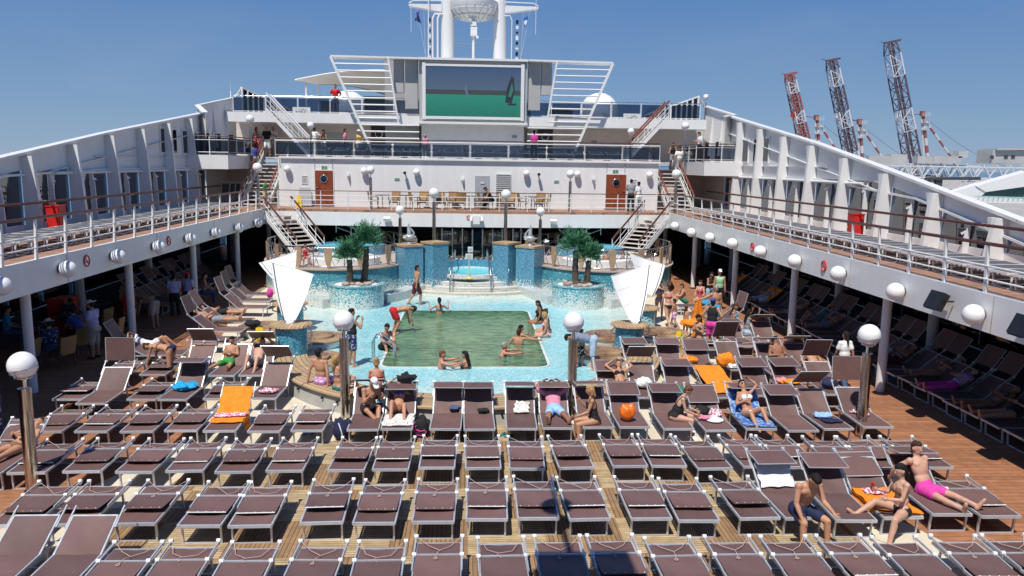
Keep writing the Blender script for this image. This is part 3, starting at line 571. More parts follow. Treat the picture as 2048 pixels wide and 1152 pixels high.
# ---- railings as a function
def railing(pts, label, h=1.0, step=1.5, bars=(0.3, 0.62), top='handrail_wood', glassm=None, rp=0.025, cat='railing', grp=None, rt=0.03, closed=False):
    rl = thing('railing', label, cat, (0, 0, 0), 0, grp); P = [Vector(p) for p in pts]
    for zz in bars: MB().tube([p+Vector((0, 0, zz)) for p in P], rp*0.7, 6).build('rail_bar', 'white_rail', rl)
    MB().tube([p+Vector((0, 0, h)) for p in P], rt, 8).build('handrail', top, rl, 50)
    for a, b in zip(P, P[1:]):
        n = max(1, round((b-a).length/step))
        for i in range(n+1):
            if i == n and b is not P[-1]: continue
            c = a+(b-a)*i/n; MB().tube([c, c+Vector((0, 0, h))], rp, 6).build('rail_post', 'white_rail', rl)
        if glassm:
            for i in range(n):
                c, d = a+(b-a)*(i+0.03)/n, a+(b-a)*(i+0.97)/n; u = Vector((0, 0, 1)); off = (b-a).cross(u).normalized()*0.015
                MB().prism([c+u*0.08, d+u*0.08, d+u*(h-0.1), c+u*(h-0.1)], off).build('glass_panel', glassm, rl)
    return rl
railing([(-10.2, 42.84, ZT), (-9.4, 42.78, ZT), (-6.5, 42.5, ZT), (-3, 42.25, ZT), (0.05, 42.17, ZT), (3.1, 42.25, ZT), (6.6, 42.5, ZT), (9.5, 42.78, ZT), (10.2, 42.84, ZT)], 'white railing along the balcony with the wicker chairs', 1.0, 1.35, (0.25, 0.5, 0.75), 'handrail_wood', grp=None, rt=0.022)
railing([(-10.9, Y1-0.02, Z2+0.02), (10.9, Y1-0.02, Z2+0.02)], 'long glass balustrade with white rails above the white front wall', 0.85, 2.2, (0.05,), 'white_rail', 'rail_glass', rt=0.03, rp=0.018)
MB().tube([(-10.9, Y1+0.1, Z2+1.0), (10.9, Y1+0.1, Z2+1.0)], 0.03, 8).build('upper_handrail', 'handrail_wood', F)
for s in (-1, 1): railing([(s*13.0, 43.7, Z2), (s*13.0, 49.8, Z2)], f'short {side[s]} upper railing beside the stair head', 1.0, 1.5, (0.15, 0.8), 'handrail_wood', 'rail_glass', grp='short upper railings')
for s in (-1, 1): railing([(s*13.0, 43.7, Z2), (s*15.0, 43.7, Z2)], f'{side[s]} cross railing over the promenade end', 1.0, 1.2, (0.15, 0.8), 'handrail_wood', 'rail_glass', grp='cross railings')
for s in (-1, 1): railing([(s*14.2, Y3+0.1, Z3), (s*2.9+0.2, Y3+0.1, Z3)], f'{side[s]} top deck railing with glass, beside the screen', 0.95, 2.0, (0.06,), 'chrome', 'rail_glass', grp='top deck railings')
# ---- stairs
def stairs(bot, top, width, n, label, wood, rails=(0, 1), grp=None, closed=False, ext=0.0):
    bot, top = Vector(bot), Vector(top); d = top-bot; hd = Vector((d.x, d.y, 0)).normalized(); sd_ = Vector((hd.y, -hd.x, 0))
    st = thing('staircase', label, 'staircase', (0, 0, 0), 0, grp); ang = math.atan2(hd.y, hd.x)
    R = Matrix.Rotation(ang-PI/2, 3, 'Z'); sm = MB(); sm.box((0, 0, 0), (width, 0.27, 0.05), R)
    if closed: sm.box(R @ Vector((0, 0.12, -0.1)), (width, 0.03, 0.16), R)
    s0 = sm.build('step', 'pink_deck' if wood != 'wet' else 'teak_bench', st); ed = MB(); ed.box(R @ Vector((0, -0.13, 0.004)), (width, 0.05, 0.05), R); e0 = ed.build('nosing', 'white_rail', s0)
    for i in range(n):
        c = bot+d*((i+0.6)/n); o = s0 if i == 0 else s0.copy()
        if i: COL.objects.link(o); o.parent = st; e = e0.copy(); COL.objects.link(e); e.parent = o
        o.location = c
    for k3 in (-1, 1):
        a, b = bot+sd_*(k3*(width/2+0.04)), top+sd_*(k3*(width/2+0.04)); m = MB(); m.prism([a+Vector((0, 0, -0.12)), b+Vector((0, 0, -0.12)), b+Vector((0, 0, 0.16)), a+Vector((0, 0, 0.16))], sd_*0.05*k3); m.build('stringer', 'white_rail', st)
    for k3 in rails:
        k3 = k3*2-1; a, b = bot+sd_*(k3*(width/2+0.07)), top+sd_*(k3*(width/2+0.07)); u = Vector((0, 0, 1))
        MB().tube([a+u*0.95, b+u*0.95], 0.05, 8).build('handrail', wood if wood != 'wet' else 'handrail_wood', st, 40)
        m = MB(); nn = max(3, int(d.length/0.75))
        for i in range(nn+1): c = a+(b-a)*i/nn; m.tube([c, c+u*0.95], 0.022, 6)
        for zz in (0.3, 0.6): m.tube([a+u*zz, b+u*zz], 0.016, 6)
        m.build('balustrade', 'white_rail', st)
    return st
pL0, pR0 = gz(497, 415, ZT), gz(1386, 421, ZT)
stairs((-11.9, 44.4, ZT), (-11.9, 49.6, Z2), 1.35, 13, 'left upper staircase with red handrails and people coming down', 'handrail_red', grp='upper staircases')
stairs((12.0, 44.4, ZT), (12.0, 49.6, Z2), 1.35, 13, 'right upper staircase with red handrails and a couple coming down', 'handrail_red', grp='upper staircases')
for s in (-1, 1):
    stairs((s*9.3, 47.3, Z2), (s*11.7, 47.3, Z3), 0.85, 11, f'steep {side[s]} ladder stair up to the top deck', 'handrail_red' if s > 0 else 'white_rail', grp='top deck ladders')
    stairs((s*8.1, 40.4, 1.35), (s*10.2, 42.5, ZT-0.3), 1.5, 10, f'{side[s]} lower staircase from the jacuzzi terrace to the balcony', 'wet', grp='lower staircases')
    railing([(s*4.2, 44.2, 1.0), (s*7.3, 43.4, 2.3)], f'slanting white rail behind the {side[s]} jacuzzi terrace', 0.95, 0.9, (0.3, 0.6), 'handrail_red', grp='slanting rails')
    # landing beside the balcony with its low rail
    railing([(s*11.0, 43.2, ZT), (s*10.25, 42.8, ZT)], f'{side[s]} landing rail at the corner of the balcony', 1.0, 0.6, (0.3, 0.6), 'handrail_wood', grp='landing rails')
# ---- tower with the big screen
a, b = gy(838, 117, 48.3), gy(1053, 245, 48.3); TX0, TX1 = a.x, b.x; ZTOP = a.z
bx('tower_block', TX0+0.06, TX1-0.06, 49.6, 54, Z2, ZTOP-0.05, 'white_paint')
bx('tower_roof', TX0-0.02, TX1+0.02, 48.25, 54.1, ZTOP-0.05, ZTOP+0.08, 'white_rail')
c = gy(945, 244, 48.3).z
bx('screen_housing', TX0, TX1, 48.45, 49.59, c, ZTOP-0.06, 'grey_panel')
bx('screen_ledge', TX0-0.05, TX1+0.05, 48.2, 49.62, c-0.14, c, 'white_rail')
sa, sb = gy(851, 131, 48.3), gy(1041, 235, 48.3)
for (x0, x1, z0, z1) in ((sa.x-0.2, sa.x, sb.z-0.2, sa.z+0.18), (sb.x, sb.x+0.2, sb.z-0.2, sa.z+0.18), (sa.x, sb.x, sa.z, sa.z+0.12), (sa.x, sb.x, sb.z-0.16, sb.z)): bx('screen_frame', x0, x1, 48.3, 48.46, z0, z1, 'white_rail')
# the picture on the screen: a windsurfing bay
def emis(name, c, st=1.0):
    k = NT(name); e = k.n('Emission'); e.inputs[0].default_value = (*c, 1); e.inputs[1].default_value = st; k.b.inputs['Base Color'].default_value = (0.01, 0.01, 0.01, 1); k.b.inputs['Roughness'].default_value = 0.35
    ad = k.n('AddShader'); k.l(k.b.outputs[0], ad.inputs[0]); k.l(e.outputs[0], ad.inputs[1]); k.l(ad.outputs[0], k.o.inputs[0]); return k
k = emis('screen_picture', (0, 0, 0)); e = [x for x in k.t.nodes if x.type == 'EMISSION'][0]; gco = k.coord('Generated'); sxx = k.n('SeparateXYZ'); k.l(gco, sxx.inputs[0]); z = sxx.outputs[2]
mpn = k.n('Mapping'); mpn.inputs['Scale'].default_value = (6, 1, 40); k.l(gco, mpn.inputs[0]); wv = k.noise(1.4, 4, mpn.outputs[0])
seac = k.mix(k.rng(z, 0.0, 0.44, 0, 1), (0.012, 0.16, 0.115), (0.022, 0.235, 0.165)); seac = k.mix(1.0, seac, k.mix(wv, (0.7, 0.7, 0.7), (1.25, 1.25, 1.25)), 'MULTIPLY')
skyc = k.mix(k.rng(z, 0.54, 1.0, 0, 1), (0.075, 0.115, 0.185), (0.042, 0.080, 0.165)); v = k.mix(k.math('GREATER_THAN', z, 0.44), seac, (0.045, 0.055, 0.06)); v = k.mix(k.math('GREATER_THAN', z, 0.535), v, skyc); k.l(v, e.inputs[0])
sc_ = bx('screen', sa.x+0.001, sb.x-0.001, 48.36, 48.44, sb.z+0.001, sa.z-0.001, 'screen_picture')
emis('screen_sail', (0.03, 0.17, 0.12)); emis('screen_dark', (0.02, 0.025, 0.035)); emis('screen_pale', (0.10, 0.15, 0.20))
sx_ = lambda u: sa.x+(sb.x-sa.x)*u; sz_ = lambda w: sb.z+(sa.z-sb.z)*w
def scr(pts, mn, nm, d): MB().prism([(sx_(u), 48.358-d, sz_(w)) for u, w in pts], (0, -0.004, 0)).build(nm, mn, sc_)
scr(((0.835, 0.30), (0.905, 0.27), (0.935, 0.55), (0.925, 0.78), (0.90, 0.83), (0.855, 0.6)), 'screen_dark', 'surfer_sail', 0)
scr(((0.865, 0.42), (0.895, 0.40), (0.922, 0.55), (0.905, 0.70)), 'screen_sail', 'sail_panel', 0.006); scr(((0.855, 0.27), (0.865, 0.24), (0.955, 0.24), (0.95, 0.28)), 'screen_dark', 'surf_board', 0.006)
scr(((0.405, 0.58), (0.425, 0.66), (0.44, 0.5), (0.452, 0.42), (0.43, 0.38)), 'screen_pale', 'far_sail', 0)
# speaker panels beside the screen
for (x0, x1, rows) in ((788, 808, (118, 130, 142, 154, 165, 175, 186)), (811, 836, (118, 139, 158, 178, 198, 218)), (1057, 1079, (124, 144, 163, 183, 202, 221)), (1083, 1102, (124, 136, 147, 158, 169, 180, 191))):
    pn = face_sign(x0, x1, rows[0], rows[-1], 49.0, 'grey_panel', 'speaker_panel', F, 0.3)
    for r0 in rows: face_sign(x0-0.8, x1+0.8, r0-0.7, r0+0.7, 48.86, 'white_rail', 'divider', pn, 0.04)
    for xx in (x0, x1): face_sign(xx-0.8, xx+0.8, rows[0], rows[-1], 48.88, 'white_rail', 'post', pn, 0.06)
bx('tower_wing', *[gy(p, 200, 51).x for p in (770, 838)], 51, 51.2, Z2, gy(800, 118, 51).z-0.1, 'grey_panel')
bx('tower_wing', *[gy(p, 200, 51).x for p in (1056, 1062)], 51, 51.2, Z2, gy(1060, 122, 51).z-0.1, 'grey_panel')
# slanted pergolas of white bars on both sides of the screen
for s, lab in ((-1, 'left'), (1, 'right')):
    pg = thing('slat_screen', f'slanting frame of white bars on the {lab} of the big screen', 'slat screen', (0, 0, 0), 0, 'slanting bar frames'); Yp = 48.1
    if s < 0: top, bot, inn, inb, tw = (661, 113), (745, 305), (776, 114), (797, 246), 838
    else: top, bot, inn, inb, tw = (1226, 127), (1146, 312), (1114, 122), (1093, 250), 1056
    A, B = gy(*top, Yp), gy(*bot, Yp); C2, D2 = gy(*inn, Yp), gy(*inb, Yp); xt = gy(tw, 200, Yp).x
    MB().bar(A, B, 0.14, 0.16, (0, 1, 0)).build('outer_beam', 'white_rail', pg); MB().bar(C2, D2, 0.10, 0.12, (0, 1, 0)).build('inner_beam', 'white_rail', pg)
    MB().bar((A.x, Yp+0.5, A.z+0.04), (xt, Yp+0.5, gy(tw, 118 if s < 0 else 122, Yp).z+0.04), 1.1, 0.1).build('top_board', 'white_rail', pg)
    m_ = 14
    for i in range(1, m_+1):
        t = i/(m_+0.2); a = A.lerp(B, t); zz = a.z-0.005*s*0
        xin = C2.lerp(D2, min(1, (C2.z-zz)/(C2.z-D2.z))).x if zz > D2.z else xt
        MB().tube([(a.x, Yp, zz), (xin, Yp, zz-0.02*0)], 0.045, 8).build('slat', 'white_rail', pg)
# radomes, tent, windscreens, signs, furniture on the top deck
for i, (px, py, r) in enumerate(((696, 222, 1.5), (1198, 226, 1.5))):
    p = gy(px, py, 61); t = thing('radome', ['left radome behind the man in red', 'right radome behind the bar frame'][i], 'radome', (p.x, 61, Z3), 0, 'white radomes'); zc = p.z-Z3
    MB().sphere((0, 0, zc), r*1.0, 32, 20).build('dome', 'white_plastic', t, 80); MB().lathe([(0.9, 0), (0.9, zc-0.8), (1.05, zc-0.6)], n=24).build('pedestal', 'white_paint', t, 40); MB().box((0.2, -r+0.03, zc-0.15), (0.34, 0.05, 0.1)).build('hatch', 'grey_panel', t)
tn = thing('canopy_tent', 'beige sail canopy on white posts on the top deck left of the screen', 'canopy', (0, 0, 0))
ca, cb, cc, cd = gy(590, 160, 52), gy(788, 141, 52.5), gy(775, 190, 55.5), gy(634, 168, 55.5)
def tf(u, v):
    p = ca.lerp(cb, u).lerp(cd.lerp(cc, u), v); p.z += -0.10*math.sin(PI*v)*(1-u)+0.22*math.sin(PI*u)+0.12*math.sin(PI*v); return p
m = MB(); m.grid(tf, 14, 8); vs = list(m.v); nn = len(vs); m.v += [(x, y, z-0.03) for x, y, z in vs]; m.f += [tuple(i+nn for i in reversed(f)) for f in m.f]; m.mi = [0]*len(m.f); m.build('canopy_cloth', 'tent_cloth', tn, 60)
for (px, Y) in ((612, 52.3), (637, 55.3)): p = gy(px, 168, Y); MB().tube([(p.x, Y, Z3), (p.x, Y, p.z+0.1)], 0.07, 8).build('post', 'white_rail', tn)
MB().tube([tf(i/14, 0)+Vector((0, -0.02, 0.0)) for i in range(15)], 0.05, 8).build('edge_tube', 'white_rail', tn); MB().tube([tf(i/14, 1) for i in range(15)], 0.05, 8).build('rear_tube', 'dark_grey', tn)
for s, tip, end, low in ((-1, (484, 176), (588, 224), 224), (1, (1397, 194), (1290, 232), 236)):
    ws = thing('glass_windscreen', f'{side[s]} tapering glass windscreen with white mullions on the top deck', 'windscreen', (0, 0, 0), 0, 'tapering windscreens')
    A = gy(*tip, 49.5); E = gy(end[0], end[1], 57.0 if False else 52.5); nb = 10; zb = Z3+0.05
    for i in range(nb+1):
        t = i/nb; p = A.lerp(E, t); MB().prism([(p.x-0.05, p.y-0.05, zb), (p.x+0.05, p.y-0.05, zb), (p.x+0.05, p.y-0.05, p.z), (p.x-0.05, p.y-0.05, p.z)], (0, 0.1, 0)).build('mullion', 'white_rail', ws)
        if i < nb: p2 = A.lerp(E, (i+1)/nb); MB().prism([(p.x, p.y, zb), (p2.x, p2.y, zb), (p2.x, p2.y, p2.z), (p.x, p.y, p.z)], (0, 0.02, 0)).build('pane', 'navy_glass', ws)
    MB().bar((A.x+s*0.05, A.y, A.z+0.03), E+Vector((0, 0, 0.03)), 0.14, 0.1).build('top_rail', 'white_rail', ws)
    # raised bulwark outboard of it
    e2 = {-1: (470, 196), 1: (1410, 213)}[s]; e3 = {-1: (384, 212), 1: (1481, 232)}[s]; e1 = {-1: (407, 227), 1: (1455, 234)}[s]
    q1, q2, q3 = gx(*e2, s*14.7), gy(*e3, 45.5), gy(*e1, 45.0)
    A2 = Vector((s*14.7, 50.2, gy(*e2, 50.2).z)); q2b = Vector((q2.x, 46.4, gy(*e3, 46.4).z)); q3b = Vector((q3.x, 45.3, gy(*e1, 45.3).z)); a_ = gy(*e2, 50.2); A2 = Vector((a_.x, 50.2, a_.z))
    bw = thing('bulwark', f'raised white bulwark plate at the fore end of the {side[s]} promenade', 'bulwark', (0, 0, 0), 0, 'raised bulwarks')
    MB().prism([A2, q2b, (q2b.x, q2b.y, Z2-0.7), (A2.x, A2.y, Z2-0.7)], (s*0.06, 0.02, 0)).build('plate', 'white_paint', bw); MB().prism([q2b, q3b, (q3b.x, q3b.y, Z2-0.7), (q2b.x, q2b.y, Z2-0.7)], (s*0.03, 0.05, 0)).build('return_plate', 'white_paint', bw)
    MB().bar(A2+Vector((0, 0, 0.03)), q2b+Vector((0, 0, 0.03)), 0.3, 0.08).build('cap', 'white_rail', bw); MB().bar(q3b+Vector((0, 0, 0.04)), q2b+Vector((0, 0, 0.04)), 0.3, 0.08).build('cap', 'white_rail', bw)
    MB().bar(tip and Vector((A.x, A.y, A.z)), A2, 0.12, 0.1).build('brace', 'white_rail', bw)
    for t in (0.3, 0.62):
        p = A2.lerp(q2b, t); MB().prism([(p.x, p.y, p.z-0.1), (p.x-s*0.25, p.y-0.1, Z2+0.4), (p.x, p.y, Z2+0.4)], (0, 0.06, 0)).build('stiffener', 'white_rail', bw)
    for t in (0.2, 0.55, 0.85):
        p = A2.lerp(q2b, t); d = (q2b-A2); d.z = 0; d.normalize(); nrm = Vector((-s, 0, 0)); c0 = Vector((p.x, p.y, 7.15))-Vector((s*0.03, 0.03, 0))
        f = MB().prism([c0-d*0.42+Vector((0, 0, -0.7)), c0+d*0.42+Vector((0, 0, -0.7)), c0+d*0.42+Vector((0, 0, 0.6)), c0-d*0.42+Vector((0, 0, 0.6))], (-s*0.04, -0.01, 0)).build('window_frame', 'white_rail', bw)
        MB().prism([c0-d*0.3+Vector((-s*0.05, 0, -0.6)), c0+d*0.3+Vector((-s*0.05, 0, -0.6)), c0+d*0.3+Vector((-s*0.05, 0, 0.5)), c0-d*0.3+Vector((-s*0.05, 0, 0.5))], (-s*0.01, -0.01, 0)).build('pane', 'navy_glass', f)
for i, (px0_, px1_, py0_, py1_) in enumerate(((585, 621, 214, 231), (1247, 1281, 227, 244))):
    Ys = Y3+0.02; a, b = gy(px0_, py0_, Ys), gy(px1_, py1_, Ys); w, h = b.x-a.x, a.z-b.z; cx, cz = (a.x+b.x)/2, (a.z+b.z)/2
    t = thing('banner_sign', ['left', 'right'][i]+' white banner reading TOP16 tied to the top deck railing', 'sign', (cx, Ys, cz), 0, 'TOP16 banners')
    MB().box((0, 0, 0), (w, 0.02, h)).build('panel', 'sign_white', t)
    text_mesh('TOP16', 'lettering', h*0.42, 'dark_grey', t, Matrix.Translation((-w*0.06, -0.014, -h*0.16)) @ Matrix.Rotation(PI/2, 4, 'X'))
    m = MB(); m.tube([(w*0.10+h*0.30*math.cos(PI*j/10), -0.014, -h*0.10+h*0.30*math.sin(PI*j/10)) for j in range(11)], h*0.022, 5)
    for j in range(5): a2 = PI*(0.1+0.8*j/4); m.bar((w*0.10+h*0.37*math.cos(a2), -0.014, -h*0.10+h*0.37*math.sin(a2)), (w*0.10+h*0.52*math.cos(a2), -0.014, -h*0.10+h*0.52*math.sin(a2)), h*0.04, 0.006, (0, 1, 0))
    m.bar((w*0.30, -0.014, -h*0.2), (w*0.4, -0.014, -h*0.2), h*0.04, 0.006, (0, 1, 0)); m.build('sun_emblem', 'dark_grey', t)
# dark deck furniture behind the glass of the top deck
for i, (px, w, h, lab) in enumerate(((660, 1.0, 0.75, 'left'), (745, 0.8, 0.7, 'middle'), (1120, 1.5, 0.55, 'right'))):
    p = gy(px, 230, 50.4); t = thing('storage_bench', f'dark covered deck furniture behind the top deck glass, {lab} one', 'furniture', (p.x, 50.4, Z3), 0, 'covered furniture'); MB().box((0, 0, h/2), (w, 0.7, h)).build('cover', 'dark_grey', t); MB().box((0, 0, h+0.02), (w+0.08, 0.78, 0.05)).build('lid', 'navy_wall', t)
p = gy(770, 217, 51.5); t = thing('bar_counter', 'dark panelled bar counter beside the tower on the top deck', 'counter', (p.x-0.5, 51.9, Z3)); MB().box((0, 0, 0.6), (1.6, 0.6, 1.2)).build('counter', 'dark_interior', t); MB().box((0, 0, 1.23), (1.7, 0.72, 0.06)).build('top', 'navy_wall', t)
# doors and fittings of the shaded middle deck
for cx, lab in ((758, 0), (1090, 1)):
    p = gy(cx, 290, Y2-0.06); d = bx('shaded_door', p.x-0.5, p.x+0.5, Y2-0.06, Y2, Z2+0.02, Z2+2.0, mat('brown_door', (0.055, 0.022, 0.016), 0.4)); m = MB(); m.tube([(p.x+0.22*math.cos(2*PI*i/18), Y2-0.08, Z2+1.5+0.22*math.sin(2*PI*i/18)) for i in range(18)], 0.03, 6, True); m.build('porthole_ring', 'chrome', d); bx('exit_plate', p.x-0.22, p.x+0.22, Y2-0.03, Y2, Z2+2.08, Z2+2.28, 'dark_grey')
for px, w in ((782, 0.3), (1029, 0.3), (1198, 0.35)): p = gy(px, 273 if px < 1100 else 282, 49.5); bx('small_sign', p.x-w/2, p.x+w/2, (49.57 if 838 < px < 1056 else Y2-0.03), (49.6 if 838 < px < 1056 else Y2), p.z-0.09, p.z+0.09, 'sign_grey')
for px, w in ((666, 1.5), (1290, 0.5)): p = gy(px, 280, Y2); bx('wall_board', p.x-w/2, p.x+w/2, Y2-0.05, Y2, Z2+0.7, Z2+1.55, 'grey_panel')
# ================================================================== mast
ms = thing('radar_mast', 'white twin column mast with round platform and yards above the screen', 'mast', (0, 0, 0)); YM = 53.0
cl, crr = gy(895, 60, YM), gy(1000, 60, YM); zb = ZTOP-0.1; z12 = gy(945, -30, YM).z
for p in (cl, crr): MB().tube([(p.x, YM, zb), (p.x, YM, z12+1.5)], [0.44, 0.40], 24).build('column', 'white_paint', ms, 40)
xm = (cl.x+crr.x)/2; hw = (crr.x-cl.x)/2; zp = gy(945, 12, YM).z
MB().lathe([(0.01, zp-0.9), (0.9, zp-0.86), (1.35, zp-0.5), (1.55, zp-0.15), (1.6, zp+0.2), (0.01, zp+0.2)], (xm, YM, 0), 28).build('round_platform', 'white_paint', ms, 30)
m = MB()
for k3 in range(9): a = PI+PI*(k3+0.5)/9; m.tube([(xm+r*math.cos(a), YM+r*math.sin(a), z) for r, z in ((0.9, zp-0.9), (1.38, zp-0.52), (1.6, zp-0.12))], 0.04, 5)
for r, z in ((1.2, zp-0.70), (1.5, zp-0.3)): m.tube([(xm+r*1.02*math.cos(2*PI*i/24), YM+r*1.02*math.sin(2*PI*i/24), z) for i in range(24)], 0.03, 5, True)
m.build('platform_frame', 'white_rail', ms)
for s, px0_, px1_, py in ((-1, 818, 884, 10), (1, 1010, 1076, 16)):
    a, b = gy(px0_, py, YM), gy(px1_, py, YM); oz = (a if s < 0 else b).z; x0, x1 = a.x, b.x; out, inn = (x0, x1) if s < 0 else (x1, x0)
    MB().prism([(out, YM-0.3, oz+0.02), (inn, YM-0.3, oz+0.05), (inn, YM-0.3, oz-0.42), (out, YM-0.3, oz-0.10)], (0, 0.6, 0)).build('yard', 'white_paint', ms)
    MB().tube([(out, YM-0.3, oz+0.06), (out-s*0.3, YM-0.3, oz+0.22), (inn, YM-0.3, oz+0.26)], 0.035, 6).build('yard_rail', 'white_rail', ms)
    MB().tube([(out-s*0.15, YM-0.32, oz-1.7), (out-s*0.15, YM-0.32, oz+1.4)], 0.018, 6).build('whip_aerial', 'white_rail', ms)
    # ladder cage and navigation lights beside each column
    xc = (crr.x+0.75) if s > 0 else (cl.x-0.8); zz1 = gy(880, 30, YM).z
    for dx in (-0.14, 0.18) if s < 0 else (0.0,): MB().tube([(xc+dx, YM-0.4, zb), (xc+dx, YM-0.4, zz1-0.3), (xc+dx-s*0.12, YM-0.35, zz1), (xc-s*0.5, YM-0.3, zz1)], 0.06 if s < 0 else 0.03, 8).build('pipe_ladder', 'white_rail', ms)
    for j in range(9): z = zb+0.4+j*0.33; MB().box((xc+s*0.34, YM-0.4, z), (0.16, 0.14, 0.12+0.06*(j % 3))).build('navigation_light', 'black_plastic' if j % 2 == 0 else 'white_plastic', ms)
    for dxx in (0.5, 0.95): MB().tube([(out-s*dxx, YM-0.2, oz-0.15), (xc+s*0.3+s*dxx*0.3, YM-0.3, zb)], 0.008, 4).build('halyard', 'white_rail', ms)
p = gy(857, 60, YM-0.5); MB().tube([(p.x, YM-0.5, zb), (p.x, YM-0.5, zp+1.2)], [0.055, 0.03], 8).build('aerial_pole', 'white_rail', ms)
p = gy(947, 60, YM-0.9); MB().tube([(p.x, YM-0.9, zb), (p.x, YM-0.9, zp-0.6)], [0.09, 0.07], 10).build('centre_pole', 'white_rail', ms)
m = MB(); m.box((p.x+0.02, YM-0.95, gy(947, 68, YM).z), (0.42, 0.3, 0.55)); m.box((p.x, YM-0.95, gy(947, 53, YM).z), (0.36, 0.34, 0.3)); m.box((p.x+0.25, YM-1.0, gy(947, 79, YM).z), (0.16, 0.2, 0.14)); m.tube([(p.x-0.2, YM-1.1, gy(947, 50, YM).z), (p.x-0.2, YM-1.15, gy(947, 45, YM).z)], [0.04, 0.12], 10); m.build('signal_lamp', 'white_plastic', ms)
m = MB(); zl0, zl1 = gy(947, 50, YM).z, zp-0.5
for dx in (-0.17, 0.17): m.tube([(p.x+dx, YM-0.95, zl0), (p.x+dx, YM-0.95, zl1)], 0.02, 5)
for j in range(7): z = zl0+(zl1-zl0)*j/6; m.tube([(p.x-0.17, YM-0.95, z), (p.x+0.17, YM-0.95, z)], 0.018, 5)
m.build('ladder', 'white_rail', ms)
for j, py in enumerate((74, 83, 91)): z = gy(945, py, YM).z; MB().tube([(cl.x, YM+0.5, z), (xm, YM+1.2, z+0.06), (crr.x, YM+0.5, z)], 0.015, 5).build('wire', 'white_rail', ms)
MB().prism([(cl.x-0.3, YM-0.5, zb+0.1), (crr.x+0.3, YM-0.5, zb+0.1), (crr.x-0.2, YM-0.5, zb+0.62), (cl.x+0.2, YM-0.5, zb+0.62)], (0, 1.0, 0)).build('mast_foot', 'grey_panel', ms)
for j, pts in enumerate((((832, 24), (839, 22), (838, 32), (843, 47), (836, 43), (829, 41), (833, 33)), ((1046, 37), (1058, 31), (1054, 43), (1050, 54), (1047, 43)))):
    P3 = [gy(px, py, YM-0.3) for px, py in pts]; f = thing('signal_flag', ['dark blue signal flag hanging limp under the left yard', 'blue and white signal flag under the right yard'][j], 'flag', P3[0])
    m = MB(); c0 = Vector(P3[0]); m.prism([q2-c0+Vector((0, 0.10*math.sin(i*2.1), 0)) for i, q2 in enumerate(P3)], (0, 0.012, 0)); m.build('flag_cloth', 'flag_blue' if j == 0 else cloth('flag_mixed', (0.03, 0.12, 0.5), pattern=((0.7, 0.7, 0.7), 2.2, 0.3)), f)
    MB().tube([(0.0, 0, 0.4), (0, 0, 0), (0.1, 0, -0.9)], 0.008, 4).build('flag_line', 'rope', f)
p = gx(462, 197, -14.7); t = thing('whip_antenna', 'thin white whip antenna on the left bulwark', 'antenna', (gy(462, 197, 49.8).x, 49.8, gy(462, 197, 49.8).z)); MB().tube([(0, 0, -0.1), (0, 0, 0.45)], 0.045, 8).build('base', 'white_rail', t); MB().tube([(0, 0, 0.45), (0, 0, 1.0)], 0.01, 5).build('whip', 'white_rail', t)
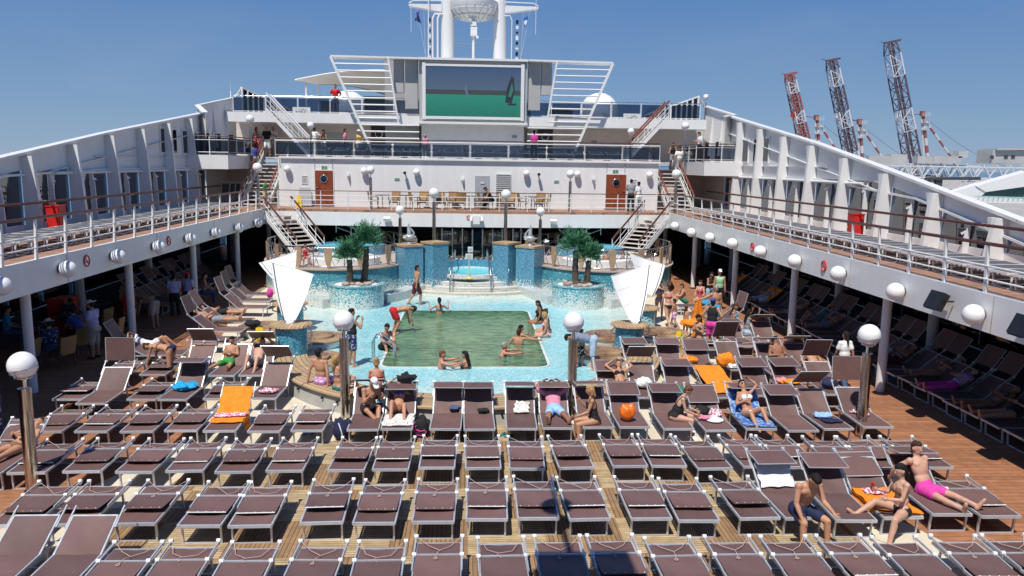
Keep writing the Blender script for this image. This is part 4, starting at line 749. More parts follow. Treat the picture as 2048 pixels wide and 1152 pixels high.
# ================================================================== quay: cranes, machinery, other ship
YC = 300.0
def crane(top, bot, w, peak, mastb, armend, label, dark):
    t = thing('harbour_crane', label, 'crane', (0, 0, 0), 0, 'lattice cranes'); A, B = gy(*bot, YC), gy(*top, YC); d = (B-A); ln = d.length; d.normalize(); x = Vector((0, 1, 0)).cross(d).normalized()*-1; yv = Vector((0, 1, 0))
    A = A-d*ln*0.35; ln = (B-A).length; nb = 17; m = MB(); crn = []
    for i in range(nb+1):
        f = i/nb; ww = w*(1.0-0.18*f)*(0.75 if i == nb else 1); c = A+d*(ln*f); crn.append([c-x*ww/2-yv*ww/2, c+x*ww/2-yv*ww/2, c+x*ww/2+yv*ww/2, c-x*ww/2+yv*ww/2])
    for i in range(nb):
        m.cur = 1 if (nb-1-i) % 5 in (1, 2) else 0
        for j in range(4):
            m.bar(crn[i][j], crn[i+1][j], 0.52 if j in (0, 3) else 0.38); m.bar(crn[i][j], crn[i][(j+1) % 4], 0.22); m.bar(crn[i][j] if i % 2 else crn[i][(j+1) % 4], crn[i+1][(j+1) % 4] if i % 2 else crn[i+1][j], 0.22)
    m.cur = 0
    for k3 in (0.35, 0.6): m.bar(A+x*w*(k3-0.5), B+x*w*(k3-0.5)*0.8, 0.46)
    m.build('boom', [dark, 'crane_white'], t)
    m = MB(); m.bar(B-x*w*0.85, B+x*w*0.45+d*0.5, 0.9, 0.8); m.bar(B+x*w*0.2, B+x*w*0.75+d*1.6, 0.2); m.build('boom_head', dark, t)
    Hd = A+d*(ln*0.62)+x*w*0.45; m = MB(); m.box(Hd, (1.7, 1.7, 1.5)); m.bar(Hd+x*0.6, Hd-d*2+x*0.2, 0.3); m.build('sheave_block', 'crane_white' if dark != 'crane_red' else 'red_box', t)
    P_, Q_, E_ = gy(*peak, YC), gy(*mastb, YC), gy(*armend, YC); m = MB(); nseg = 6; dn = (Q_-P_)
    for i in range(nseg): m.cur = i % 2; m.tube([P_+dn*(i/nseg), P_+dn*((i+1)/nseg)], 0.62, 10)
    for dx in (-1.7,):
        m.cur = 1; m.tube([P_+Vector((dx*0.3, 0, -1)), Q_+Vector((dx, 0, 0))], 0.3, 8)
    m.build('king_post', ['crane_red', 'crane_white'], t)
    m = MB()
    for zz in (0.0, -2.6, -5.2):
        c = P_+Vector((0.8, 0, zz)); m.box(c, (3.0, 2.2, 0.12))
        for dx in (-1.4, -0.5, 0.5, 1.4): m.bar(c+Vector((dx, -1, 0)), c+Vector((dx, -1, 1.1)), 0.1)
        m.bar(c+Vector((-1.4, -1, 1.1)), c+Vector((1.4, -1, 1.1)), 0.1); m.bar(c+Vector((-1.4, -1, 0.55)), c+Vector((1.4, -1, 0.55)), 0.08)
    m.build('platform', 'crane_white', t); MB().box(P_+Vector((-0.3, 0, 1.0)), (1.5, 1.5, 1.8)).build('peak_cap', 'crane_red', t)
    m = MB(); dn = E_-(P_+Vector((1.2, 0, -2))); n0 = P_+Vector((1.2, 0, -2))
    for i in range(6): m.cur = (i+1) % 2; m.tube([n0+dn*(i/6), n0+dn*((i+1)/6)], 0.42, 8)
    m.build('back_stay', ['crane_red', 'crane_white'], t)
    m = MB()
    for k3 in (-0.5, 0.1, 0.7): m.tube([Hd+Vector((k3, 0, 0)), P_+Vector((k3*0.6, 0, 0.8))], 0.07, 4)
    far = P_+Vector((36, 0, -19)); m.tube([P_+Vector((1.5, 0, -1.0)).lerp(far-P_, i/8)+Vector((0, 0, -2.2*math.sin(PI*i/8))) for i in range(9)], 0.06, 4); m.build('cable', 'dark_grey', t)
crane((1578, 150), (1612, 300), 3.7, (1634, 240), (1640, 320), (1690, 325), 'leftmost and lowest lattice crane, its boom rusty red at the tip', 'crane_red')
crane((1662, 122), (1706, 330), 4.2, (1720, 248), (1726, 335), (1775, 330), 'middle lattice crane, dark and white boom', 'crane_dark')
crane((1780, 86), (1832, 360), 5.0, (1846, 232), (1856, 320), (1905, 318), 'rightmost and tallest lattice crane, dark boom reaching highest', 'crane_dark')
gt = thing('harbour_gantry', 'white lattice gantry girder with counterweight boxes behind the right glazing', 'gantry', (0, 0, 0)); YG = 240.0
def gp(px, py, Y=YG): return gy(px, py, Y)
m = MB()
for (x0, x1, yt, yb) in ((1690, 2060, 330, 352), (1790, 1960, 327, 357)):
    nsg = int((x1-x0)/13); Yd = YG if yt == 330 else YG+3
    for py in (yt, yb): m.bar(gp(x0, py, Yd), gp(x1, py+6, Yd), 0.4)
    for i in range(nsg): a, b = x0+(x1-x0)*i/nsg, x0+(x1-x0)*(i+1)/nsg; m.bar(gp(a, yt if i % 2 else yb, Yd), gp(b, yb+4 if i % 2 else yt+4, Yd), 0.3)
m.build('girder', 'crane_white', gt)
for (x0, x1, yt, yb) in ((1740, 1782, 312, 330), (1784, 1815, 308, 331), (1838, 1868, 312, 327), (1869, 1925, 312, 327), (1920, 1938, 302, 316)): a, b = gp(x0, yt), gp(x1, yb); MB().box(((a.x+b.x)/2, YG+2, (a.z+b.z)/2), (b.x-a.x, 3, a.z-b.z)).build('counterweight', 'port_grey', gt)
m = MB(); rr = random.Random(4)
for i in range(60): a = gp(1690+rr.random()*270, 345+rr.random()*32); b = a+Vector((rr.uniform(-2, 2), 0, rr.uniform(-1.6, 1.6))); m.bar(a, b, 0.22)
for i in range(9): a = gp(1925+i*12, 362); m.bar(a, a+Vector((0.9*(1 if i % 2 else -1), 0, -2.2)), 0.25)
m.build('machinery', 'crane_white', gt)
m = MB()
for px in (1862, 1878, 1700, 1740): m.box(gp(px, 366)+Vector((0, 1, 0)), (2.2, 2, 5))
m.bar(gp(1850, 357), gp(1960, 357), 0.9); m.build('undercarriage', 'dark_grey', gt)
ht = thing('crane_cabin', 'grey machinery house high on the gantry at the right edge', 'cabin', (0, 0, 0)); a, b = gp(1978, 300, 250), gp(2070, 328, 250); MB().box(((a.x+b.x)/2, 252, (a.z+b.z)/2), (b.x-a.x, 8, a.z-b.z)).build('housing', 'port_grey', ht); MB().bar(gp(1976, 299, 251.5), gp(2070, 299, 251.5), 9, 0.5).build('roof', 'port_grey', ht)
for px in (1984, 2012, 2026): a = gp(px, 314, 247.9); MB().box(a, (1.2, 0.1, 1.0)).build('window', 'dark_grey', ht)
m = MB()
for i in range(9): a = gp(1955+i*14, 338, 246); m.bar(a, gp(1962+i*14, 352 if i % 2 else 326, 246), 0.25)
m.build('bracing', 'port_grey', ht)
bt = thing('neighbour_ship', 'white upper works with green glass of another ship beyond the right glazing', 'ship', (0, 0, 0)); Yn = 150.0
def npx(px, py, Y=Yn): return gy(px, py, Y)
P1 = [npx(1952, 372), npx(2060, 342), npx(2060, 372), npx(1972, 384)]; MB().prism(P1, (0, 3, 0)).build('roof', 'white_paint', bt)
P2 = [npx(1972, 385), npx(2060, 373), npx(2060, 396), npx(1966, 392)]; MB().prism([q2+Vector((0, 0.8, 0)) for q2 in P2], (0, 2, 0)).build('window_band', mat('green_glass', (0.02, 0.09, 0.09), 0.1, var=0.2), bt)
P3 = [npx(1908, 384), npx(1968, 366), npx(1978, 380), npx(1962, 394), npx(2060, 398), npx(2060, 470), npx(1890, 470)]; MB().prism([q2+Vector((0, 0.2, 0)) for q2 in P3], (0, 2.5, 0)).build('hull', 'white_paint', bt)
m = MB()
for i in range(12): a = npx(1958+i*10, 394, 149); m.bar(a, npx(1955+i*10, 404, 149), 0.16)
m.bar(npx(1950, 392, 149), npx(2060, 396, 149), 0.18); m.build('railing', mat('pale_green', (0.35, 0.55, 0.55)), bt)
for i, (x, y, z, sx_, sz2, c) in enumerate(((-60, 60, -6, 22, 12, (0.25, 0.06, 0.05)), (-75, 95, -5, 30, 14, (0.1, 0.16, 0.22)), (-48, 45, -9, 14, 5, (0.6, 0.6, 0.6)))):
    t = thing('port_shed', f'{["rust red", "slate blue", "pale grey", "teal", "mid grey", "charcoal"][i]} port shed glimpsed through the ship glazing', 'shed', (x, y, z), 0, 'port sheds'); mn = mat(f'shed_paint_{i}', c, 0.7, var=0.2, scale=0.3)
    MB().box((0, 0, 0), (sx_, 26, sz2)).build('wall', mn, t); MB().prism([(-sx_/2-0.5, -13.5, sz2/2), (sx_/2+0.5, -13.5, sz2/2), (0, -13.5, sz2/2+2.2)], (0, 27, 0)).build('roof', 'port_grey', t)
# ================================================================== steps, pillars, upper pool
stp = thing('pool_steps', 'broad white curved steps rising to the small upper pool', 'steps', (0.25, 40.9, 0))
for i, (r, z) in enumerate(((4.75, 0.17), (4.35, 0.36), (3.95, 0.55), (3.55, 0.75))):
    MB().lathe([(0.4, z-0.2), (r-0.03, z-0.2), (r, z-0.17), (r, z-0.03), (r-0.03, z), (0.4, z)], n=30, a0=rad(-90-33-i*3), a1=rad(-90+33+i*3)).build('step', 'mosaic_white', stp, 30)
    MB().lathe([(r-0.30, z+0.002), (r+0.012, z+0.002), (r+0.012, z-0.06), (r-0.005, z-0.06)], n=30, a0=rad(-90-33-i*3), a1=rad(-90+33+i*3)).build('step_edge', mat('step_edge', (0.66, 0.64, 0.58), 0.5) if i else 'cream_deck', stp, 30)
up = thing('upper_pool', 'small bright cyan pool behind the curved steps', 'pool', (0.25, 41.2, 0.0)); c = gz(940, 543, 0.85)
up.location = (c.x, c.y+0.2, 0)
MB().lathe([(1.62, 0.70), (1.62, 0.86), (1.36, 0.88), (1.34, 0.80)], n=40, ey=1.15).build('rim', 'mosaic_white', up, 40); MB().lathe([(0.01, 0.83), (1.36, 0.83)], n=40, ey=1.15).build('water', 'cyan_water', up)
MB().lathe([(1.38, 0.85), (1.38, 1.22), (1.6, 1.24), (1.62, 0.8)], n=30, a0=rad(15), a1=rad(165), ey=1.15).build('back_wall', 'mosaic_pillar', up, 40)
structure(MB().prism([(-3.1, 40.6, 0), (3.6, 40.6, 0), (3.6, 47, 0), (-3.1, 47, 0)], (0, 0, 0.7)).build('terrace', 'cream_deck'))
def handrails(name, label, pts_list, grp, r=0.03):
    t = thing(name, label, 'handrail', (0, 0, 0), 0, grp)
    for pts in pts_list: MB().tube(pts, r, 8).build('rail', 'chrome', t, 60)
    return t
for k3, (xa, lab) in enumerate(((900, 'left'), (982, 'right'))):
    b0, b1, b2 = gz(xa, 592, 0.0), gz(xa+(4 if k3 == 0 else -4), 553, 0.75), gz(xa+(10 if k3 == 0 else -8), 535, 0.83)
    handrails('step_handrail', f'{lab} chrome handrail on the curved white steps', [[b0, b0+Vector((0, 0, 0.85)), b1+Vector((0, 0, 0.9)), b1], [b1, b1+Vector((0, 0, 0.8)), b2+Vector((0, 0, 0.95)), b2+Vector((0, 0.3, 0))], [b0.lerp(b1, 0.5)+Vector((0, 0, 0.2)), b0.lerp(b1, 0.5)+Vector((0, 0, 0.88))]], 'chrome step handrails')
sg = gz(938, 556, 0.76); t = thing('notice_stand', 'two white notices on a pole before the small upper pool', 'sign', (sg.x, sg.y, 0.75)); MB().tube([(0, 0, 0), (0, 0, 1.35)], 0.02, 8).build('pole', 'rope', t); MB().lathe([(0.01, 0), (0.18, 0), (0.16, 0.04), (0.01, 0.05)], n=14).build('base', 'yellow_plastic', t)
MB().box((0, -0.03, 1.05), (0.34, 0.02, 0.26)).build('notice', 'sign_white', t); MB().box((0.06, -0.03, 1.38), (0.24, 0.02, 0.26)).build('notice', 'sign_white', t)
m = MB()
for i in range(4): m.box((0, -0.045, 0.97+i*0.05), (0.24, 0.006, 0.015)); m.box((0.06, -0.045, 1.31+i*0.045), (0.16, 0.006, 0.014))
m.build('text_line', 'sign_grey', t)
tp = thing('barrier_tape', 'striped tape strung across the closed upper pool', 'tape', (0, 0, 0)); m = MB(); a, b, c = gz(892, 552, 0.75)+Vector((0, 0.4, 0.95)), sg+Vector((0, 0, 1.0)), gz(990, 552, 0.75)+Vector((0, 0.4, 0.95)); a, c = a+Vector((0, 0.6, 0)), c+Vector((0, 0.6, 0))
for (p, q2) in ((a, b), (b, c)):
    for i in range(10): m.cur = i % 2; u, v = p.lerp(q2, i/10), p.lerp(q2, (i+1)/10); sgz = lambda f: Vector((0, 0, -0.16*math.sin(PI*f))); m.bar(u+sgz(i/10), v+sgz((i+1)/10), 0.012, 0.06)
m.build('tape', ['sign_white', 'dark_grey'], tp)
def pillar(px, pyb, pyt, zb, w, rz, label):
    c = gz(px, pyb, zb); Y = c.y+w*0.6; zt = gy(px, pyt, Y-0.3).z; t = thing('tile_pillar', label, 'pillar', (c.x, Y, 0), rz, 'blue tiled pillars')
    m = MB(); m.box((0, 0, (zt-0.05)/2), (w, w, zt-0.05)); m.build('shaft', 'mosaic_pillar', t); MB().box((0, 0, zt), (w+0.07, w+0.07, 0.09)).build('cap', 'teak_bench', t); return c.x, Y, zt
pl = [pillar(817, 588, 491, 0.0, 0.98, rad(32), 'outer left blue tiled pillar carrying a shell sculpture'), pillar(869, 556, 486, 0.75, 0.92, rad(40), 'inner left blue tiled pillar carrying a lamp'),
      pillar(1013, 556, 487, 0.75, 0.92, rad(-40), 'inner right blue tiled pillar carrying a lamp'), pillar(1060, 590, 494, 0.0, 0.98, rad(-32), 'outer right blue tiled pillar carrying a shell sculpture')]
for i, (s, px, py, lab) in enumerate(((-1, 815, 455, 'left'), (1, 1058, 456, 'right'))):
    x, y, z = pl[0 if s < 0 else 3]; t = thing('shell_sculpture', f'grey spiny shell sculpture on the outer {lab} pillar', 'sculpture', (x, y, z+0.045), 0, 'shell sculptures')
    MB().lathe([(0.01, 0), (0.14, 0), (0.10, 0.08), (0.06, 0.16), (0.01, 0.16)], n=12).build('base', 'sculpture', t)
    m = MB(); m.sphere((0, 0, 0.3), 0.2, 14, 10, (1.3, 0.9, 0.85)); m.tube([(0.02, 0, 0.35), (0.0, 0, 0.6), (0.03*s, 0, 0.85), (0.0, 0, 0.98)], [0.13, 0.09, 0.05, 0.012], 10)
    for k3 in range(7): a = k3*0.9; m.tube([(0.15*math.cos(a), 0.1*math.sin(a), 0.28), (0.34*math.cos(a), 0.22*math.sin(a), 0.36+0.05*math.sin(3*a))], [0.07, 0.012], 8)
    m.tube([(-0.2*s, 0, 0.35), (-0.22*s, 0, 0.55), (-0.10*s, 0, 0.7), (-0.02*s, 0, 0.8)], [0.06, 0.05, 0.04, 0.02], 8); m.build('shell', 'sculpture', t, 50)
for s in (-1, 1):
    a, b = pl[0 if s < 0 else 3], pl[1 if s < 0 else 2]; sx2 = thing('side_steps', f'short white steps between the two {side[s]} pillars', 'steps', (0, 0, 0), 0, 'side steps')
    for i in range(4): y = a[1]-0.1+i*0.42; MB().box(((a[0]+b[0])/2+s*0.05, y+0.5, 0.12+i*0.2), (1.25, 1.0, 0.24+i*0.4 if False else 0.2)).build('step', 'mosaic_white', sx2)
    q2 = Vector(((a[0]+b[0])/2-s*0.45, a[1]-0.2, 1.0)); handrails('stair_handrail', f'slanting chrome rail between the {side[s]} pillars', [[q2+Vector((0, 0, -0.6)), q2+Vector((0, 0, 0.15)), q2+Vector((-s*0.0-s*0.1, 1.5, 0.95))]], 'slanting pillar rails', 0.035)
# glass screen behind the upper pool
gs = thing('glass_screen', 'row of tall glass panes between steel posts under the balcony', 'glass screen', (0, 0, 0)); Yg = 43.6; zg0 = 0.7
pxs = [868, 884, 905, 925, 945, 965, 985, 1004, 1026, 1042, 1062]
for i, px in enumerate(pxs):
    p = gy(px, 455, Yg); yy = Yg-0.5+abs(px-965)*0.006; MB().tube([(p.x, yy, zg0), (p.x, yy, p.z-0.05)], 0.05, 10).build('post', 'chrome', gs, 40)
    if i < len(pxs)-1: p2 = gy(pxs[i+1], 455, Yg); y2 = Yg-0.5+abs(pxs[i+1]-965)*0.006; MB().prism([(p.x+0.06, yy, zg0+0.1), (p2.x-0.06, y2, zg0+0.1), (p2.x-0.06, y2, p2.z-0.15), (p.x+0.06, yy, p.z-0.15)], (0, 0.02, 0)).build('pane', 'clear_glass', gs)
for i, (px, w, h) in enumerate(((884, 0.7, 0.8), (960, 1.2, 0.7), (1048, 0.8, 0.8), (920, 0.6, 0.5))):
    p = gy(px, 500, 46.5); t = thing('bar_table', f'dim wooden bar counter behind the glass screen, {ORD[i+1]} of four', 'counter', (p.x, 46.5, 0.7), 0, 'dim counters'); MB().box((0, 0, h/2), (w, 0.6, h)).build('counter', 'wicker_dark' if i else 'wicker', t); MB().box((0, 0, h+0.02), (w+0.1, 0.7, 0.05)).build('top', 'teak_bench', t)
# ================================================================== raised jacuzzi terraces
for s in (-1, 1):
    cx, cy, A, B, H = s*6.5+0.1, 40.2, 3.75, 4.7, 1.36; bt = thing('jacuzzi_terrace', f'{side[s]} raised terrace with turquoise to white mosaic wall and a whirlpool', 'terrace', (cx, cy, 0), 0, 'raised mosaic terraces')
    ey = B/A
    MB().lathe([(A+0.02, 0), (A, H-0.08)], n=72, ey=ey).build('mosaic_wall', 'mosaic_basin', bt, 40)
    MB().lathe([(A, H-0.08), (A+0.07, H-0.07), (A+0.07, H), (A-0.25, H)], n=72, ey=ey).build('coping', mat('coping', (0.50, 0.38, 0.29), 0.6), bt, 30)
    MB().lathe([(0.01, H-0.01), (A-0.2, H-0.01)], n=48, ey=ey).build('terrace_floor', mat('terrace_tiles', (0.46, 0.39, 0.33), 0.6, var=0.3, scale=9), bt)
    # whirlpool
    j = Vector((-s*0.35, -2.4, H)); MB().lathe([(1.75, 0), (1.75, 0.30), (1.6, 0.34), (1.35, 0.34), (1.3, 0.2)], j, 40, ey=0.8).build('whirlpool_rim', 'white_plastic', bt, 40); MB().lathe([(0.01, 0.24), (1.34, 0.24)], j, 40, ey=0.8).build('whirlpool_water', 'spa_water', bt)
    j2 = Vector((-s*0.1, 1.6, H)); MB().lathe([(1.9, 0), (1.9, 0.45), (1.75, 0.5), (1.5, 0.5), (1.45, 0.3)], j2, 36, ey=0.7).build('paddling_pool_rim', 'mosaic_pillar', bt, 40); MB().lathe([(0.01, 0.42), (1.5, 0.42)], j2, 36, ey=0.7).build('paddling_pool_water', 'cyan_water', bt)
    # balustrade with arcs and paddle shaped panels
    rl = thing('terrace_railing', f'round steel railing with arcs and wooden paddle panels on the {side[s]} terrace', 'railing', (cx, cy, H), 0, 'terrace railings'); ra, rb = A-0.1, (A-0.1)*ey
    a0, a1 = (rad(150), rad(150+285)) if s < 0 else (rad(105), rad(105+285))
    if s < 0: a0, a1 = rad(150), rad(435)
    else: a0, a1 = rad(105), rad(390)
    el_ = lambda t, z, k2=1.0: Vector((ra*k2*math.cos(t), rb*k2*math.sin(t), z))
    for z, r in ((0.08, 0.025), (0.93, 0.04), (0.55, 0.018)): MB().tube([el_(a0+(a1-a0)*i/70, z) for i in range(71)], r, 7).build('rail', 'chrome' if z != 0.93 else 'polished_steel', rl, 60)
    m = MB(); nA = 26
    for i in range(nA):
        t0, t1 = a0+(a1-a0)*i/nA, a0+(a1-a0)*(i+1.4)/nA
        m.tube([el_(t0+(t1-t0)*u/8, 0.08+0.82*math.sin(PI*u/8)*0.95) for u in range(9)], 0.014, 5)
    for i in range(0, nA+1, 2): t0 = a0+(a1-a0)*i/nA; m.tube([el_(t0, 0), el_(t0, 0.93)], 0.022, 6)
    m.build('arc_bars', 'chrome', rl, 60)
    npan = 13
    for i in range(npan):
        t0 = a0+(a1-a0)*(i+0.5)/npan; c = el_(t0, 0, 1.012); tx = Vector((-ra*math.sin(t0), rb*math.cos(t0), 0)).normalized(); w = 0.17
        pr = [c+tx*u+Vector((0, 0, z)) for u, z in ((-w, 0.95), (w, 0.95), (w*0.95, 0.45), (w*0.5, 0.12), (0, 0.02), (-w*0.5, 0.12), (-w*0.95, 0.45))]; MB().prism(pr, tx.cross(Vector((0, 0, 1)))*0.04).build('paddle_panel', mat('paddle_wood', (0.40, 0.27, 0.17), 0.55, var=0.15, rand=0.2), rl)
    # planter in front, with its palm like trees
    bc = gz(706 if s < 0 else 1162, 622, 0); R = 1.14 if s < 0 else 1.12; P0 = Vector((bc.x, bc.y+R, 0)); zt = 1.0
    pt = thing('round_planter', f'{side[s]} round mosaic planter fading from turquoise to white', 'planter', P0, 0, 'round mosaic planters')
    MB().lathe([(R+0.02, 0), (R+0.02, zt-0.05), (R+0.05, zt-0.04), (R+0.05, zt), (R-0.17, zt+0.01), (R-0.17, zt-0.1)], n=56).build('planter_wall', 'mosaic_planter', pt, 40); MB().lathe([(0.01, zt-0.03), (R-0.17, zt-0.05)], n=32).build('gravel', 'gravel_white', pt)
    rr = random.Random(5+s)
    for i in range(13):
        a = rr.uniform(0, 2*PI); d = rr.uniform(0.35, 0.8); r = rr.uniform(0.07, 0.17); m = MB(); m.sphere((0, 0, 0), r, 9, 7, (1.2, rr.uniform(0.8, 1.1), 0.65)); m.v = [(x*(1+rr.uniform(-.12, .12)), y*(1+rr.uniform(-.12, .12)), z*(1+rr.uniform(-.15, .15))) for x, y, z in m.v]
        wpos = ['front', 'left', 'right', 'back', 'middle']; o = m.build('stone', 'stone', None, 60, (P0.x+d*math.cos(a), P0.y+d*math.sin(a), zt+r*0.25)); tag(o, f'loose stone lying on the gravel of the {side[s]} planter', 'stone', f'stones of the {side[s]} planter')
    for k3, (dx, dy, h, cr, lean, lab) in enumerate((((-0.25, -0.15, 1.08, 0.54, 0.0, 'shorter'), (0.28, 0.2, 1.62, 0.62, 0.16, 'taller')) if s < 0 else ((-0.10, 0.15, 1.5, 0.60, -0.03, 'taller'), (0.36, -0.12, 1.1, 0.54, 0.06, 'shorter')))):
        tr = thing('palm_tree', f'{lab} dark green spiky tree in the {side[s]} planter', 'tree', (P0.x+dx, P0.y+dy, zt-0.05), 0, 'spiky planter trees'); m = MB(); pts = [(lean*math.sin(1.2*u), 0.02*math.sin(5*u), h*u) for u in [i/10 for i in range(11)]]; rad_ = [0.15-0.05*i/10+0.02*(i % 2)+(0.08 if i == 0 else 0) for i in range(11)]; m.tube(pts, rad_, 10)
        for i in range(5): a = i*1.3; m.tube([(0.1*math.cos(a), 0.1*math.sin(a), 0.14), (0.32*math.cos(a), 0.32*math.sin(a), 0.02)], [0.07, 0.02], 6)
        m.build('trunk', 'bark', tr, 60)
        m = MB(); top = Vector(pts[-1]); nl = 1900
        for i in range(nl):
            # stems fan out from the head, leaves tuft along them
            th, ph = rr.uniform(0, 2*PI), math.acos(rr.uniform(-0.45, 1.0)); sd3 = Vector((math.sin(ph)*math.cos(th), math.sin(ph)*math.sin(th), math.cos(ph)*1.0)); k4 = math.floor(th*2.6)*7+math.floor(ph*4); amp = 0.72+0.38*math.sin(k4*12.9898)
            rad0 = cr*amp*rr.uniform(0.25, 1.0)**0.6; c = top+Vector((0, 0, 0.42*cr))+Vector((sd3.x*rad0, sd3.y*rad0, sd3.z*rad0*0.95)); d = (sd3+Vector((rr.uniform(-.7, .7), rr.uniform(-.7, .7), rr.uniform(-.1, .9)))).normalized(); ln = rr.uniform(0.14, 0.30); sw = d.cross(Vector((rr.uniform(-1, 1), rr.uniform(-1, 1), rr.uniform(-1, 1)))).normalized()*rr.uniform(0.012, 0.024)
            m.add([c-sw*0.5, c+d*ln*0.45-sw+Vector((0, 0, 0.01)), c+d*ln, c+d*ln*0.45+sw], [(0, 1, 2, 3)])
        for i in range(30):
            th = rr.uniform(0, 2*PI); tl = rr.uniform(0.3, 1.6); d = Vector((math.cos(th)*tl, math.sin(th)*tl, 1)).normalized(); b0 = top+Vector((0, 0, 0.45*cr)); ln = cr*rr.uniform(1.0, 1.55)
            for j in range(26):
                c = b0+d*ln*(0.4+0.6*j/26); a = rr.uniform(0, 2*PI); dd = (d*0.9+Vector((math.cos(a), math.sin(a), 0))*0.7).normalized(); sw = dd.cross(d).normalized()*0.012; m.add([c, c+dd*0.09-sw, c+dd*0.17, c+dd*0.09+sw], [(0, 1, 2, 3)])
        k5 = 'spiky_foliage'
        if k5 not in MATS:
            k = NT(k5); oi = k.n('NewGeometry'); v = k.mix(oi.outputs['Random Per Island'], (0.022, 0.105, 0.055), (0.095, 0.285, 0.135)); k.col(v); k.rough(0.55); k.b.inputs['Subsurface Weight'].default_value = 0.0
        m.build('crown', k5, tr, fix=False)
    # low white step wall between planter and steps
    lw = thing('low_wall', f'low white mosaic seat wall beside the {side[s]} planter', 'wall', (0, 0, 0), 0, 'low seat walls'); pts = [gz(760, 610, 0), gz(800, 600, 0), gz(842, 585, 0)] if s < 0 else [gz(1110, 612, 0), gz(1085, 604, 0), gz(1052, 590, 0)]
    for i in range(2): a, b = pts[i]+Vector((0, 0.35, 0.2)), pts[i+1]+Vector((0, 0.35, 0.2)); MB().bar(a, b+(b-a)*0.03, 0.7, 0.4).build('seat', 'mosaic_white', lw)
    pq = [gz(610, 612, 0), gz(655, 620, 0)] if s < 0 else [gz(1213, 620, 0), gz(1258, 612, 0)]
    MB().bar(pq[0]+Vector((0, 0.4, 0.2)), pq[1]+Vector((0, 0.4, 0.2)), 0.7, 0.4).build('seat', 'mosaic_white', lw)
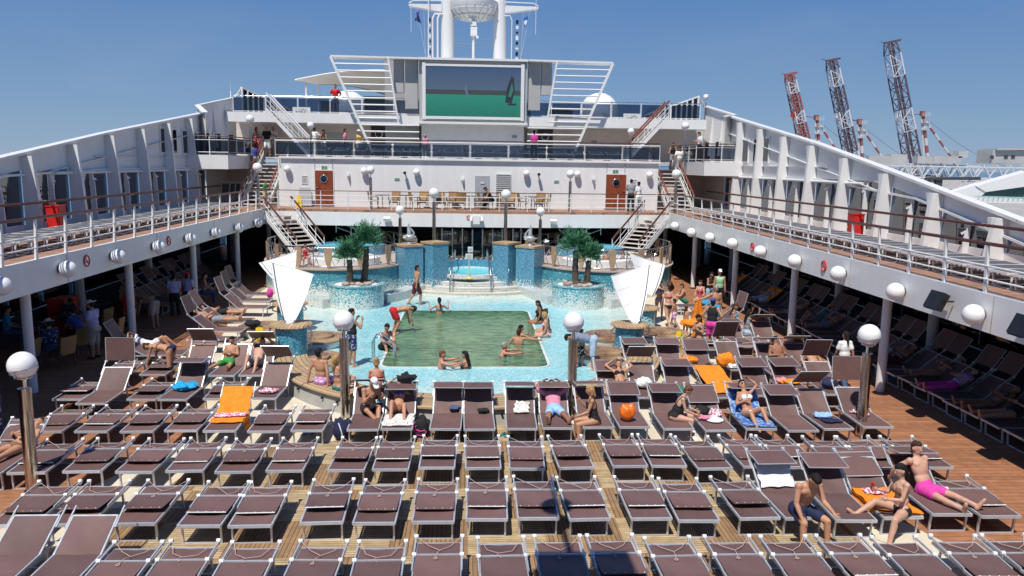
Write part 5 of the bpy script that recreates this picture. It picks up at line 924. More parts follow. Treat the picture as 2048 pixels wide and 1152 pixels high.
# ================================================================== tiled drums with sails, teak discs
def disc(c, r, label, grp='round teak platforms'):
    t = thing('round_platform', label, 'platform', c, 0, grp); MB().lathe([(0.01, 0.0), (r-0.05, 0), (r, 0.16), (r, 0.20)], n=44).build('base', 'white_plastic', t, 40); MB().lathe([(r*0.98, 0.2), (r+0.03, 0.21), (r+0.03, 0.27), (r*0.62, 0.28)], n=44).build('teak_ring', 'teak_wet', t, 30)
    MB().lathe([(r*0.62, 0.2), (r*0.6, 0.36), (0.01, 0.37)], n=36).build('raised_centre', 'teak_wet', t, 30)
drums = {}
for s in (-1, 1):
    for k3, (pxl, pyb) in enumerate((((578, 744), (576, 668)) if s < 0 else ((1263, 722), (1290, 660)))):
        r = 0.47; c = gz(pxl, pyb, 0); c = Vector((c.x, c.y+r, 0)); h = gy(pxl, {(-1, 0): 650, (-1, 1): 608, (1, 0): 650, (1, 1): 616}[(s, k3)], c.y).z; near = ['near', 'far'][k3]
        t = thing('tiled_drum', f'{near} {side[s]} tiled drum column with a wooden cap under a sail', 'column', c, 0, 'tiled drum columns'); MB().lathe([(r, 0), (r, h-0.03), (0.01, h-0.03)], n=40).build('shaft', 'mosaic_drum', t, 40)
        m = MB(); m.lathe([(r*0.6, h-0.03), (r+0.05, h-0.03), (r+0.10, h), (r+0.08, h+0.05), (0.01, h+0.07)], n=40, ex=1.12, ey=1.05); m.build('cap', 'teak_bench', t, 30)
        m = MB(); m.tube([(s*0.52, 0.1, h-0.02), (s*0.66, 0.1, h-0.15), (s*0.66, 0.1, 0.75), (s*0.5, 0.1, 0.7)], 0.03, 8); m.tube([(-s*0.50, -0.2, h-0.02), (-s*0.64, -0.2, h-0.15), (-s*0.64, -0.2, 0.85), (-s*0.48, -0.2, 0.8)], 0.025, 8); m.build('grab_rail', 'chrome', t, 60)
        drums[(s, k3)] = (c, h)
    for k3 in (0, 1):
        c, h = drums[(s, k3)]; Y = c.y
        corners = {(-1, 0): ((577, 640), (540, 524), (627, 549)), (-1, 1): ((576, 575), (518, 526), (593, 501)), (1, 0): ((1272, 640), (1222, 552), (1304, 529)), (1, 1): ((1300, 590), (1259, 505), (1330, 530))}[(s, k3)]
        Bp, T1, T2 = gy(*corners[0], Y), gy(*corners[1], Y+(0.75 if s < 0 else 0.35)), gy(*corners[2], Y+(0.35 if s < 0 else 0.75)); t = thing('shade_sail', f'white {["front", "rear"][k3]} sail standing on the {side[s]} tiled drums', 'sail', (0, 0, 0), 0, 'white sails'); B0 = Vector((Bp.x, Y, h+0.05)) if k3 == 0 else Bp
        dB = (T2-T1).normalized()*0.13
        def sf(u, v, B0=B0, T1=T1, T2=T2, dB=dB):
            p = (B0+dB*(2*u-1)).lerp(T1.lerp(T2, u), v); ctr = (B0+T1+T2)/3; edge = 4*u*(1-u)
            p = p+Vector((0, 0.26*math.sin(PI*u)*v, 0)); p.z -= 0.03*edge*(v**3)*(T1-T2).length
            w = math.sin(PI*min(1, v*1.05))*0.13; p = p+(ctr-p)*(w*(1-edge)*0.9)*-1.0; return p
        m = MB(); m.grid(sf, 14, 18); vs = list(m.v); nn = len(vs); m.v += [(x, y+0.025, z) for x, y, z in vs]; m.f += [tuple(i+nn for i in reversed(f)) for f in m.f]; m.mi = [0]*len(m.f); m.build('sail_cloth', 'sail_cloth', t, 60)
        MB().tube([sf(0.06 if s < 0 else 0.94, v/12)+Vector((0, -0.02, 0)) for v in range(13)], 0.014, 6).build('batten', 'dark_grey', t)
        hm = MB(); hm.tube([sf(u2, v2)+Vector((0, -0.004, 0)) for u2, v2 in [(0, j/14) for j in range(15)]+[(j/10, 1) for j in range(1, 11)]+[(1, 1-j/14) for j in range(1, 15)]], 0.013, 6); hm.build('hem', 'sail_cloth', t, 60)
        for v2 in (0.4, 0.7): MB().tube([sf(j/12, v2)+Vector((0, -0.006, 0)) for j in range(13)], 0.006, 5).build('seam', 'sail_cloth', t)
        if k3 == 0:
            m = MB()
            for u in (0.0, 1.0): m.tube([B0+Vector((0, 0, -0.02)), sf(u, 0.05), sf(u, 0.12)], 0.03, 8)
            m.lathe([(0.01, 0), (0.16, 0), (0.14, 0.05), (0.03, 0.08)], B0+Vector((0, 0, -0.03)), 16); m.build('foot_bracket', 'chrome', t, 50)
for px, py, r, lab in ((634, 690, 0.95, 'wet brown round platform right of the near left drum, farther one'), (618, 735, 1.05, 'dark wet round platform right of the near left drum, nearer one'), (532, 668, 0.95, 'round teak platform left of the left drums beside the caution sign'), (522, 712, 0.9, 'round teak platform left of the near left drum behind the loungers'),
                      (1222, 686, 0.95, 'round teak platform left of the near right drum, farther one'), (1212, 722, 1.05, 'round teak platform left of the near right drum, nearer one'), (1322, 680, 0.95, 'round teak platform right of the right drums, farther one'), (1316, 722, 1.05, 'round teak platform right of the near right drum, nearer one')):
    c = gz(px, py, 0); disc((c.x, c.y, 0.02), r, lab)
# pool ladders
def ladder(a, b, label):
    t = thing('pool_ladder', label, 'ladder', (0, 0, 0), 0, 'pool ladders')
    for p in (a, b): d = Vector((1, 0, 0)); MB().tube([p+Vector((-0.45, 0, 0)), p+Vector((-0.45, 0, 0.62)), p+Vector((-0.38, 0, 0.75)), p+Vector((-0.2, 0, 0.8)), p+Vector((0.22, 0, 0.45)), p+Vector((0.22, 0, -0.2))], 0.025, 10).build('rail', 'chrome', t, 60)
la, lb = gz(775, 718, 0.03), gz(768, 736, 0.03); ladder(Vector((px0+0.12, py0+1.15, 0.03)), Vector((px0+0.12, py0+0.65, 0.03)), 'chrome pool ladder at the near left corner of the pool')
# caution signs
def caution(p, rz, label, word=True):
    t = thing('caution_sign', label, 'sign', p, rz, 'yellow caution signs'); lean = 0.13
    for k3 in (-1, 1):
        pts = [(-0.15, k3*lean, 0), (0.15, k3*lean, 0), (0.115, 0.012*k3, 0.62), (-0.115, 0.012*k3, 0.62)]; pn = MB().prism(pts, (0, 0.014*k3, 0)).build('panel', 'yellow_plastic', t)
        if k3 < 0:
            R = Matrix.Translation((0, -0.088, 0.245)) @ Matrix.Rotation(PI/2-math.atan2(0.118, 0.62), 4, 'X') @ Matrix.Translation((0, 0, 0.016)); m = MB(); tri = [Vector((0.085*math.cos(PI/2+2*PI*i/3), 0.085*math.sin(PI/2+2*PI*i/3), 0)) for i in range(3)]
            for i in range(3): m.bar(tri[i], tri[(i+1) % 3], 0.012, 0.004)
            m.bar((-0.02, -0.02, 0), (0.02, 0.02, 0), 0.012, 0.004); m.bar((-0.03, -0.035, 0), (0.04, -0.035, 0), 0.01, 0.004); o = m.build('slip_symbol', 'black_plastic', pn); o.matrix_local = R
            text_mesh('CAUTION', 'lettering', 0.05, 'black_plastic', pn, Matrix.Translation((0, -0.052, 0.44)) @ Matrix.Rotation(PI/2-math.atan2(0.118, 0.62), 4, 'X') @ Matrix.Translation((0, 0, 0.016)))
    MB().box((0, 0, 0.63), (0.16, 0.05, 0.03)).build('handle', 'yellow_plastic', t)
caution(gz(520, 692, 0.0), rad(8), 'yellow caution sign left of the near left drum')
caution(gz(1357, 700, 0.0), rad(-62), 'yellow caution sign seen edge on right of the round platforms')
p = gz(594, 416, ZT); caution((p.x, 44.2, ZT), rad(3), 'yellow caution sign on the balcony left of the wooden door')
# sandwich boards leaning by the doors
for i, (px, lab) in enumerate(((609, 'left'), (1270, 'right'))): p = gy(px, 400, 45.0); t = thing('stacked_table', f'grey folded tables leaning on the wall by the {lab} wooden door', 'folded table', (p.x, 45.08, ZT), 0, 'folded tables'); MB().box((0, 0, 0.55), (0.62, 0.05, 1.0), Matrix.Rotation(rad(-9), 3, 'X')).build('top', 'grey_panel', t); MB().box((0.16, -0.12, 0.45), (0.5, 0.05, 0.8), Matrix.Rotation(rad(-9), 3, 'X')).build('frame', 'grey_door', t)
# ================================================================== people
def V(*a): return Vector(a)
SKIN = {}
def skin(tone):
    c = {'light': (0.58, 0.335, 0.235), 'tan': (0.50, 0.255, 0.150), 'red': (0.56, 0.25, 0.17), 'brown': (0.33, 0.155, 0.090), 'dark': (0.085, 0.040, 0.028)}[tone]; nm = 'skin_'+tone
    if nm in MATS: return nm
    k = NT(nm); n = k.noise(7, 5); v = k.mix(k.rng(n, 0.3, 0.7, 0, 1), tuple(x*0.82 for x in c), tuple(x*1.10 for x in c)); n2 = k.noise(3.2, 3); v = k.mix(k.rng(n2, 0.5, 0.75, 0, 0.30), v, (c[0]*1.0, c[1]*0.72, c[2]*0.66)); k.col(v); k.rough(k.rng(n, 0.3, 0.7, 0.48, 0.66)); k.bump(k.noise(22, 4), 0.22, 0.012); k.b.inputs['Subsurface Weight'].default_value = 0.08; k.b.inputs['Subsurface Radius'].default_value = (0.02, 0.008, 0.004); k.b.inputs['Subsurface Scale'].default_value = 0.5
    return nm
mat('face_dark', (0.03, 0.018, 0.014), 0.4); mat('lips', (0.32, 0.10, 0.08), 0.5)
HAIRC = {'black': (0.012, 0.010, 0.010), 'brown': (0.055, 0.028, 0.016), 'blonde': (0.42, 0.25, 0.10), 'grey': (0.30, 0.28, 0.26), 'auburn': (0.16, 0.06, 0.03)}
for k_, c_ in HAIRC.items(): mat('hair_'+k_, c_, 0.72, var=0.5, scale=34, bump=1.0, bscale=75, spec=0.25)
def nrm(v): v = Vector(v); v.normalize(); return v
def remesh(mb, vox, name, smooth=4):
    me = bpy.data.meshes.new(name); me.from_pydata(mb.v, [], mb.f); ob = bpy.data.objects.new(name, me); COL.objects.link(ob)
    r = ob.modifiers.new('r', 'REMESH'); r.mode = 'VOXEL'; r.voxel_size = vox; r.use_smooth_shade = True
    if smooth: sm = ob.modifiers.new('s', 'SMOOTH'); sm.iterations = smooth; sm.factor = 0.5
    bpy.context.view_layer.update(); out = bpy.data.meshes.new_from_object(ob.evaluated_get(bpy.context.evaluated_depsgraph_get())); bpy.data.objects.remove(ob); bpy.data.meshes.remove(me); out.name = name; return out
def cap(mb, a, b, ra, rb, n=10):
    a, b = Vector(a), Vector(b); d = b-a; L_ = max(d.length, 1e-4); d = d/L_; pts, rs = [], []
    for t in (-0.98, -0.8, -0.45): pts.append(a+d*ra*t); rs.append(ra*math.sqrt(1-t*t))
    for t in (0, 0.35, 0.7, 1.0): pts.append(a+d*L_*t); rs.append(ra+(rb-ra)*t)
    for t in (0.45, 0.8, 0.98): pts.append(b+d*rb*t); rs.append(rb*math.sqrt(1-t*t))
    mb.tube(pts, rs, n)
def frame(up, right): u = nrm(up); r = Vector(right); r = nrm(r-u*r.dot(u)); f = u.cross(r); return Matrix((r, f, u)).transposed()   # columns: right, front, up
ARM_DN = dict(uaR=(.16, .02, -1), faR=(.06, .14, -1))
POSES = {
 'stand': dict(tor=(0, 0, 1), thR=(.07, .03, -1), shR=(.02, -.04, -1), **ARM_DN),
 'akimbo': dict(tor=(0, 0, 1), thR=(.08, .03, -1), shR=(.02, -.04, -1), uaR=(.55, -.25, -.8), faR=(-.55, .35, -.55)),
 'walk': dict(tor=(0, .05, 1), thR=(.03, .42, -1), shR=(0, -.12, -1), thL=(-.03, -.25, -1), shL=(0, -.75, -1), uaR=(.2, -.4, -1), faR=(.05, -.1, -1), uaL=(-.25, .2, -1), faL=(.0, .45, -1)),
 'hold': dict(tor=(0, 0.02, 1), hed=(0, .45, 1), thR=(.07, .03, -1), shR=(.02, -.04, -1), uaR=(.16, .15, -1), faR=(-.25, .9, .25)),
 'photo': dict(tor=(0, 0.02, 1), thR=(.08, .03, -1), shR=(.02, -.04, -1), uaR=(.35, .55, -.75), faR=(-.5, .45, .9)),
 'bend': dict(tor=(0, .95, .32), che=(0, 1, .12), hed=(0, .8, -.25), thR=(.07, .16, -1), shR=(.02, -.10, -1), thL=(-.10, -.05, -1), shL=(-.02, -.12, -1), uaR=(.12, .25, -1), faR=(.05, .25, -1)),
 'sit': dict(tor=(0, .06, 1), hed=(0, .25, 1), thR=(.15, 1, -.06), shR=(.05, -.08, -1), uaR=(.18, .25, -1), faR=(-.1, 1, -.35)),
 'sitlean': dict(tor=(0, .42, 1), che=(0, .55, 1), hed=(0, .8, .75), thR=(.2, 1, -.06), shR=(.05, .05, -1), uaR=(.2, .45, -1), faR=(-.15, .9, -.6)),
 'edge': dict(tor=(0, .1, 1), hed=(0, .35, 1), thR=(.12, 1, -.05), shR=(.03, .15, -1), uaR=(.22, .1, -1), faR=(-.05, .55, -1)),
 'benchback': dict(tor=(0, -.10, 1), thR=(.2, 1, -.04), shR=(.05, .1, -1), uaR=(.42, -.25, -1), faR=(.12, -.12, -1)),
 'recline': dict(tor=(0, -.8, .62), hed=(0, -.55, .8), thR=(.12, 1, .06), shR=(.04, 1, -.05), ftR=(.3, .35, .9), uaR=(.35, .25, -.6), faR=(-.3, 1, .05)),
 'knees': dict(tor=(0, -.8, .62), hed=(0, -.6, .75), thR=(.10, .75, .68), shR=(.05, .62, -.85), thL=(-.12, .8, .5), shL=(-.05, .75, -.7), ftR=(.1, 1, -.1), uaR=(.75, -.3, .45), faR=(-.75, -.3, .45)),
 'armsup': dict(tor=(0, -.9, .42), hed=(0, -.7, .6), thR=(.22, 1, .02), shR=(.12, 1, -.02), ftR=(.35, .25, .9), uaR=(.8, -.4, .35), faR=(-.7, -.35, .4)),
 'supine': dict(tor=(0, -1, .16), hed=(0, -.9, .5), thR=(.10, 1, .02), shR=(.03, 1, -.02), ftR=(.25, .3, .9), uaR=(.35, .5, -.1), faR=(-.6, .6, .35)),
 'prone': dict(tor=(0, 1, .04), hed=(.3, .95, .2), thR=(.12, -1, .0), shR=(.05, -1, .05), ftR=(0, -1, -.3), uaR=(.75, .5, -.1), faR=(-.6, .8, .0)),
 'swim': dict(tor=(0, .1, 1), hed=(0, .15, 1), thR=(.1, .1, -1), shR=(.03, -.1, -1), uaR=(.4, .75, -.35), faR=(-.1, 1, .05)),
 'wade': dict(tor=(0, .05, 1), thR=(.1, .05, -1), shR=(.03, -.05, -1), uaR=(.8, .1, -.55), faR=(.1, .5, .65)),
 'stairs': dict(tor=(0, .03, 1), hed=(0, .3, 1), thR=(.06, .40, -1), shR=(.02, -.15, -1), thL=(-.06, -.05, -1), shL=(-.02, -.25, -1), uaR=(.35, .2, -1), faR=(.25, .6, -.55)),
 'hugknees': dict(tor=(0, .12, 1), hed=(0, .35, 1), thR=(.12, .8, .65), shR=(.05, .5, -1), uaR=(.2, .55, -.7), faR=(-.45, .85, -.05)),
}
def fig(label, pos, rz, pose='stand', tone='tan', hair=('short', 'black'), wear=(), h=1.75, fem=False, fat=1.0, anchor='foot', vox=0.021, cut=None, over=None, group=None, curl=0.5):
    D = dict(POSES[pose]) if isinstance(pose, str) else dict(pose)
    if over: D.update(over)
    s = h/1.75; mir = lambda v: (-v[0], v[1], v[2])
    for a, b in (('thR', 'thL'), ('shR', 'shL'), ('uaR', 'uaL'), ('faR', 'faL'), ('ftR', 'ftL')):
        if b not in D and a in D: D[b] = mir(D[a])
    t1 = nrm(D['tor']); ch = nrm(D.get('che', t1)); ne = nrm(D.get('nec', ch.lerp(nrm(D.get('hed', ch)), 0.4))); hd = nrm(D.get('hed', ch)); rh = nrm(D.get('rh', (1, 0, 0))); rs = nrm(D.get('rs', rh))
    Fp, Fc = frame(t1, rh), frame(ch, rs); Fh = frame(hd, D.get('rf', rs)); child = h < 1.4
    hk = 1.0 if not child else 1.0+(1.4-h)*0.55
    J = {'P': V(0, 0, 0)}; J['W'] = t1*.15*s; J['C'] = J['W']+ch*.19*s; J['N'] = J['C']+ch*.19*s; J['H'] = J['N']+ne*.065*s+hd*.105*s*hk
    shw, hpw = (.150 if fem else .178), (.098 if fem else .088)
    G = []     # primitives: (group, kind, data)
    def C_(g, a, b, ra, rb): G.append((g, 'c', a, b, (ra+.005)*s, (rb+.005)*s))
    def E_(g, c, F_, r): G.append((g, 'e', c, F_, V(*[(x+.004)*s for x in r])))
    fw = fat
    E_('pelvis', J['P']+t1*.0*s, Fp, (.170*fw if fem else .158*fw, .112*fw, .125)); E_('abd', J['W']-t1*.01*s+Fp.col[1]*(.02*(fw-1)*5)*s, Fp, ((.128 if fem else .148)*fw, .098*fw**1.6, .15)); E_('chest', J['C']+Fc.col[1]*.005*s, Fc, ((.140 if fem else .168)*(0.5+.5*fw), .108, .19))
    E_('chest', J['N']-ch*.06*s, Fc, (shw*.93, .07, .065)); C_('neck', J['N']-ch*.06*s, J['N']+ne*.07*s, .062 if not fem else .05, .054 if not fem else .047)
    for sg in (-1, 1):
        E_('butt', J['P']+Fp @ V(.075*sg*s, -.055*s, -.05*s), Fp, (.088*fw, .085*fw, .095))
        if fem and not child: E_('bust', J['C']+Fc @ V(.070*sg*s, .085*s, .01*s), Fc, (.066, .058, .066))
        elif not fem: E_('chest', J['C']+Fc @ V(.07*sg*s, .055*s, .06*s), Fc, (.085, .05, .065))
    E_('head', J['H']+Fh.col[2]*.012*s, Fh, (.076*hk, .094*hk, .108*hk)); E_('head', J['H']+Fh @ V(0, .028*s, -.055*s), Fh, (.056*hk, .062*hk, .062*hk)); E_('head', J['H']+Fh @ V(0, .098*hk*s, -.018*s), Fh, (.014, .022, .024))
    for sg in (-1, 1): E_('head', J['H']+Fh @ V(.078*sg*hk*s, -.005*s, -.01*s), Fh, (.012, .022, .032))
    for sd_, sg in (('R', 1), ('L', -1)):
        hp = J['P']+Fp @ V(hpw*sg*s, 0, -.045*s); th, sn = nrm(D['th'+sd_]), nrm(D['sh'+sd_]); kn = hp+th*.425*s; an = kn+sn*.405*s; J['hip'+sd_], J['kn'+sd_], J['an'+sd_] = hp, kn, an
        C_('thigh'+sd_, hp+th*.02*s, kn, (.092 if fem else .088)*(.5+.5*fw), .056); C_('shin'+sd_, kn, an, .054, .036); cdir = (th-sn); back = -nrm(cdir) if cdir.length > .15 else -Fp.col[1]
        bk = -(Fp.col[1]-sn*Fp.col[1].dot(sn)); bk = nrm(bk) if bk.length > .2 else back
        C_('shin'+sd_, kn+sn*.09*s+bk*.018*s, kn+sn*.22*s+bk*.012*s, .050, .040)
        fd = D.get('ft'+sd_); fd = nrm(fd) if fd else nrm(V(.12*sg, 1, -.12)); J['ft'+sd_] = fd
        ball = an+sn*.035*s+fd*.125*s; C_('foot'+sd_, an+sn*.03*s-fd*.03*s, ball, .038, .030); C_('foot'+sd_, ball, ball+fd*.045*s, .034, .022)
        sh = J['N']-ch*.055*s+Fc @ V(shw*sg*s, 0, 0); ua, fa = nrm(D['ua'+sd_]), nrm(D['fa'+sd_]); el = sh+ua*.275*s; wr = el+fa*.245*s; J['sh'+sd_], J['el'+sd_], J['wr'+sd_] = sh, el, wr
        th_ = 0.82 if fem else 1.0
        E_('uarm'+sd_, sh, Fc, (.062*th_, .06*th_, .062*th_)); C_('uarm'+sd_, sh, el, .050*th_, .038*th_); C_('farm'+sd_, el, el+fa*.08*s, .039*th_, .041*th_); C_('farm'+sd_, el+fa*.06*s, wr, .041*th_, .026*th_)
        hdv = nrm(D.get('hd'+sd_, fa)); nn_ = Fc @ V(-sg, 0, 0); nn_ = nn_-hdv*nn_.dot(hdv); nn_ = nrm(nn_) if nn_.length > .15 else nrm(hdv.cross(V(0, 0, 1))); nn_ = nrm(D['pn'+sd_]) if 'pn'+sd_ in D else nn_
        nn_ = nrm(nn_-hdv*nn_.dot(hdv)); ac = hdv.cross(nn_); Fh2 = Matrix((ac, hdv, nn_)).transposed(); J['hand'+sd_] = (wr, hdv, nn_, ac); E_('hand'+sd_, wr+hdv*.045*s, Fh2, (.040, .055, .017))
    # build the continuous body
    mb = MB()
    for g in G:
        if cut and g[0] in cut: continue
        if g[1] == 'c': cap(mb, g[2], g[3], g[4], g[5])
        else: mb.sphere(g[2], 1, 14, 10, g[4], None) if False else mb.add([g[2]+g[3] @ V(x*g[4].x, y*g[4].y, z*g[4].z) for x, y, z in UNIT[0]], UNIT[1])
    me = remesh(mb, vox*max(s, 0.75), 'person', 3)
    # placement
    if anchor == 'foot':
        z0 = min((J['an'+k].z-.055*s) for k in 'RL'); c = (J['anR']+J['anL'])/2; off = V(-c.x, -c.y, -z0)
    elif anchor == 'butt': off = V(0, 0, .115*s)
    else: off = V(0, 0, 0)
    root = bpy.data.objects.new('person', me); COL.objects.link(root); root.location = pos; root.rotation_euler = (0, 0, rad(rz)); tag(root, label, 'person', group)
    # numpy copy for clothes
    nv = len(me.vertices); co = np.empty(nv*3, np.float32); me.vertices.foreach_get('co', co); co = co.reshape(-1, 3); no = np.empty(nv*3, np.float32); me.vertices.foreach_get('normal', no); no = no.reshape(-1, 3)
    best = np.full(nv, 9.0, np.float32); gi = np.zeros(nv, np.int32); tt = np.zeros(nv, np.float32)
    for i, g in enumerate(G):
        if g[1] == 'c':
            a, b = np.array(g[2]), np.array(g[3]); d = b-a; L2 = max(float(d @ d), 1e-9); t = np.clip((co-a) @ d/L2, 0, 1); dist = np.linalg.norm(co-a-t[:, None]*d, axis=1)-(g[4]+(g[5]-g[4])*t)
        else:
            R = np.array(g[3]); q = (co-np.array(g[2])) @ R/np.array(g[4]); ln = np.linalg.norm(q, axis=1); dist = (ln-1)*min(g[4]); t = np.zeros(nv)
        mk = dist < best; best[mk] = dist[mk]; gi[mk] = i; tt[mk] = t[mk]
    names = np.array([g[0] for g in G]); gn = names[gi]
    pl_ = (co-np.array(J['P'])) @ np.array(Fp)/s; cl_ = (co-np.array(J['C'])) @ np.array(Fc)/s
    polys = [tuple(p.vertices) for p in me.polygons]
    def shell(mask, d, nm, m):
        keep = [p for p in polys if all(mask[v] for v in p)]
        if not keep: return
        ids = sorted({v for p in keep for v in p}); ix = {v: i for i, v in enumerate(ids)}; x = MB(); x.v = [tuple(co[v]+no[v]*d) for v in ids]; x.f = [tuple(ix[v] for v in p) for p in keep]; x.mi = [0]*len(x.f)
        o = x.build(nm, m, root, 180, fix=False); o.location = off
        sm = o.modifiers.new('thick', 'SOLIDIFY'); sm.thickness = 0.004; sm.offset = 1; return o
    def loose(groups, add, nm, m, tmax=None, extra=None, vx=0.024):
        x = MB()
        for g in G:
            if g[0] not in groups: continue
            a2 = groups[g[0]] if groups[g[0]] is not None else add
            if g[1] == 'c':
                a, b, ra, rb = g[2], g[3], g[4], g[5]; f = (tmax or {}).get(g[0], 1.0)
                if f < 0: continue
                e = a.lerp(b, f); cap(x, a, e, ra+a2, ra+(rb-ra)*f+a2*(1.6 if f < 1 else 1.0))
            else: x.add([g[2]+g[3] @ V(p[0]*(g[4].x+a2), p[1]*(g[4].y+a2), p[2]*(g[4].z+a2)) for p in UNIT[0]], UNIT[1])
        if extra: extra(x)
        me2 = remesh(x, vx*max(s, .75), nm, 2); me2.materials.append(MATS[m]); o = bpy.data.objects.new(nm, me2); COL.objects.link(o); o.parent = root; o.location = off; return o
    isl = np.array([n[:5] == 'thigh' for n in gn])
    for w in wear:
        k, m = w[0], w[1]; pz, px_, py_ = pl_[:, 2], np.abs(pl_[:, 0]), pl_[:, 1]; pel = np.isin(gn, ['pelvis', 'butt', 'abd'])
        if k == 'briefs': shell((pel & (pz < .055) & (pz > -.30+.5*px_)) | (isl & (tt < .13)), .005, 'swim_briefs', m)
        elif k == 'bikini_bottom': shell((pel | (isl & (tt < .10))) & (pz < .015) & (pz > -.20+1.15*px_-np.where(py_ < 0, .05, 0)), .005, 'bikini_bottom', m)
        elif k == 'bikini_top': cz = cl_[:, 2]; shell((np.isin(gn, ['bust'])) | (np.isin(gn, ['chest']) & (np.abs(cz+.015) < .028)), .005, 'bikini_top', m)
        elif k == 'swimsuit': cz = cl_[:, 2]; cf = cl_[:, 1]; shell((pel & (pz > -.20+1.0*px_)) | (np.isin(gn, ['bust'])) | (np.isin(gn, ['chest', 'abd']) & (cz < np.where(cf > 0, .09, -.06))) | (np.isin(gn, ['chest', 'neck', 'uarmR', 'uarmL']) & (np.abs(np.abs(cl_[:, 0])-.085) < .018) & (cz > -.1) & (cz < .2)), .006, 'swimsuit', m)
        elif k == 'shorts': f = w[2] if len(w) > 2 else .55; loose({'pelvis': None, 'butt': None, 'thighR': None, 'thighL': None}, .017*s, 'shorts', m, {'thighR': f, 'thighL': f})
        elif k == 'trousers': loose({'pelvis': None, 'butt': None, 'thighR': None, 'thighL': None, 'shinR': None, 'shinL': None}, .015*s, 'trousers', m, {'shinR': w[2] if len(w) > 2 else .95, 'shinL': w[2] if len(w) > 2 else .95})
        elif k == 'tshirt': loose({'pelvis': -.002 if 'recl' not in str(pose) else .0, 'abd': .022*s, 'chest': None, 'bust': .012*s, 'uarmR': None, 'uarmL': None}, .018*s, 'tshirt', m, {'uarmR': .6, 'uarmL': .6})
        elif k == 'tank': loose({'abd': .022*s, 'chest': .014*s, 'bust': .012*s, 'pelvis': .012*s}, .015*s, 'tank_top', m)
        elif k == 'dress': loose({'abd': .02*s, 'chest': .014*s, 'bust': .012*s, 'pelvis': .03*s, 'butt': .03*s, 'thighR': .05*s, 'thighL': .05*s, 'shinR': .07*s, 'shinL': .07*s}, .02*s, 'dress', m, {'shinR': w[2] if len(w) > 2 else -1, 'shinL': w[2] if len(w) > 2 else -1}, vx=.03)
        elif k == 'shoes': loose({'footR': None, 'footL': None}, .012*s, 'shoes', m)
        elif k == 'towel': loose({'abd': .03*s, 'chest': .03*s, 'bust': .02*s, 'pelvis': .035*s, 'butt': .03*s, 'thighR': .03*s, 'thighL': .03*s, 'uarmR': .025*s, 'uarmL': .025*s}, .03*s, 'towel_wrap', m, {'thighR': .5, 'thighL': .5, 'uarmR': .7, 'uarmL': .7}, vx=.032)
    # fingers, eyes, lips belong to the same mesh as the body
    x = MB()
    for sd_, sg in (('R', 1), ('L', -1)):
        if cut and 'hand'+sd_ in cut: continue
        wr, hv, nn_, ac = J['hand'+sd_]; q = D.get('curl'+sd_, curl)
        for i, (u, l) in enumerate(((-.030, .058), (-.010, .072), (.010, .068), (.029, .054))):
            b = wr+hv*.085*s+ac*u*s; d1 = nrm(hv+nn_*q*.6+ac*u*1.5); d2 = nrm(hv*(1-q*.7)+nn_*q*1.3+ac*u); p1 = b+d1*l*.55*s; p2 = p1+d2*l*.5*s; x.tube([b-hv*.012*s, b, p1, p2, p2+d2*.004*s], [.009*s, .0095*s, .0085*s, .007*s, .003*s], 6)
        tb = wr+hv*.03*s-ac*sg*0+ac*(-.034)*s; td = nrm(hv*.75-ac*.65+nn_*.35); x.tube([tb, tb+td*.032*s, tb+td*.032*s+nrm(td+hv*.5)*.028*s], [.012*s, .011*s, .007*s], 6)
    nsk = len(x.f)
    if not (cut and 'head' in cut):
        x.cur = 1
        for sg in (-1, 1): x.add([J['H']+Fh @ V((.031*sg*hk+p[0]*.012)*s, (.082*hk+p[1]*.009)*s, (.010*hk+p[2]*.006)*s) for p in UNIT[0]], UNIT[1]); x.add([J['H']+Fh @ V((.031*sg*hk+p[0]*.016)*s, (.086*hk+p[1]*.005)*s, (.034*hk+p[2]*.003)*s) for p in UNIT[0]], UNIT[1])
        x.cur = 2; x.add([J['H']+Fh @ V((p[0]*.024)*s, (.082*hk+p[1]*.010)*s, (-.058*hk+p[2]*.008)*s) for p in UNIT[0]], UNIT[1])
    x.v = [tuple(v) for v in x.v]
    fm = bpy.data.meshes.new('f'); fm.from_pydata(x.v, [], x.f); bm = bmesh.new(); bm.from_mesh(me); nb = len(bm.faces); bm.from_mesh(fm); bm.faces.ensure_lookup_table()
    for i, f in enumerate(bm.faces):
        f.smooth = True; f.material_index = 0 if i < nb else x.mi[i-nb]
    bmesh.ops.recalc_face_normals(bm, faces=list(bm.faces)[nb:]); bmesh.ops.translate(bm, verts=bm.verts, vec=off); bm.to_mesh(me); bm.free(); bpy.data.meshes.remove(fm)
    me.materials.clear()
    for q in (skin(tone), 'face_dark', 'lips'): me.materials.append(MATS[q])
    # hair and hats
    hs, hc = hair[0], hair[1]
    if hs != 'bald' and not (cut and 'head' in cut):
        x = MB(); E2 = lambda c, r: x.add([J['H']+Fh @ V((c[0]+p[0]*r[0])*s*hk, (c[1]+p[1]*r[1])*s*hk, (c[2]+p[2]*r[2])*s*hk) for p in UNIT[0]], UNIT[1])
        E2((0, -.020, .030), (.084, .094, .102)); E2((0, .010, .075), (.074, .082, .058)); E2((0, -.045, -.03), (.072, .058, .075))
        if hs == 'curly':
            for i in range(14): a = i*2.4; zz = .02+.1*(i % 5)/5; E2((.07*math.cos(a), -.02+.075*math.sin(a) if math.sin(a) < .4 else .03, zz), (.035, .035, .035))
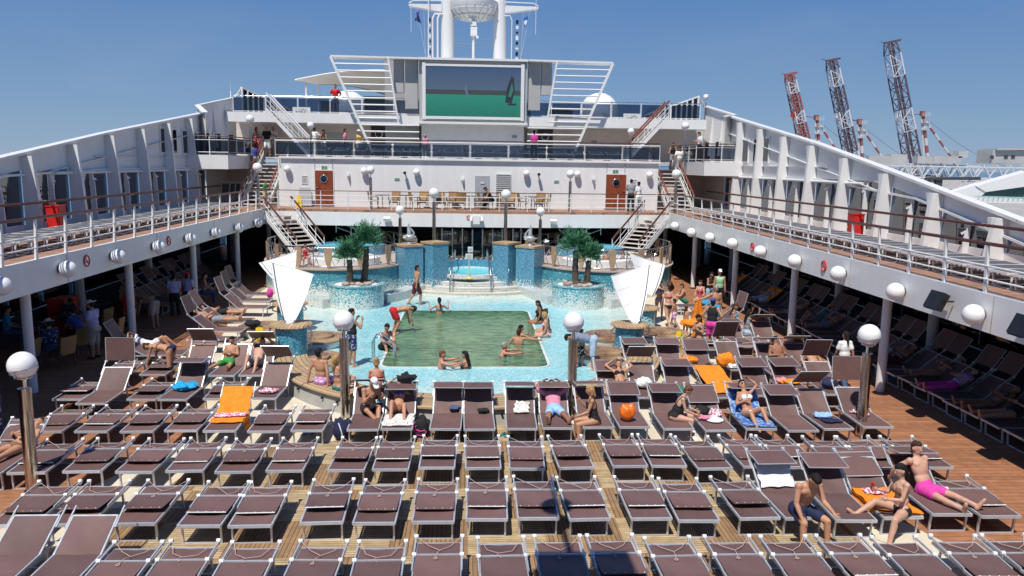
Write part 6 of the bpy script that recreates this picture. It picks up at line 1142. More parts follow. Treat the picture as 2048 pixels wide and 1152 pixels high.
        if hs in ('long', 'bob'):
            dn = -.17 if hs == 'bob' else -.34; b0 = J['H']+Fh @ V(0, -.06*s, .0); b1 = b0.lerp(J['C']+Fc @ V(0, -.135*s, .02*s), .45 if hs == 'bob' else 1.0)
            for u in (-.045, 0, .045): cap(x, b0+Fh.col[0]*u*s, b1+Fc.col[0]*u*s*.9, .045*s, .028*s)
            if hs == 'bob':
                for sg in (-1, 1): cap(x, J['H']+Fh @ V(.066*sg*s, -.02*s, .03*s), J['H']+Fh @ V(.070*sg*s, -.015*s, -.11*s), .034*s, .026*s)
        if hs == 'ponytail': b0 = J['H']+Fh @ V(0, -.095*s, .03*s); b1 = J['C']+Fc @ V(0, -.15*s, .06*s); cap(x, b0, b0.lerp(b1, .5)+Fc.col[1]*-.02*s, .036*s, .034*s); cap(x, b0.lerp(b1, .5)+Fc.col[1]*-.02*s, b1, .034*s, .014*s)
        if hs == 'bun': E2((0, -.09, .075), (.05, .045, .05))
        me3 = remesh(x, .016*s, 'hair', 1); me3.materials.append(MATS['hair_'+hc]); o = bpy.data.objects.new('hair', me3); COL.objects.link(o); o.parent = root; o.location = off
    if len(hair) > 2 and not (cut and 'head' in cut):
        kind, m = hair[2], hair[3]; x = MB(); R4 = lambda p: J['H']+Fh @ V(p[0]*s*hk, p[1]*s*hk, p[2]*s*hk); prof = [(.001, .150), (.05, .142), (.08, .115), (.097, .06)] if kind != 'sunhat' else [(.001, .150), (.06, .145), (.085, .12), (.10, .065), (.19, .05), (.195, .055), (.10, .075)]
        if kind == 'cap': prof[-1] = (.10, .045)
        n = 18; vs = [R4((r*math.cos(2*PI*j/n)*.93, -.008+r*math.sin(2*PI*j/n)*1.08, z)) for j in range(n) for r, z in prof]; m_ = len(prof); x.add(vs, [(j*m_+i, ((j+1) % n)*m_+i, ((j+1) % n)*m_+i+1, j*m_+i+1) for j in range(n) for i in range(m_-1)])
        if kind == 'cap': x.add([R4(p) for p in ((-.07, .07, .055), (.07, .07, .055), (.055, .17, .042), (0, .185, .040), (-.055, .17, .042))]+[R4(p) for p in ((-.07, .07, .064), (.07, .07, .064), (.055, .17, .050), (0, .185, .048), (-.055, .17, .050))], [(0, 1, 2, 3, 4), (9, 8, 7, 6, 5)]+[(i, (i+1) % 5, 5+(i+1) % 5, 5+i) for i in range(5)])
        o = x.build('cap' if kind == 'cap' else 'hat', m, root, 50); o.location = off
        sm = o.modifiers.new('thick', 'SOLIDIFY'); sm.thickness = .004
    if 'glasses' in D:
        x = MB()
        for sg in (-1, 1): x.add([J['H']+Fh @ V((.032*sg+p[0]*.026)*s, (.092+p[1]*.010)*s, (.012+p[2]*.020)*s) for p in UNIT[0]], UNIT[1])
        o = x.build('sunglasses', 'black_plastic', root, 60); o.location = off
    root['J'] = 0; del root['J']
    mats_ = Matrix.Translation(Vector(pos)) @ Matrix.Rotation(rad(rz), 4, 'Z') @ Matrix.Translation(off)
    return root, {k: (mats_ @ v if isinstance(v, Vector) else mats_ @ v[0]) for k, v in J.items()}
_u = MB(); _u.sphere((0, 0, 0), 1, 14, 10); UNIT = (_u.v, _u.f)
# clothing colours
for nm, c in dict(navy_cloth=(0.012, 0.018, 0.06), black_cloth=(0.012, 0.012, 0.014), white_cloth=(0.76, 0.76, 0.75), pink_cloth=(0.66, 0.05, 0.33), rose_shirt=(0.66, 0.24, 0.34), sky_cloth=(0.30, 0.50, 0.78), green_cloth=(0.03, 0.27, 0.05), red_cloth=(0.60, 0.012, 0.018), maroon_cloth=(0.11, 0.014, 0.025), orange_cloth=(0.82, 0.235, 0.008), grey_cloth=(0.26, 0.26, 0.28), slate_shirt=(0.20, 0.23, 0.31), pale_jeans=(0.36, 0.45, 0.55), jeans=(0.06, 0.10, 0.20), lavender=(0.36, 0.33, 0.52), lilac_shirt=(0.42, 0.42, 0.62), mint=(0.33, 0.60, 0.38), yellow_cloth=(0.66, 0.46, 0.08), blue_shirt=(0.05, 0.08, 0.30), cyan_cloth=(0.02, 0.30, 0.55), khaki=(0.44, 0.40, 0.33), straw=(0.62, 0.50, 0.32), teal_cloth=(0.01, 0.20, 0.20), bronze_cloth=(0.20, 0.10, 0.06)).items(): cloth(nm, c)
cloth('floral_red', (0.50, 0.03, 0.06), pattern=((0.75, 0.65, 0.62), 16, 0.30)); cloth('dots_navy', (0.015, 0.015, 0.04), pattern=((0.7, 0.7, 0.7), 38, 0.22)); cloth('print_bw', (0.02, 0.02, 0.02), pattern=((0.75, 0.75, 0.73), 14, 0.32)); cloth('print_grey', (0.22, 0.21, 0.25), pattern=((0.5, 0.48, 0.5), 24, 0.3)); cloth('print_lilac', (0.50, 0.22, 0.48), pattern=((0.72, 0.62, 0.72), 14, 0.35)); cloth('print_multi', (0.10, 0.10, 0.35), pattern=((0.75, 0.45, 0.5), 26, 0.35)); cloth('print_navy', (0.02, 0.03, 0.09), pattern=((0.35, 0.38, 0.5), 12, 0.32)); cloth('print_white', (0.72, 0.70, 0.64), pattern=((0.12, 0.12, 0.14), 22, 0.22))
cloth('print_floral', (0.70, 0.62, 0.62), pattern=((0.55, 0.03, 0.16), 20, 0.42)); cloth('towel_blue', (0.06, 0.14, 0.42), pattern=((0.22, 0.38, 0.58), 13, 0.45)); cloth('green_print', (0.01, 0.24, 0.15), pattern=((0.03, 0.06, 0.05), 20, 0.3))
SK = lambda *a, **k: fig(*a, **k)
SEAT = 0.37
def onseat(px, py, z=SEAT): return gz(px, py, z)
# --- the three in front
p = gz(1606, 1032, SEAT); _, JN = fig('man in navy trunks sitting bent forward on the end of a lounger, looking down', (p.x, p.y+0.10, SEAT), 188, 'sitlean', 'tan', ('short', 'black'), (('shorts', 'navy_cloth', .62),), 1.80, anchor='butt', vox=.013,
  over=dict(tor=(0, .32, 1), che=(0, .42, 1), hed=(-.05, .85, .55), thR=(.22, 1, -.10), shR=(.02, .02, -1), thL=(-.42, 1, -.12), shL=(-.05, .02, -1), uaR=(.22, .22, -1), faR=(-.15, .72, -1), uaL=(-.2, .40, -1), faL=(-.12, 1, -.35), curlL=.15, pnL=(0, -.2, 1)))
p = gz(1803, 1030, SEAT); _, JW = fig('dark haired woman in black bottoms sitting sideways on an orange towel with a phone', (p.x, p.y+.05, SEAT), 96, 'sit', 'light', ('ponytail', 'black'), (('briefs', 'black_cloth'), ('bikini_top', 'bronze_cloth')), 1.70, True, 1.06, 'butt', .013,
  over=dict(tor=(0, -.02, 1), che=(0, .10, 1), hed=(0, .28, 1), thR=(.10, 1, .30), shR=(.0, 1, -.62), ftR=(.1, .75, .65), thL=(-.55, .75, -.02), shL=(-.15, .28, -1), ftL=(-.5, .8, -.1), uaR=(.12, .45, -1), faR=(-.1, 1, .30), uaL=(-.12, .35, -1), faL=(.15, 1, .10), curlR=.8, curlL=.35))
p = gz(1849, 985, SEAT); _, JP = fig('young man in pink shorts reclining with his hands behind his back', (p.x, p.y, SEAT), 198, 'recline', 'light', ('short', 'brown'), (('shorts', 'pink_cloth', .52),), 1.78, False, 1.0, 'butt', .013,
  over=dict(tor=(0, -.66, 1), che=(0, -.45, 1), hed=(.05, .05, 1), thR=(.10, 1, .03), shR=(-.06, 1, -.06), thL=(-.22, 1, .05), shL=(-.12, 1, -.06), ftR=(.35, .35, .85), ftL=(-.3, .35, .85), uaR=(.55, -.75, -.7), faR=(-.1, -.5, -1), uaL=(-.55, -.75, -.7), faL=(.1, -.5, -1)))
h_ = JW['wrR']; t = thing('phone', 'red cased phone held up by the dark haired woman', 'phone', h_+V(-.085, 0, .05)); MB().box((0, 0, 0), (.02, .075, .15), Matrix.Rotation(rad(15), 3, 'X')).build('case', 'red_box', t); MB().box((.012, 0, 0), (.004, .066, .135), Matrix.Rotation(rad(15), 3, 'X')).build('screen', 'black_plastic', t)
# --- the row of raised loungers
p = onseat(736, 822); fig('man in white cap and black trunks sitting on a lounger left of the pool', (p.x, p.y, SEAT), 215, 'sit', 'tan', ('short', 'black', 'cap', 'white_cloth'), (('shorts', 'black_cloth', .72),), 1.78, False, 1.12, 'butt', .018, over=dict(tor=(0, .25, 1), che=(0, .4, 1), hed=(0, .8, .8), thR=(.35, 1, .20), shR=(-.35, .55, -.55), thL=(.05, 1, .25), shL=(.35, .55, -.7), uaR=(.15, .35, -1), faR=(-.2, .75, .8), uaL=(-.1, .4, -1), faL=(.25, .8, .6), ftR=(0, 1, 0), ftL=(0, 1, 0)))
p = onseat(797, 826); fig('woman in pale bikini lying with knees up and an arm behind her head', (p.x, p.y+.05, SEAT), 182, 'knees', 'tan', ('long', 'brown'), (('bikini_top', 'print_multi'), ('bikini_bottom', 'bronze_cloth')), 1.68, True, 1.0, 'butt', .018, over=dict(tor=(0, -.75, .6), uaL=(-.5, .1, -.3), faL=(.1, -.1, 1)))
p = onseat(1108, 826); fig('man in pink T-shirt and light blue shorts lying with both arms behind his head', (p.x, p.y, SEAT), 181, 'armsup', 'brown', ('short', 'black'), (('tshirt', 'rose_shirt'), ('shorts', 'sky_cloth', .55)), 1.78, False, 1.08, 'butt', .018, over=dict(tor=(0, -.85, .55)))
p = onseat(1188, 846); fig('blonde woman in black swimsuit sitting on the side of a lounger facing left', (p.x, p.y, SEAT), 88, 'sit', 'tan', ('bob', 'blonde'), (('swimsuit', 'black_cloth'),), 1.68, True, 1.0, 'butt', .018, over=dict(tor=(0, .16, 1), hed=(0, .2, 1), uaR=(.1, .35, -1), faR=(-.1, .7, .8), uaL=(-.1, .35, -1), faL=(0, 1, -.4), thR=(.05, 1, -.1), thL=(-.28, 1, -.1)))
p = onseat(1350, 838); fig('older woman with auburn hair in black swimsuit sitting on a lounger facing right', (p.x, p.y, SEAT), -104, 'sit', 'light', ('curly', 'auburn'), (('swimsuit', 'black_cloth'), ('shoes', 'white_cloth')), 1.64, True, 1.22, 'butt', .018, over=dict(tor=(0, .30, 1), che=(0, .42, 1), hed=(0, .6, .9)))
p = onseat(1496, 833); fig('woman in white bikini and sunglasses reclining on a blue towel', (p.x, p.y, SEAT), 188, 'knees', 'tan', ('long', 'black'), (('bikini_top', 'white_cloth'), ('bikini_bottom', 'white_cloth')), 1.68, True, 1.05, 'butt', .018, over=dict(tor=(0, -.55, .85), thR=(.12, 1, .35), shR=(.05, .8, -.55), uaL=(-.7, -.2, .6), faL=(.6, -.2, .5), uaR=(.3, .3, -.8), faR=(-.5, .6, .5), glasses=1))
p = onseat(1427, 757); fig('person with brown hair lying half wrapped in an orange towel', (p.x, p.y, SEAT), 0, 'prone', 'light', ('bob', 'brown'), (('towel', 'orange_cloth'),), 1.68, True, 1.0, 'butt', .020)
p = onseat(1558, 732); fig('man in blue cap and sunglasses reclining under a canopy on the right', (p.x, p.y, SEAT), 190, 'knees', 'brown', ('short', 'black', 'cap', 'slate_shirt'), (('shorts', 'grey_cloth'),), 1.76, False, 1.05, 'butt', .020, over=dict(tor=(0, -.45, .9), uaR=(.3, .3, -.8), faR=(-.5, .6, .2), uaL=(-.3, .3, -.8), faL=(.5, .6, .2), glasses=1))
p = onseat(1493, 668); fig('long haired young woman in denim shorts sitting on a lounger with raised arms', (p.x, p.y, SEAT), -75, 'sit', 'brown', ('long', 'black'), (('tank', 'grey_cloth'), ('shorts', 'pale_jeans', .4)), 1.65, True, 1.0, 'butt', .021, over=dict(uaR=(.2, .5, .1), faR=(-.2, .3, 1)))
# --- standing on the right
p = gz(1421, 700); fig('man in black vest, pink shorts and navy cap standing with hands on hips', p, -32, 'akimbo', 'tan', ('short', 'black', 'cap', 'blue_shirt'), (('tank', 'black_cloth'), ('shorts', 'pink_cloth', .75)), 1.78, False, 1.08)
p = gz(1394, 731); fig('girl in spotted bikini top and green bottoms standing beside the caution sign', p, 128, 'stand', 'tan', ('long', 'black'), (('bikini_top', 'dots_navy'), ('bikini_bottom', 'teal_cloth')), 1.66, True, .95, over=dict(hed=(0, .55, 1), faR=(-.5, .5, .4), uaR=(.15, .1, -1)))
p = gz(1370, 671); fig('small girl in pink bottoms with purple sandals', p, -60, 'stand', 'tan', ('ponytail', 'brown'), (('bikini_bottom', 'pink_cloth'), ('shoes', 'lavender')), 1.08, True, .95)
p = gz(1338, 655); fig('woman in black bikini seen from behind beside a child', p, 18, 'walk', 'light', ('bun', 'brown'), (('bikini_bottom', 'black_cloth'), ('bikini_top', 'red_cloth')), 1.70, True, 1.1)
p = gz(1351, 657); fig('child in print shorts beside the woman in black bikini', p, 60, 'walk', 'tan', ('short', 'black'), (('shorts', 'print_lilac'),), 1.15)
p = gz(1428, 662); _, JG = fig('bare backed grey haired man holding out an orange towel', p, 8, 'stand', 'tan', ('short', 'grey'), (('shorts', 'cyan_cloth', .6),), 1.76, False, 1.18, over=dict(uaL=(-.85, .1, -.45), faL=(-1, .1, -.28)))
p = gz(1317, 640); fig('woman in patterned bikini top standing behind the right sail', p, 185, 'hold', 'tan', ('short', 'brown'), (('bikini_top', 'print_multi'), ('bikini_bottom', 'print_multi')), 1.66, True)
p = gz(1369, 606, SEAT); fig('person hugging an orange towel while sitting on a far right lounger', (p.x, p.y, SEAT), 88, 'hugknees', 'tan', ('short', 'brown'), (('shorts', 'green_print', .5),), 1.6, False, .95, 'butt', over=dict(tor=(0, .2, 1)))
p = gz(1436, 620); fig('man in mint green vest and white cap standing under the right deck', p, 172, 'stand', 'tan', ('short', 'black', 'cap', 'white_cloth'), (('tank', 'mint'), ('shorts', 'black_cloth', .8)), 1.78)
p = gz(1418, 618); fig('woman in black top and denim standing under the right deck', p, 200, 'hold', 'tan', ('bob', 'black'), (('tank', 'black_cloth'), ('trousers', 'pale_jeans')), 1.66, True)
p = gz(1690, 783); fig('woman in white T-shirt and dark jeans walking away under the right deck', p, 6, 'walk', 'brown', ('ponytail', 'black'), (('tshirt', 'white_cloth'), ('trousers', 'jeans'), ('shoes', 'black_cloth')), 1.70, True, 1.08, vox=.018, over=dict(thR=(.03, .2, -1)))
# --- in and around the pool
p = gz(828, 611); fig('man in dark red shorts walking along the far end of the pool', p, -62, 'walk', 'tan', ('short', 'black'), (('shorts', 'maroon_cloth', .7),), 1.80)
def swimmer(label, px, py, rz, tone, hair, up, wear=(), fem=False, pose='swim', over=None, fat=1.0, h=1.74):
    p = gz(px, py, .034); D = dict(over or {}); fig(label, (p.x, p.y, .034+up-.45), rz, pose, tone, hair, wear, h, fem, fat, 'hip', .020, cut=('thighR', 'thighL', 'shinR', 'shinL', 'footR', 'footL'), over=D)
swimmer('girl in blue bikini standing in the pool at its far edge', 879, 626, 12, 'tan', ('ponytail', 'black'), .28, (('bikini_top', 'cyan_cloth'),), True, 'wade')
swimmer('balding man in the pool holding a woman by the near edge', 880, 736, -82, 'red', ('short', 'auburn'), .18, over=dict(uaR=(.5, .8, -.1), faR=(-.1, 1, .15)))
swimmer('dark haired woman in the pool leaning on its near edge', 934, 736, 60, 'tan', ('long', 'black'), .16, (('bikini_top', 'maroon_cloth'),), True)
swimmer('grey haired man swimming to the right in the middle of the pool', 998, 711, -78, 'red', ('short', 'grey'), .10, over=dict(tor=(0, .35, 1), hed=(0, -.1, 1), uaR=(.4, 1, .0), faR=(-.1, 1, .05), uaL=(-.3, 1, .0), faL=(.1, 1, .05)))
swimmer('black haired man in the pool looking right', 1038, 679, -60, 'tan', ('short', 'black'), .16)
swimmer('man with thinning hair in the pool, back turned', 1037, 690, -10, 'tan', ('short', 'brown'), .20, pose='wade', over=dict(uaR=(1, .35, -.1), faR=(1, .3, -.1), uaL=(-.6, .1, -.8), faL=(-.3, .4, -.6)), fat=1.15)
p = gz(1080, 645, .05); fig('dark skinned woman in black swimsuit sitting on the far right edge of the pool', (p.x, p.y, .03), 100, 'edge', 'brown', ('long', 'black'), (('swimsuit', 'black_cloth'),), 1.70, True, 1.05, 'butt')
p = gz(1094, 667, .05); fig('woman in magenta swimsuit sitting on the right pool edge behind the other', (p.x+.05, p.y+.35, .03), 95, 'edge', 'tan', ('bun', 'brown'), (('swimsuit', 'maroon_cloth'),), 1.66, True, 1.0, 'butt')
p = gz(1093, 672, .05); fig('woman in patterned bikini sitting on the right pool edge with her feet in the water', (p.x, p.y, .03), 92, 'edge', 'light', ('bun', 'blonde'), (('bikini_top', 'print_lilac'), ('bikini_bottom', 'print_lilac')), 1.66, True, 1.0, 'butt')
p = gz(787, 668); fig('man in bright red shorts and black cap bending over at the left pool edge', p, -70, 'bend', 'tan', ('short', 'black', 'cap', 'black_cloth'), (('shorts', 'red_cloth', .6),), 1.76, False, 1.08, over=dict(thR=(.1, .5, -1), shR=(0, -.5, -1), thL=(-.1, .35, -1), shL=(0, -.4, -1)))
p = gz(768, 697, .05); fig('man in dark trunks crouching on the left pool edge', (p.x, p.y, .03), 215, 'hugknees', 'tan', ('short', 'black'), (('shorts', 'black_cloth', .5),), 1.76, False, 1.05, 'butt', over=dict(tor=(0, .3, 1), hed=(0, .5, 1)))
p = gz(1186, 739); fig('man in slate shirt and pale shorts bending over a child beside the pool', p, 82, 'bend', 'tan', ('short', 'black'), (('tshirt', 'slate_shirt'), ('shorts', 'pale_jeans', .95)), 1.82, False, 1.1, over=dict(thL=(-.22, .05, -1), thR=(.2, .1, -1), uaR=(.1, .15, -1)))
p = gz(1161, 732); fig('child in black and white shorts standing under the bending man', p, -60, 'stand', 'tan', ('short', 'black'), (('shorts', 'print_bw', .75),), 1.15)
p = gz(704, 733); fig('man in dark clothes taking a photo behind the left lamp post', p, -55, 'photo', 'tan', ('short', 'black'), (('tank', 'black_cloth'), ('shorts', 'print_navy', .7)), 1.80, False, 1.1)
p = gz(641, 770, .48); fig('man in lilac print shorts sitting on the curved bench with his back turned', (p.x, p.y+.15, .475), -28, 'benchback', 'tan', ('short', 'black'), (('shorts', 'print_lilac', .6),), 1.80, False, 1.05, 'butt', .018)
p = gz(676, 782, .48); fig('blonde woman in lavender bikini sitting on the curved bench beside him', (p.x, p.y+.15, .475), -42, 'benchback', 'tan', ('ponytail', 'blonde'), (('bikini_top', 'lavender'), ('bikini_bottom', 'teal_cloth')), 1.70, True, 1.05, 'butt', .018, over=dict(uaR=(.2, .5, -.8), faR=(-.4, .8, -.2), thR=(.1, .9, .45), shR=(0, .5, -1), thL=(-.2, 1, -.05)))
p = gz(752, 790, .48); fig('woman with a hair bun and red crossed straps sitting behind the white capped man', (p.x, p.y+.15, .475), 4, 'sit', 'red', ('bun', 'blonde'), (('bikini_top', 'red_cloth'), ('shorts', 'maroon_cloth', .6)), 1.68, True, 1.12, 'butt', .02)
# --- left side
p = gz(346, 760); fig('woman in black bikini bending over a lounger on the left', p, 78, 'bend', 'tan', ('bun', 'brown'), (('bikini_bottom', 'navy_cloth'), ('bikini_top', 'bronze_cloth')), 1.72, True, 1.08, vox=.018)
p = onseat(428, 643); fig('man in grey shorts lying on his back with his head to the left', (p.x, p.y, SEAT), -86, 'supine', 'tan', ('short', 'black'), (('shorts', 'grey_cloth', .6),), 1.76, False, 1.0, 'butt', over=dict(tor=(0, -1, .38)))
p = onseat(440, 629); fig('person in black trunks lying behind the man in grey shorts', (p.x, p.y, SEAT), -86, 'supine', 'tan', ('short', 'black'), (('shorts', 'black_cloth', .4),), 1.74, False, 1.0, 'butt')
p = onseat(459, 728); fig('boy in green shorts reclining with a phone in his hands', (p.x, p.y, SEAT), 172, 'recline', 'tan', ('short', 'black'), (('shorts', 'green_cloth', .7),), 1.55, False, 1.15, 'butt', .019, over=dict(tor=(0, -.5, .9), hed=(0, .2, 1), thR=(.35, 1, .05), shR=(.2, 1, -.1), uaR=(.25, .4, -.9), faR=(-.6, .7, .4)))
p = onseat(514, 730); fig('person in grey print shorts under a raised canopy beside the boy in green', (p.x, p.y, SEAT), 176, 'knees', 'light', ('short', 'brown'), (('shorts', 'print_grey', .6),), 1.7, False, 1.0, 'butt')
p = onseat(303, 697); fig('person with a white towel lying with one leg crossed on the left', (p.x, p.y, SEAT), -80, 'knees', 'tan', ('short', 'black'), (('towel', 'white_cloth'),), 1.7, False, 1.0, 'butt', over=dict(tor=(0, -1, .3)))
p = onseat(34, 903); fig('woman in brown bikini lying at the left edge under a canopy', (p.x, p.y, SEAT), 165, 'supine', 'tan', ('long', 'brown'), (('bikini_bottom', 'bronze_cloth'), ('bikini_top', 'bronze_cloth')), 1.68, True, 1.1, 'butt', .018, over=dict(tor=(0, -.9, .4)))
p = gz(-6, 884); fig('person in navy print dress standing at the left edge of the photo', p, -60, 'stand', 'tan', ('bob', 'grey'), (('dress', 'print_navy', .5),), 1.66, True, 1.15)
p = gz(192, 716); fig('man in white hat, pale T-shirt and shorts standing at the dining tables', p, 80, 'hold', 'tan', ('short', 'black', 'sunhat', 'white_cloth'), (('tshirt', 'lilac_shirt'), ('shorts', 'khaki', .95), ('shoes', 'black_cloth')), 1.82, False, 1.12)
SIT = .46
p = gz(103, 700, SIT); fig('seated diner in white hat and dark shirt with his back turned', (p.x, p.y, SIT), 55, 'sit', 'tan', ('short', 'black', 'sunhat', 'white_cloth'), (('tshirt', 'print_navy'), ('trousers', 'jeans')), 1.76, False, 1.05, 'butt')
p = gz(160, 668, SIT); fig('seated diner in blue shirt leaning over the table', (p.x, p.y, SIT), 60, 'sitlean', 'tan', ('short', 'black'), (('tshirt', 'blue_shirt'), ('trousers', 'black_cloth')), 1.74, False, 1.05, 'butt')
p = gz(14, 668, SIT); fig('seated diner in bright blue at the left edge', (p.x, p.y, SIT), -60, 'sit', 'tan', ('short', 'black'), (('tshirt', 'cyan_cloth'), ('trousers', 'jeans')), 1.74, False, 1.05, 'butt')
p = gz(130, 640, SIT); fig('seated diner in black and white sitting across the table', (p.x, p.y, SIT), -120, 'sitlean', 'brown', ('short', 'black'), (('tshirt', 'black_cloth'), ('trousers', 'black_cloth')), 1.74, False, 1.05, 'butt')
p = gz(38, 640, SIT); fig('seated diner in khaki shirt behind the first post', (p.x, p.y, SIT), -110, 'sit', 'tan', ('bob', 'brown'), (('tshirt', 'khaki'), ('trousers', 'jeans')), 1.7, True, 1.05, 'butt')
p = gz(351, 634); fig('man in lilac shirt with a strap standing in the shade, left of a pair', p, 15, 'stand', 'tan', ('short', 'black'), (('tshirt', 'lilac_shirt'), ('trousers', 'black_cloth')), 1.72, False, 1.15)
p = gz(379, 631); fig('man in lilac shirt and red peaked cap standing in the shade, right of a pair', p, -20, 'stand', 'brown', ('short', 'black', 'cap', 'red_cloth'), (('tshirt', 'lilac_shirt'), ('trousers', 'black_cloth')), 1.74, False, 1.12)
p = gz(312, 655); fig('bare chested person bending over in the shade behind the tables', p, 60, 'bend', 'tan', ('short', 'black'), (('shorts', 'khaki', .8),), 1.74)
p = gz(258, 648); fig('bare backed man in red shorts standing in the shade on the left', p, 20, 'stand', 'brown', ('short', 'black'), (('shorts', 'red_cloth', .8),), 1.76, False, 1.15)
p = gz(408, 588, .37); fig('bare backed person in jeans sitting on a shaded lounger', (p.x, p.y, .37), -70, 'sit', 'tan', ('short', 'black'), (('trousers', 'jeans'),), 1.74, False, 1.05, 'butt')
# --- sunbathers under the right deck
for (px, py, lab, tone, hair, wear, fem, po) in ((1838, 722, 'man in blue trunks lying in the shade, farther of a couple', 'tan', ('short', 'brown'), (('shorts', 'navy_cloth', .5),), False, 'supine'), (1876, 752, 'sunbather in the shade with a straw hat over the face', 'tan', ('short', 'brown', 'sunhat', 'straw'), (('bikini_bottom', 'bronze_cloth'), ('bikini_top', 'bronze_cloth')), True, 'supine'),
        (1905, 778, 'woman in magenta trousers and pink shirt lying in the shade', 'tan', ('bob', 'brown'), (('trousers', 'pink_cloth', .9), ('tshirt', 'print_lilac')), True, 'supine'), (1985, 815, 'woman in spotted bikini lying in the shade near the right edge', 'brown', ('long', 'black'), (('bikini_bottom', 'dots_navy'), ('bikini_top', 'dots_navy')), True, 'supine'),
        (1792, 706, 'man in white shorts lying in the deeper shade', 'tan', ('short', 'black'), (('shorts', 'white_cloth', .6),), False, 'supine'), (1636, 643, 'woman in teal top with knees up in the shade of the right deck', 'tan', ('bob', 'brown'), (('tank', 'teal_cloth'), ('shorts', 'grey_cloth', .5)), True, 'knees'), (1655, 655, 'sunbather in grey shorts lying in front of the woman in teal', 'tan', ('short', 'black'), (('shorts', 'grey_cloth', .7),), False, 'supine'), (1520, 602, 'sunbather covered by a lavender towel far under the right deck', 'tan', ('short', 'brown'), (('towel', 'lilac_shirt'),), False, 'supine')):
    p = gz(px, py, SEAT); fig(lab, (max(p.x, 12.55), p.y, SEAT), 90, po, tone, hair, wear, 1.72, fem, 1.05, 'butt', over=dict(tor=(0, -.9, .5)))
# --- upper decks
def up(label, px, Y, z, rz, pose, tone, hair, wear, h=1.72, fem=False, **k): p = gy(px, 300, Y); fig(label, (p.x, Y, z), rz, pose, tone, hair, wear, h, fem, vox=.026, **k)
up('man in red shirt standing at the top deck railing', 673, 50.0, Z3, 175, 'akimbo', 'tan', ('short', 'black'), (('tshirt', 'red_cloth'), ('trousers', 'grey_cloth')), 1.8)
up('man in white shirt standing by the left upper ladder', 630, 47.8, Z2, -40, 'photo', 'tan', ('short', 'black'), (('tshirt', 'white_cloth'), ('trousers', 'khaki')))
up('dark haired woman in black and white beside the man in white shirt', 648, 48.2, Z2, 170, 'hold', 'tan', ('long', 'black'), (('tank', 'black_cloth'), ('shorts', 'white_cloth')), 1.62, True)
up('man in coral shirt walking along the upper deck', 686, 48.2, Z2, -75, 'walk', 'tan', ('short', 'black'), (('tshirt', 'rose_shirt'), ('trousers', 'jeans')))
up('woman in yellow top walking on the upper deck near the bar frame', 717, 47.4, Z2, 200, 'walk', 'light', ('short', 'blonde', 'sunhat', 'white_cloth'), (('tank', 'yellow_cloth'), ('shorts', 'white_cloth')), 1.62, True)
up('child in pink cap standing behind the glass below the screen', 851, 46.4, Z2, 170, 'stand', 'tan', ('short', 'brown', 'cap', 'rose_shirt'), (('tshirt', 'rose_shirt'), ('shorts', 'grey_cloth')), 1.35)
up('woman in crimson shirt standing right of the screen tower', 1068, 47.0, Z2, -20, 'stand', 'tan', ('bun', 'black'), (('tshirt', 'pink_cloth'), ('trousers', 'black_cloth')), 1.74, True)
up('man with a backpack leaning on the right upper rail', 1399, 46.0, Z2, 100, 'hold', 'tan', ('short', 'black'), (('tshirt', 'white_cloth'), ('trousers', 'black_cloth')), 1.76)
def st(label, px, yz, rz, pose, tone, hair, wear, h=1.72, fem=False, s=-1, **k):
    Y = 44.4+5.2*yz; z = ZT+2.8*min(yz, 1); p = gy(px, 300, Y); fig(label, (p.x, Y, z+.03), rz, pose, tone, hair, wear, h, fem, vox=.024, **k)
st('woman in long red flowered dress coming down the left upper stairs', 513, .98, 180, 'stairs', 'brown', ('long', 'black'), (('dress', 'floral_red', .75),), 1.68, True, fat=1.1)
st('man in black T-shirt and white shorts coming down the left upper stairs', 535, 1.0, 172, 'stairs', 'tan', ('bald', 'black'), (('tshirt', 'black_cloth'), ('shorts', 'white_cloth', .9)), 1.78, fat=1.12)
st('man in white T-shirt leaning at the head of the left upper stairs', 548, 1.16, 172, 'hold', 'brown', ('short', 'grey'), (('tshirt', 'white_cloth'), ('shorts', 'khaki', .8)), 1.80, fat=1.1)
st('man in pale green T-shirt behind the woman in red dress', 514, 1.14, 180, 'stand', 'brown', ('short', 'black'), (('tshirt', 'mint'), ('shorts', 'khaki', .8)), 1.74)
st('man in blue shirt climbing the left upper stairs', 506, .62, 10, 'stairs', 'tan', ('short', 'black'), (('tshirt', 'blue_shirt'), ('shorts', 'grey_cloth', .9)), 1.76, fat=1.1)
st('boy in green and yellow top at the foot of the left upper stairs', 527, .0, -100, 'hold', 'tan', ('short', 'auburn'), (('tshirt', 'green_cloth'), ('shorts', 'yellow_cloth')), 1.45)
st('woman in black top coming down the right upper stairs', 1346, .82, 172, 'stairs', 'tan', ('long', 'black'), (('tank', 'black_cloth'), ('trousers', 'grey_cloth')), 1.68, True, s=1)
st('man in white shirt and sunglasses coming down the right upper stairs', 1359, .70, 185, 'stairs', 'brown', ('short', 'black'), (('tshirt', 'white_cloth'), ('trousers', 'grey_cloth')), 1.76, s=1, fat=1.1)
p = gz(1302, 437, ZT); fig('man in grey T-shirt and black trousers on the right landing', (p.x, 43.3, ZT), -10, 'hold', 'tan', ('short', 'black'), (('tshirt', 'grey_cloth'), ('trousers', 'black_cloth')), 1.82, vox=.022)
p = gz(1321, 437, ZT); fig('woman in white top and trousers on the right landing', (p.x-.1, 43.2, ZT), 30, 'stand', 'tan', ('bun', 'black'), (('tshirt', 'white_cloth'), ('trousers', 'white_cloth')), 1.68, True, vox=.022)
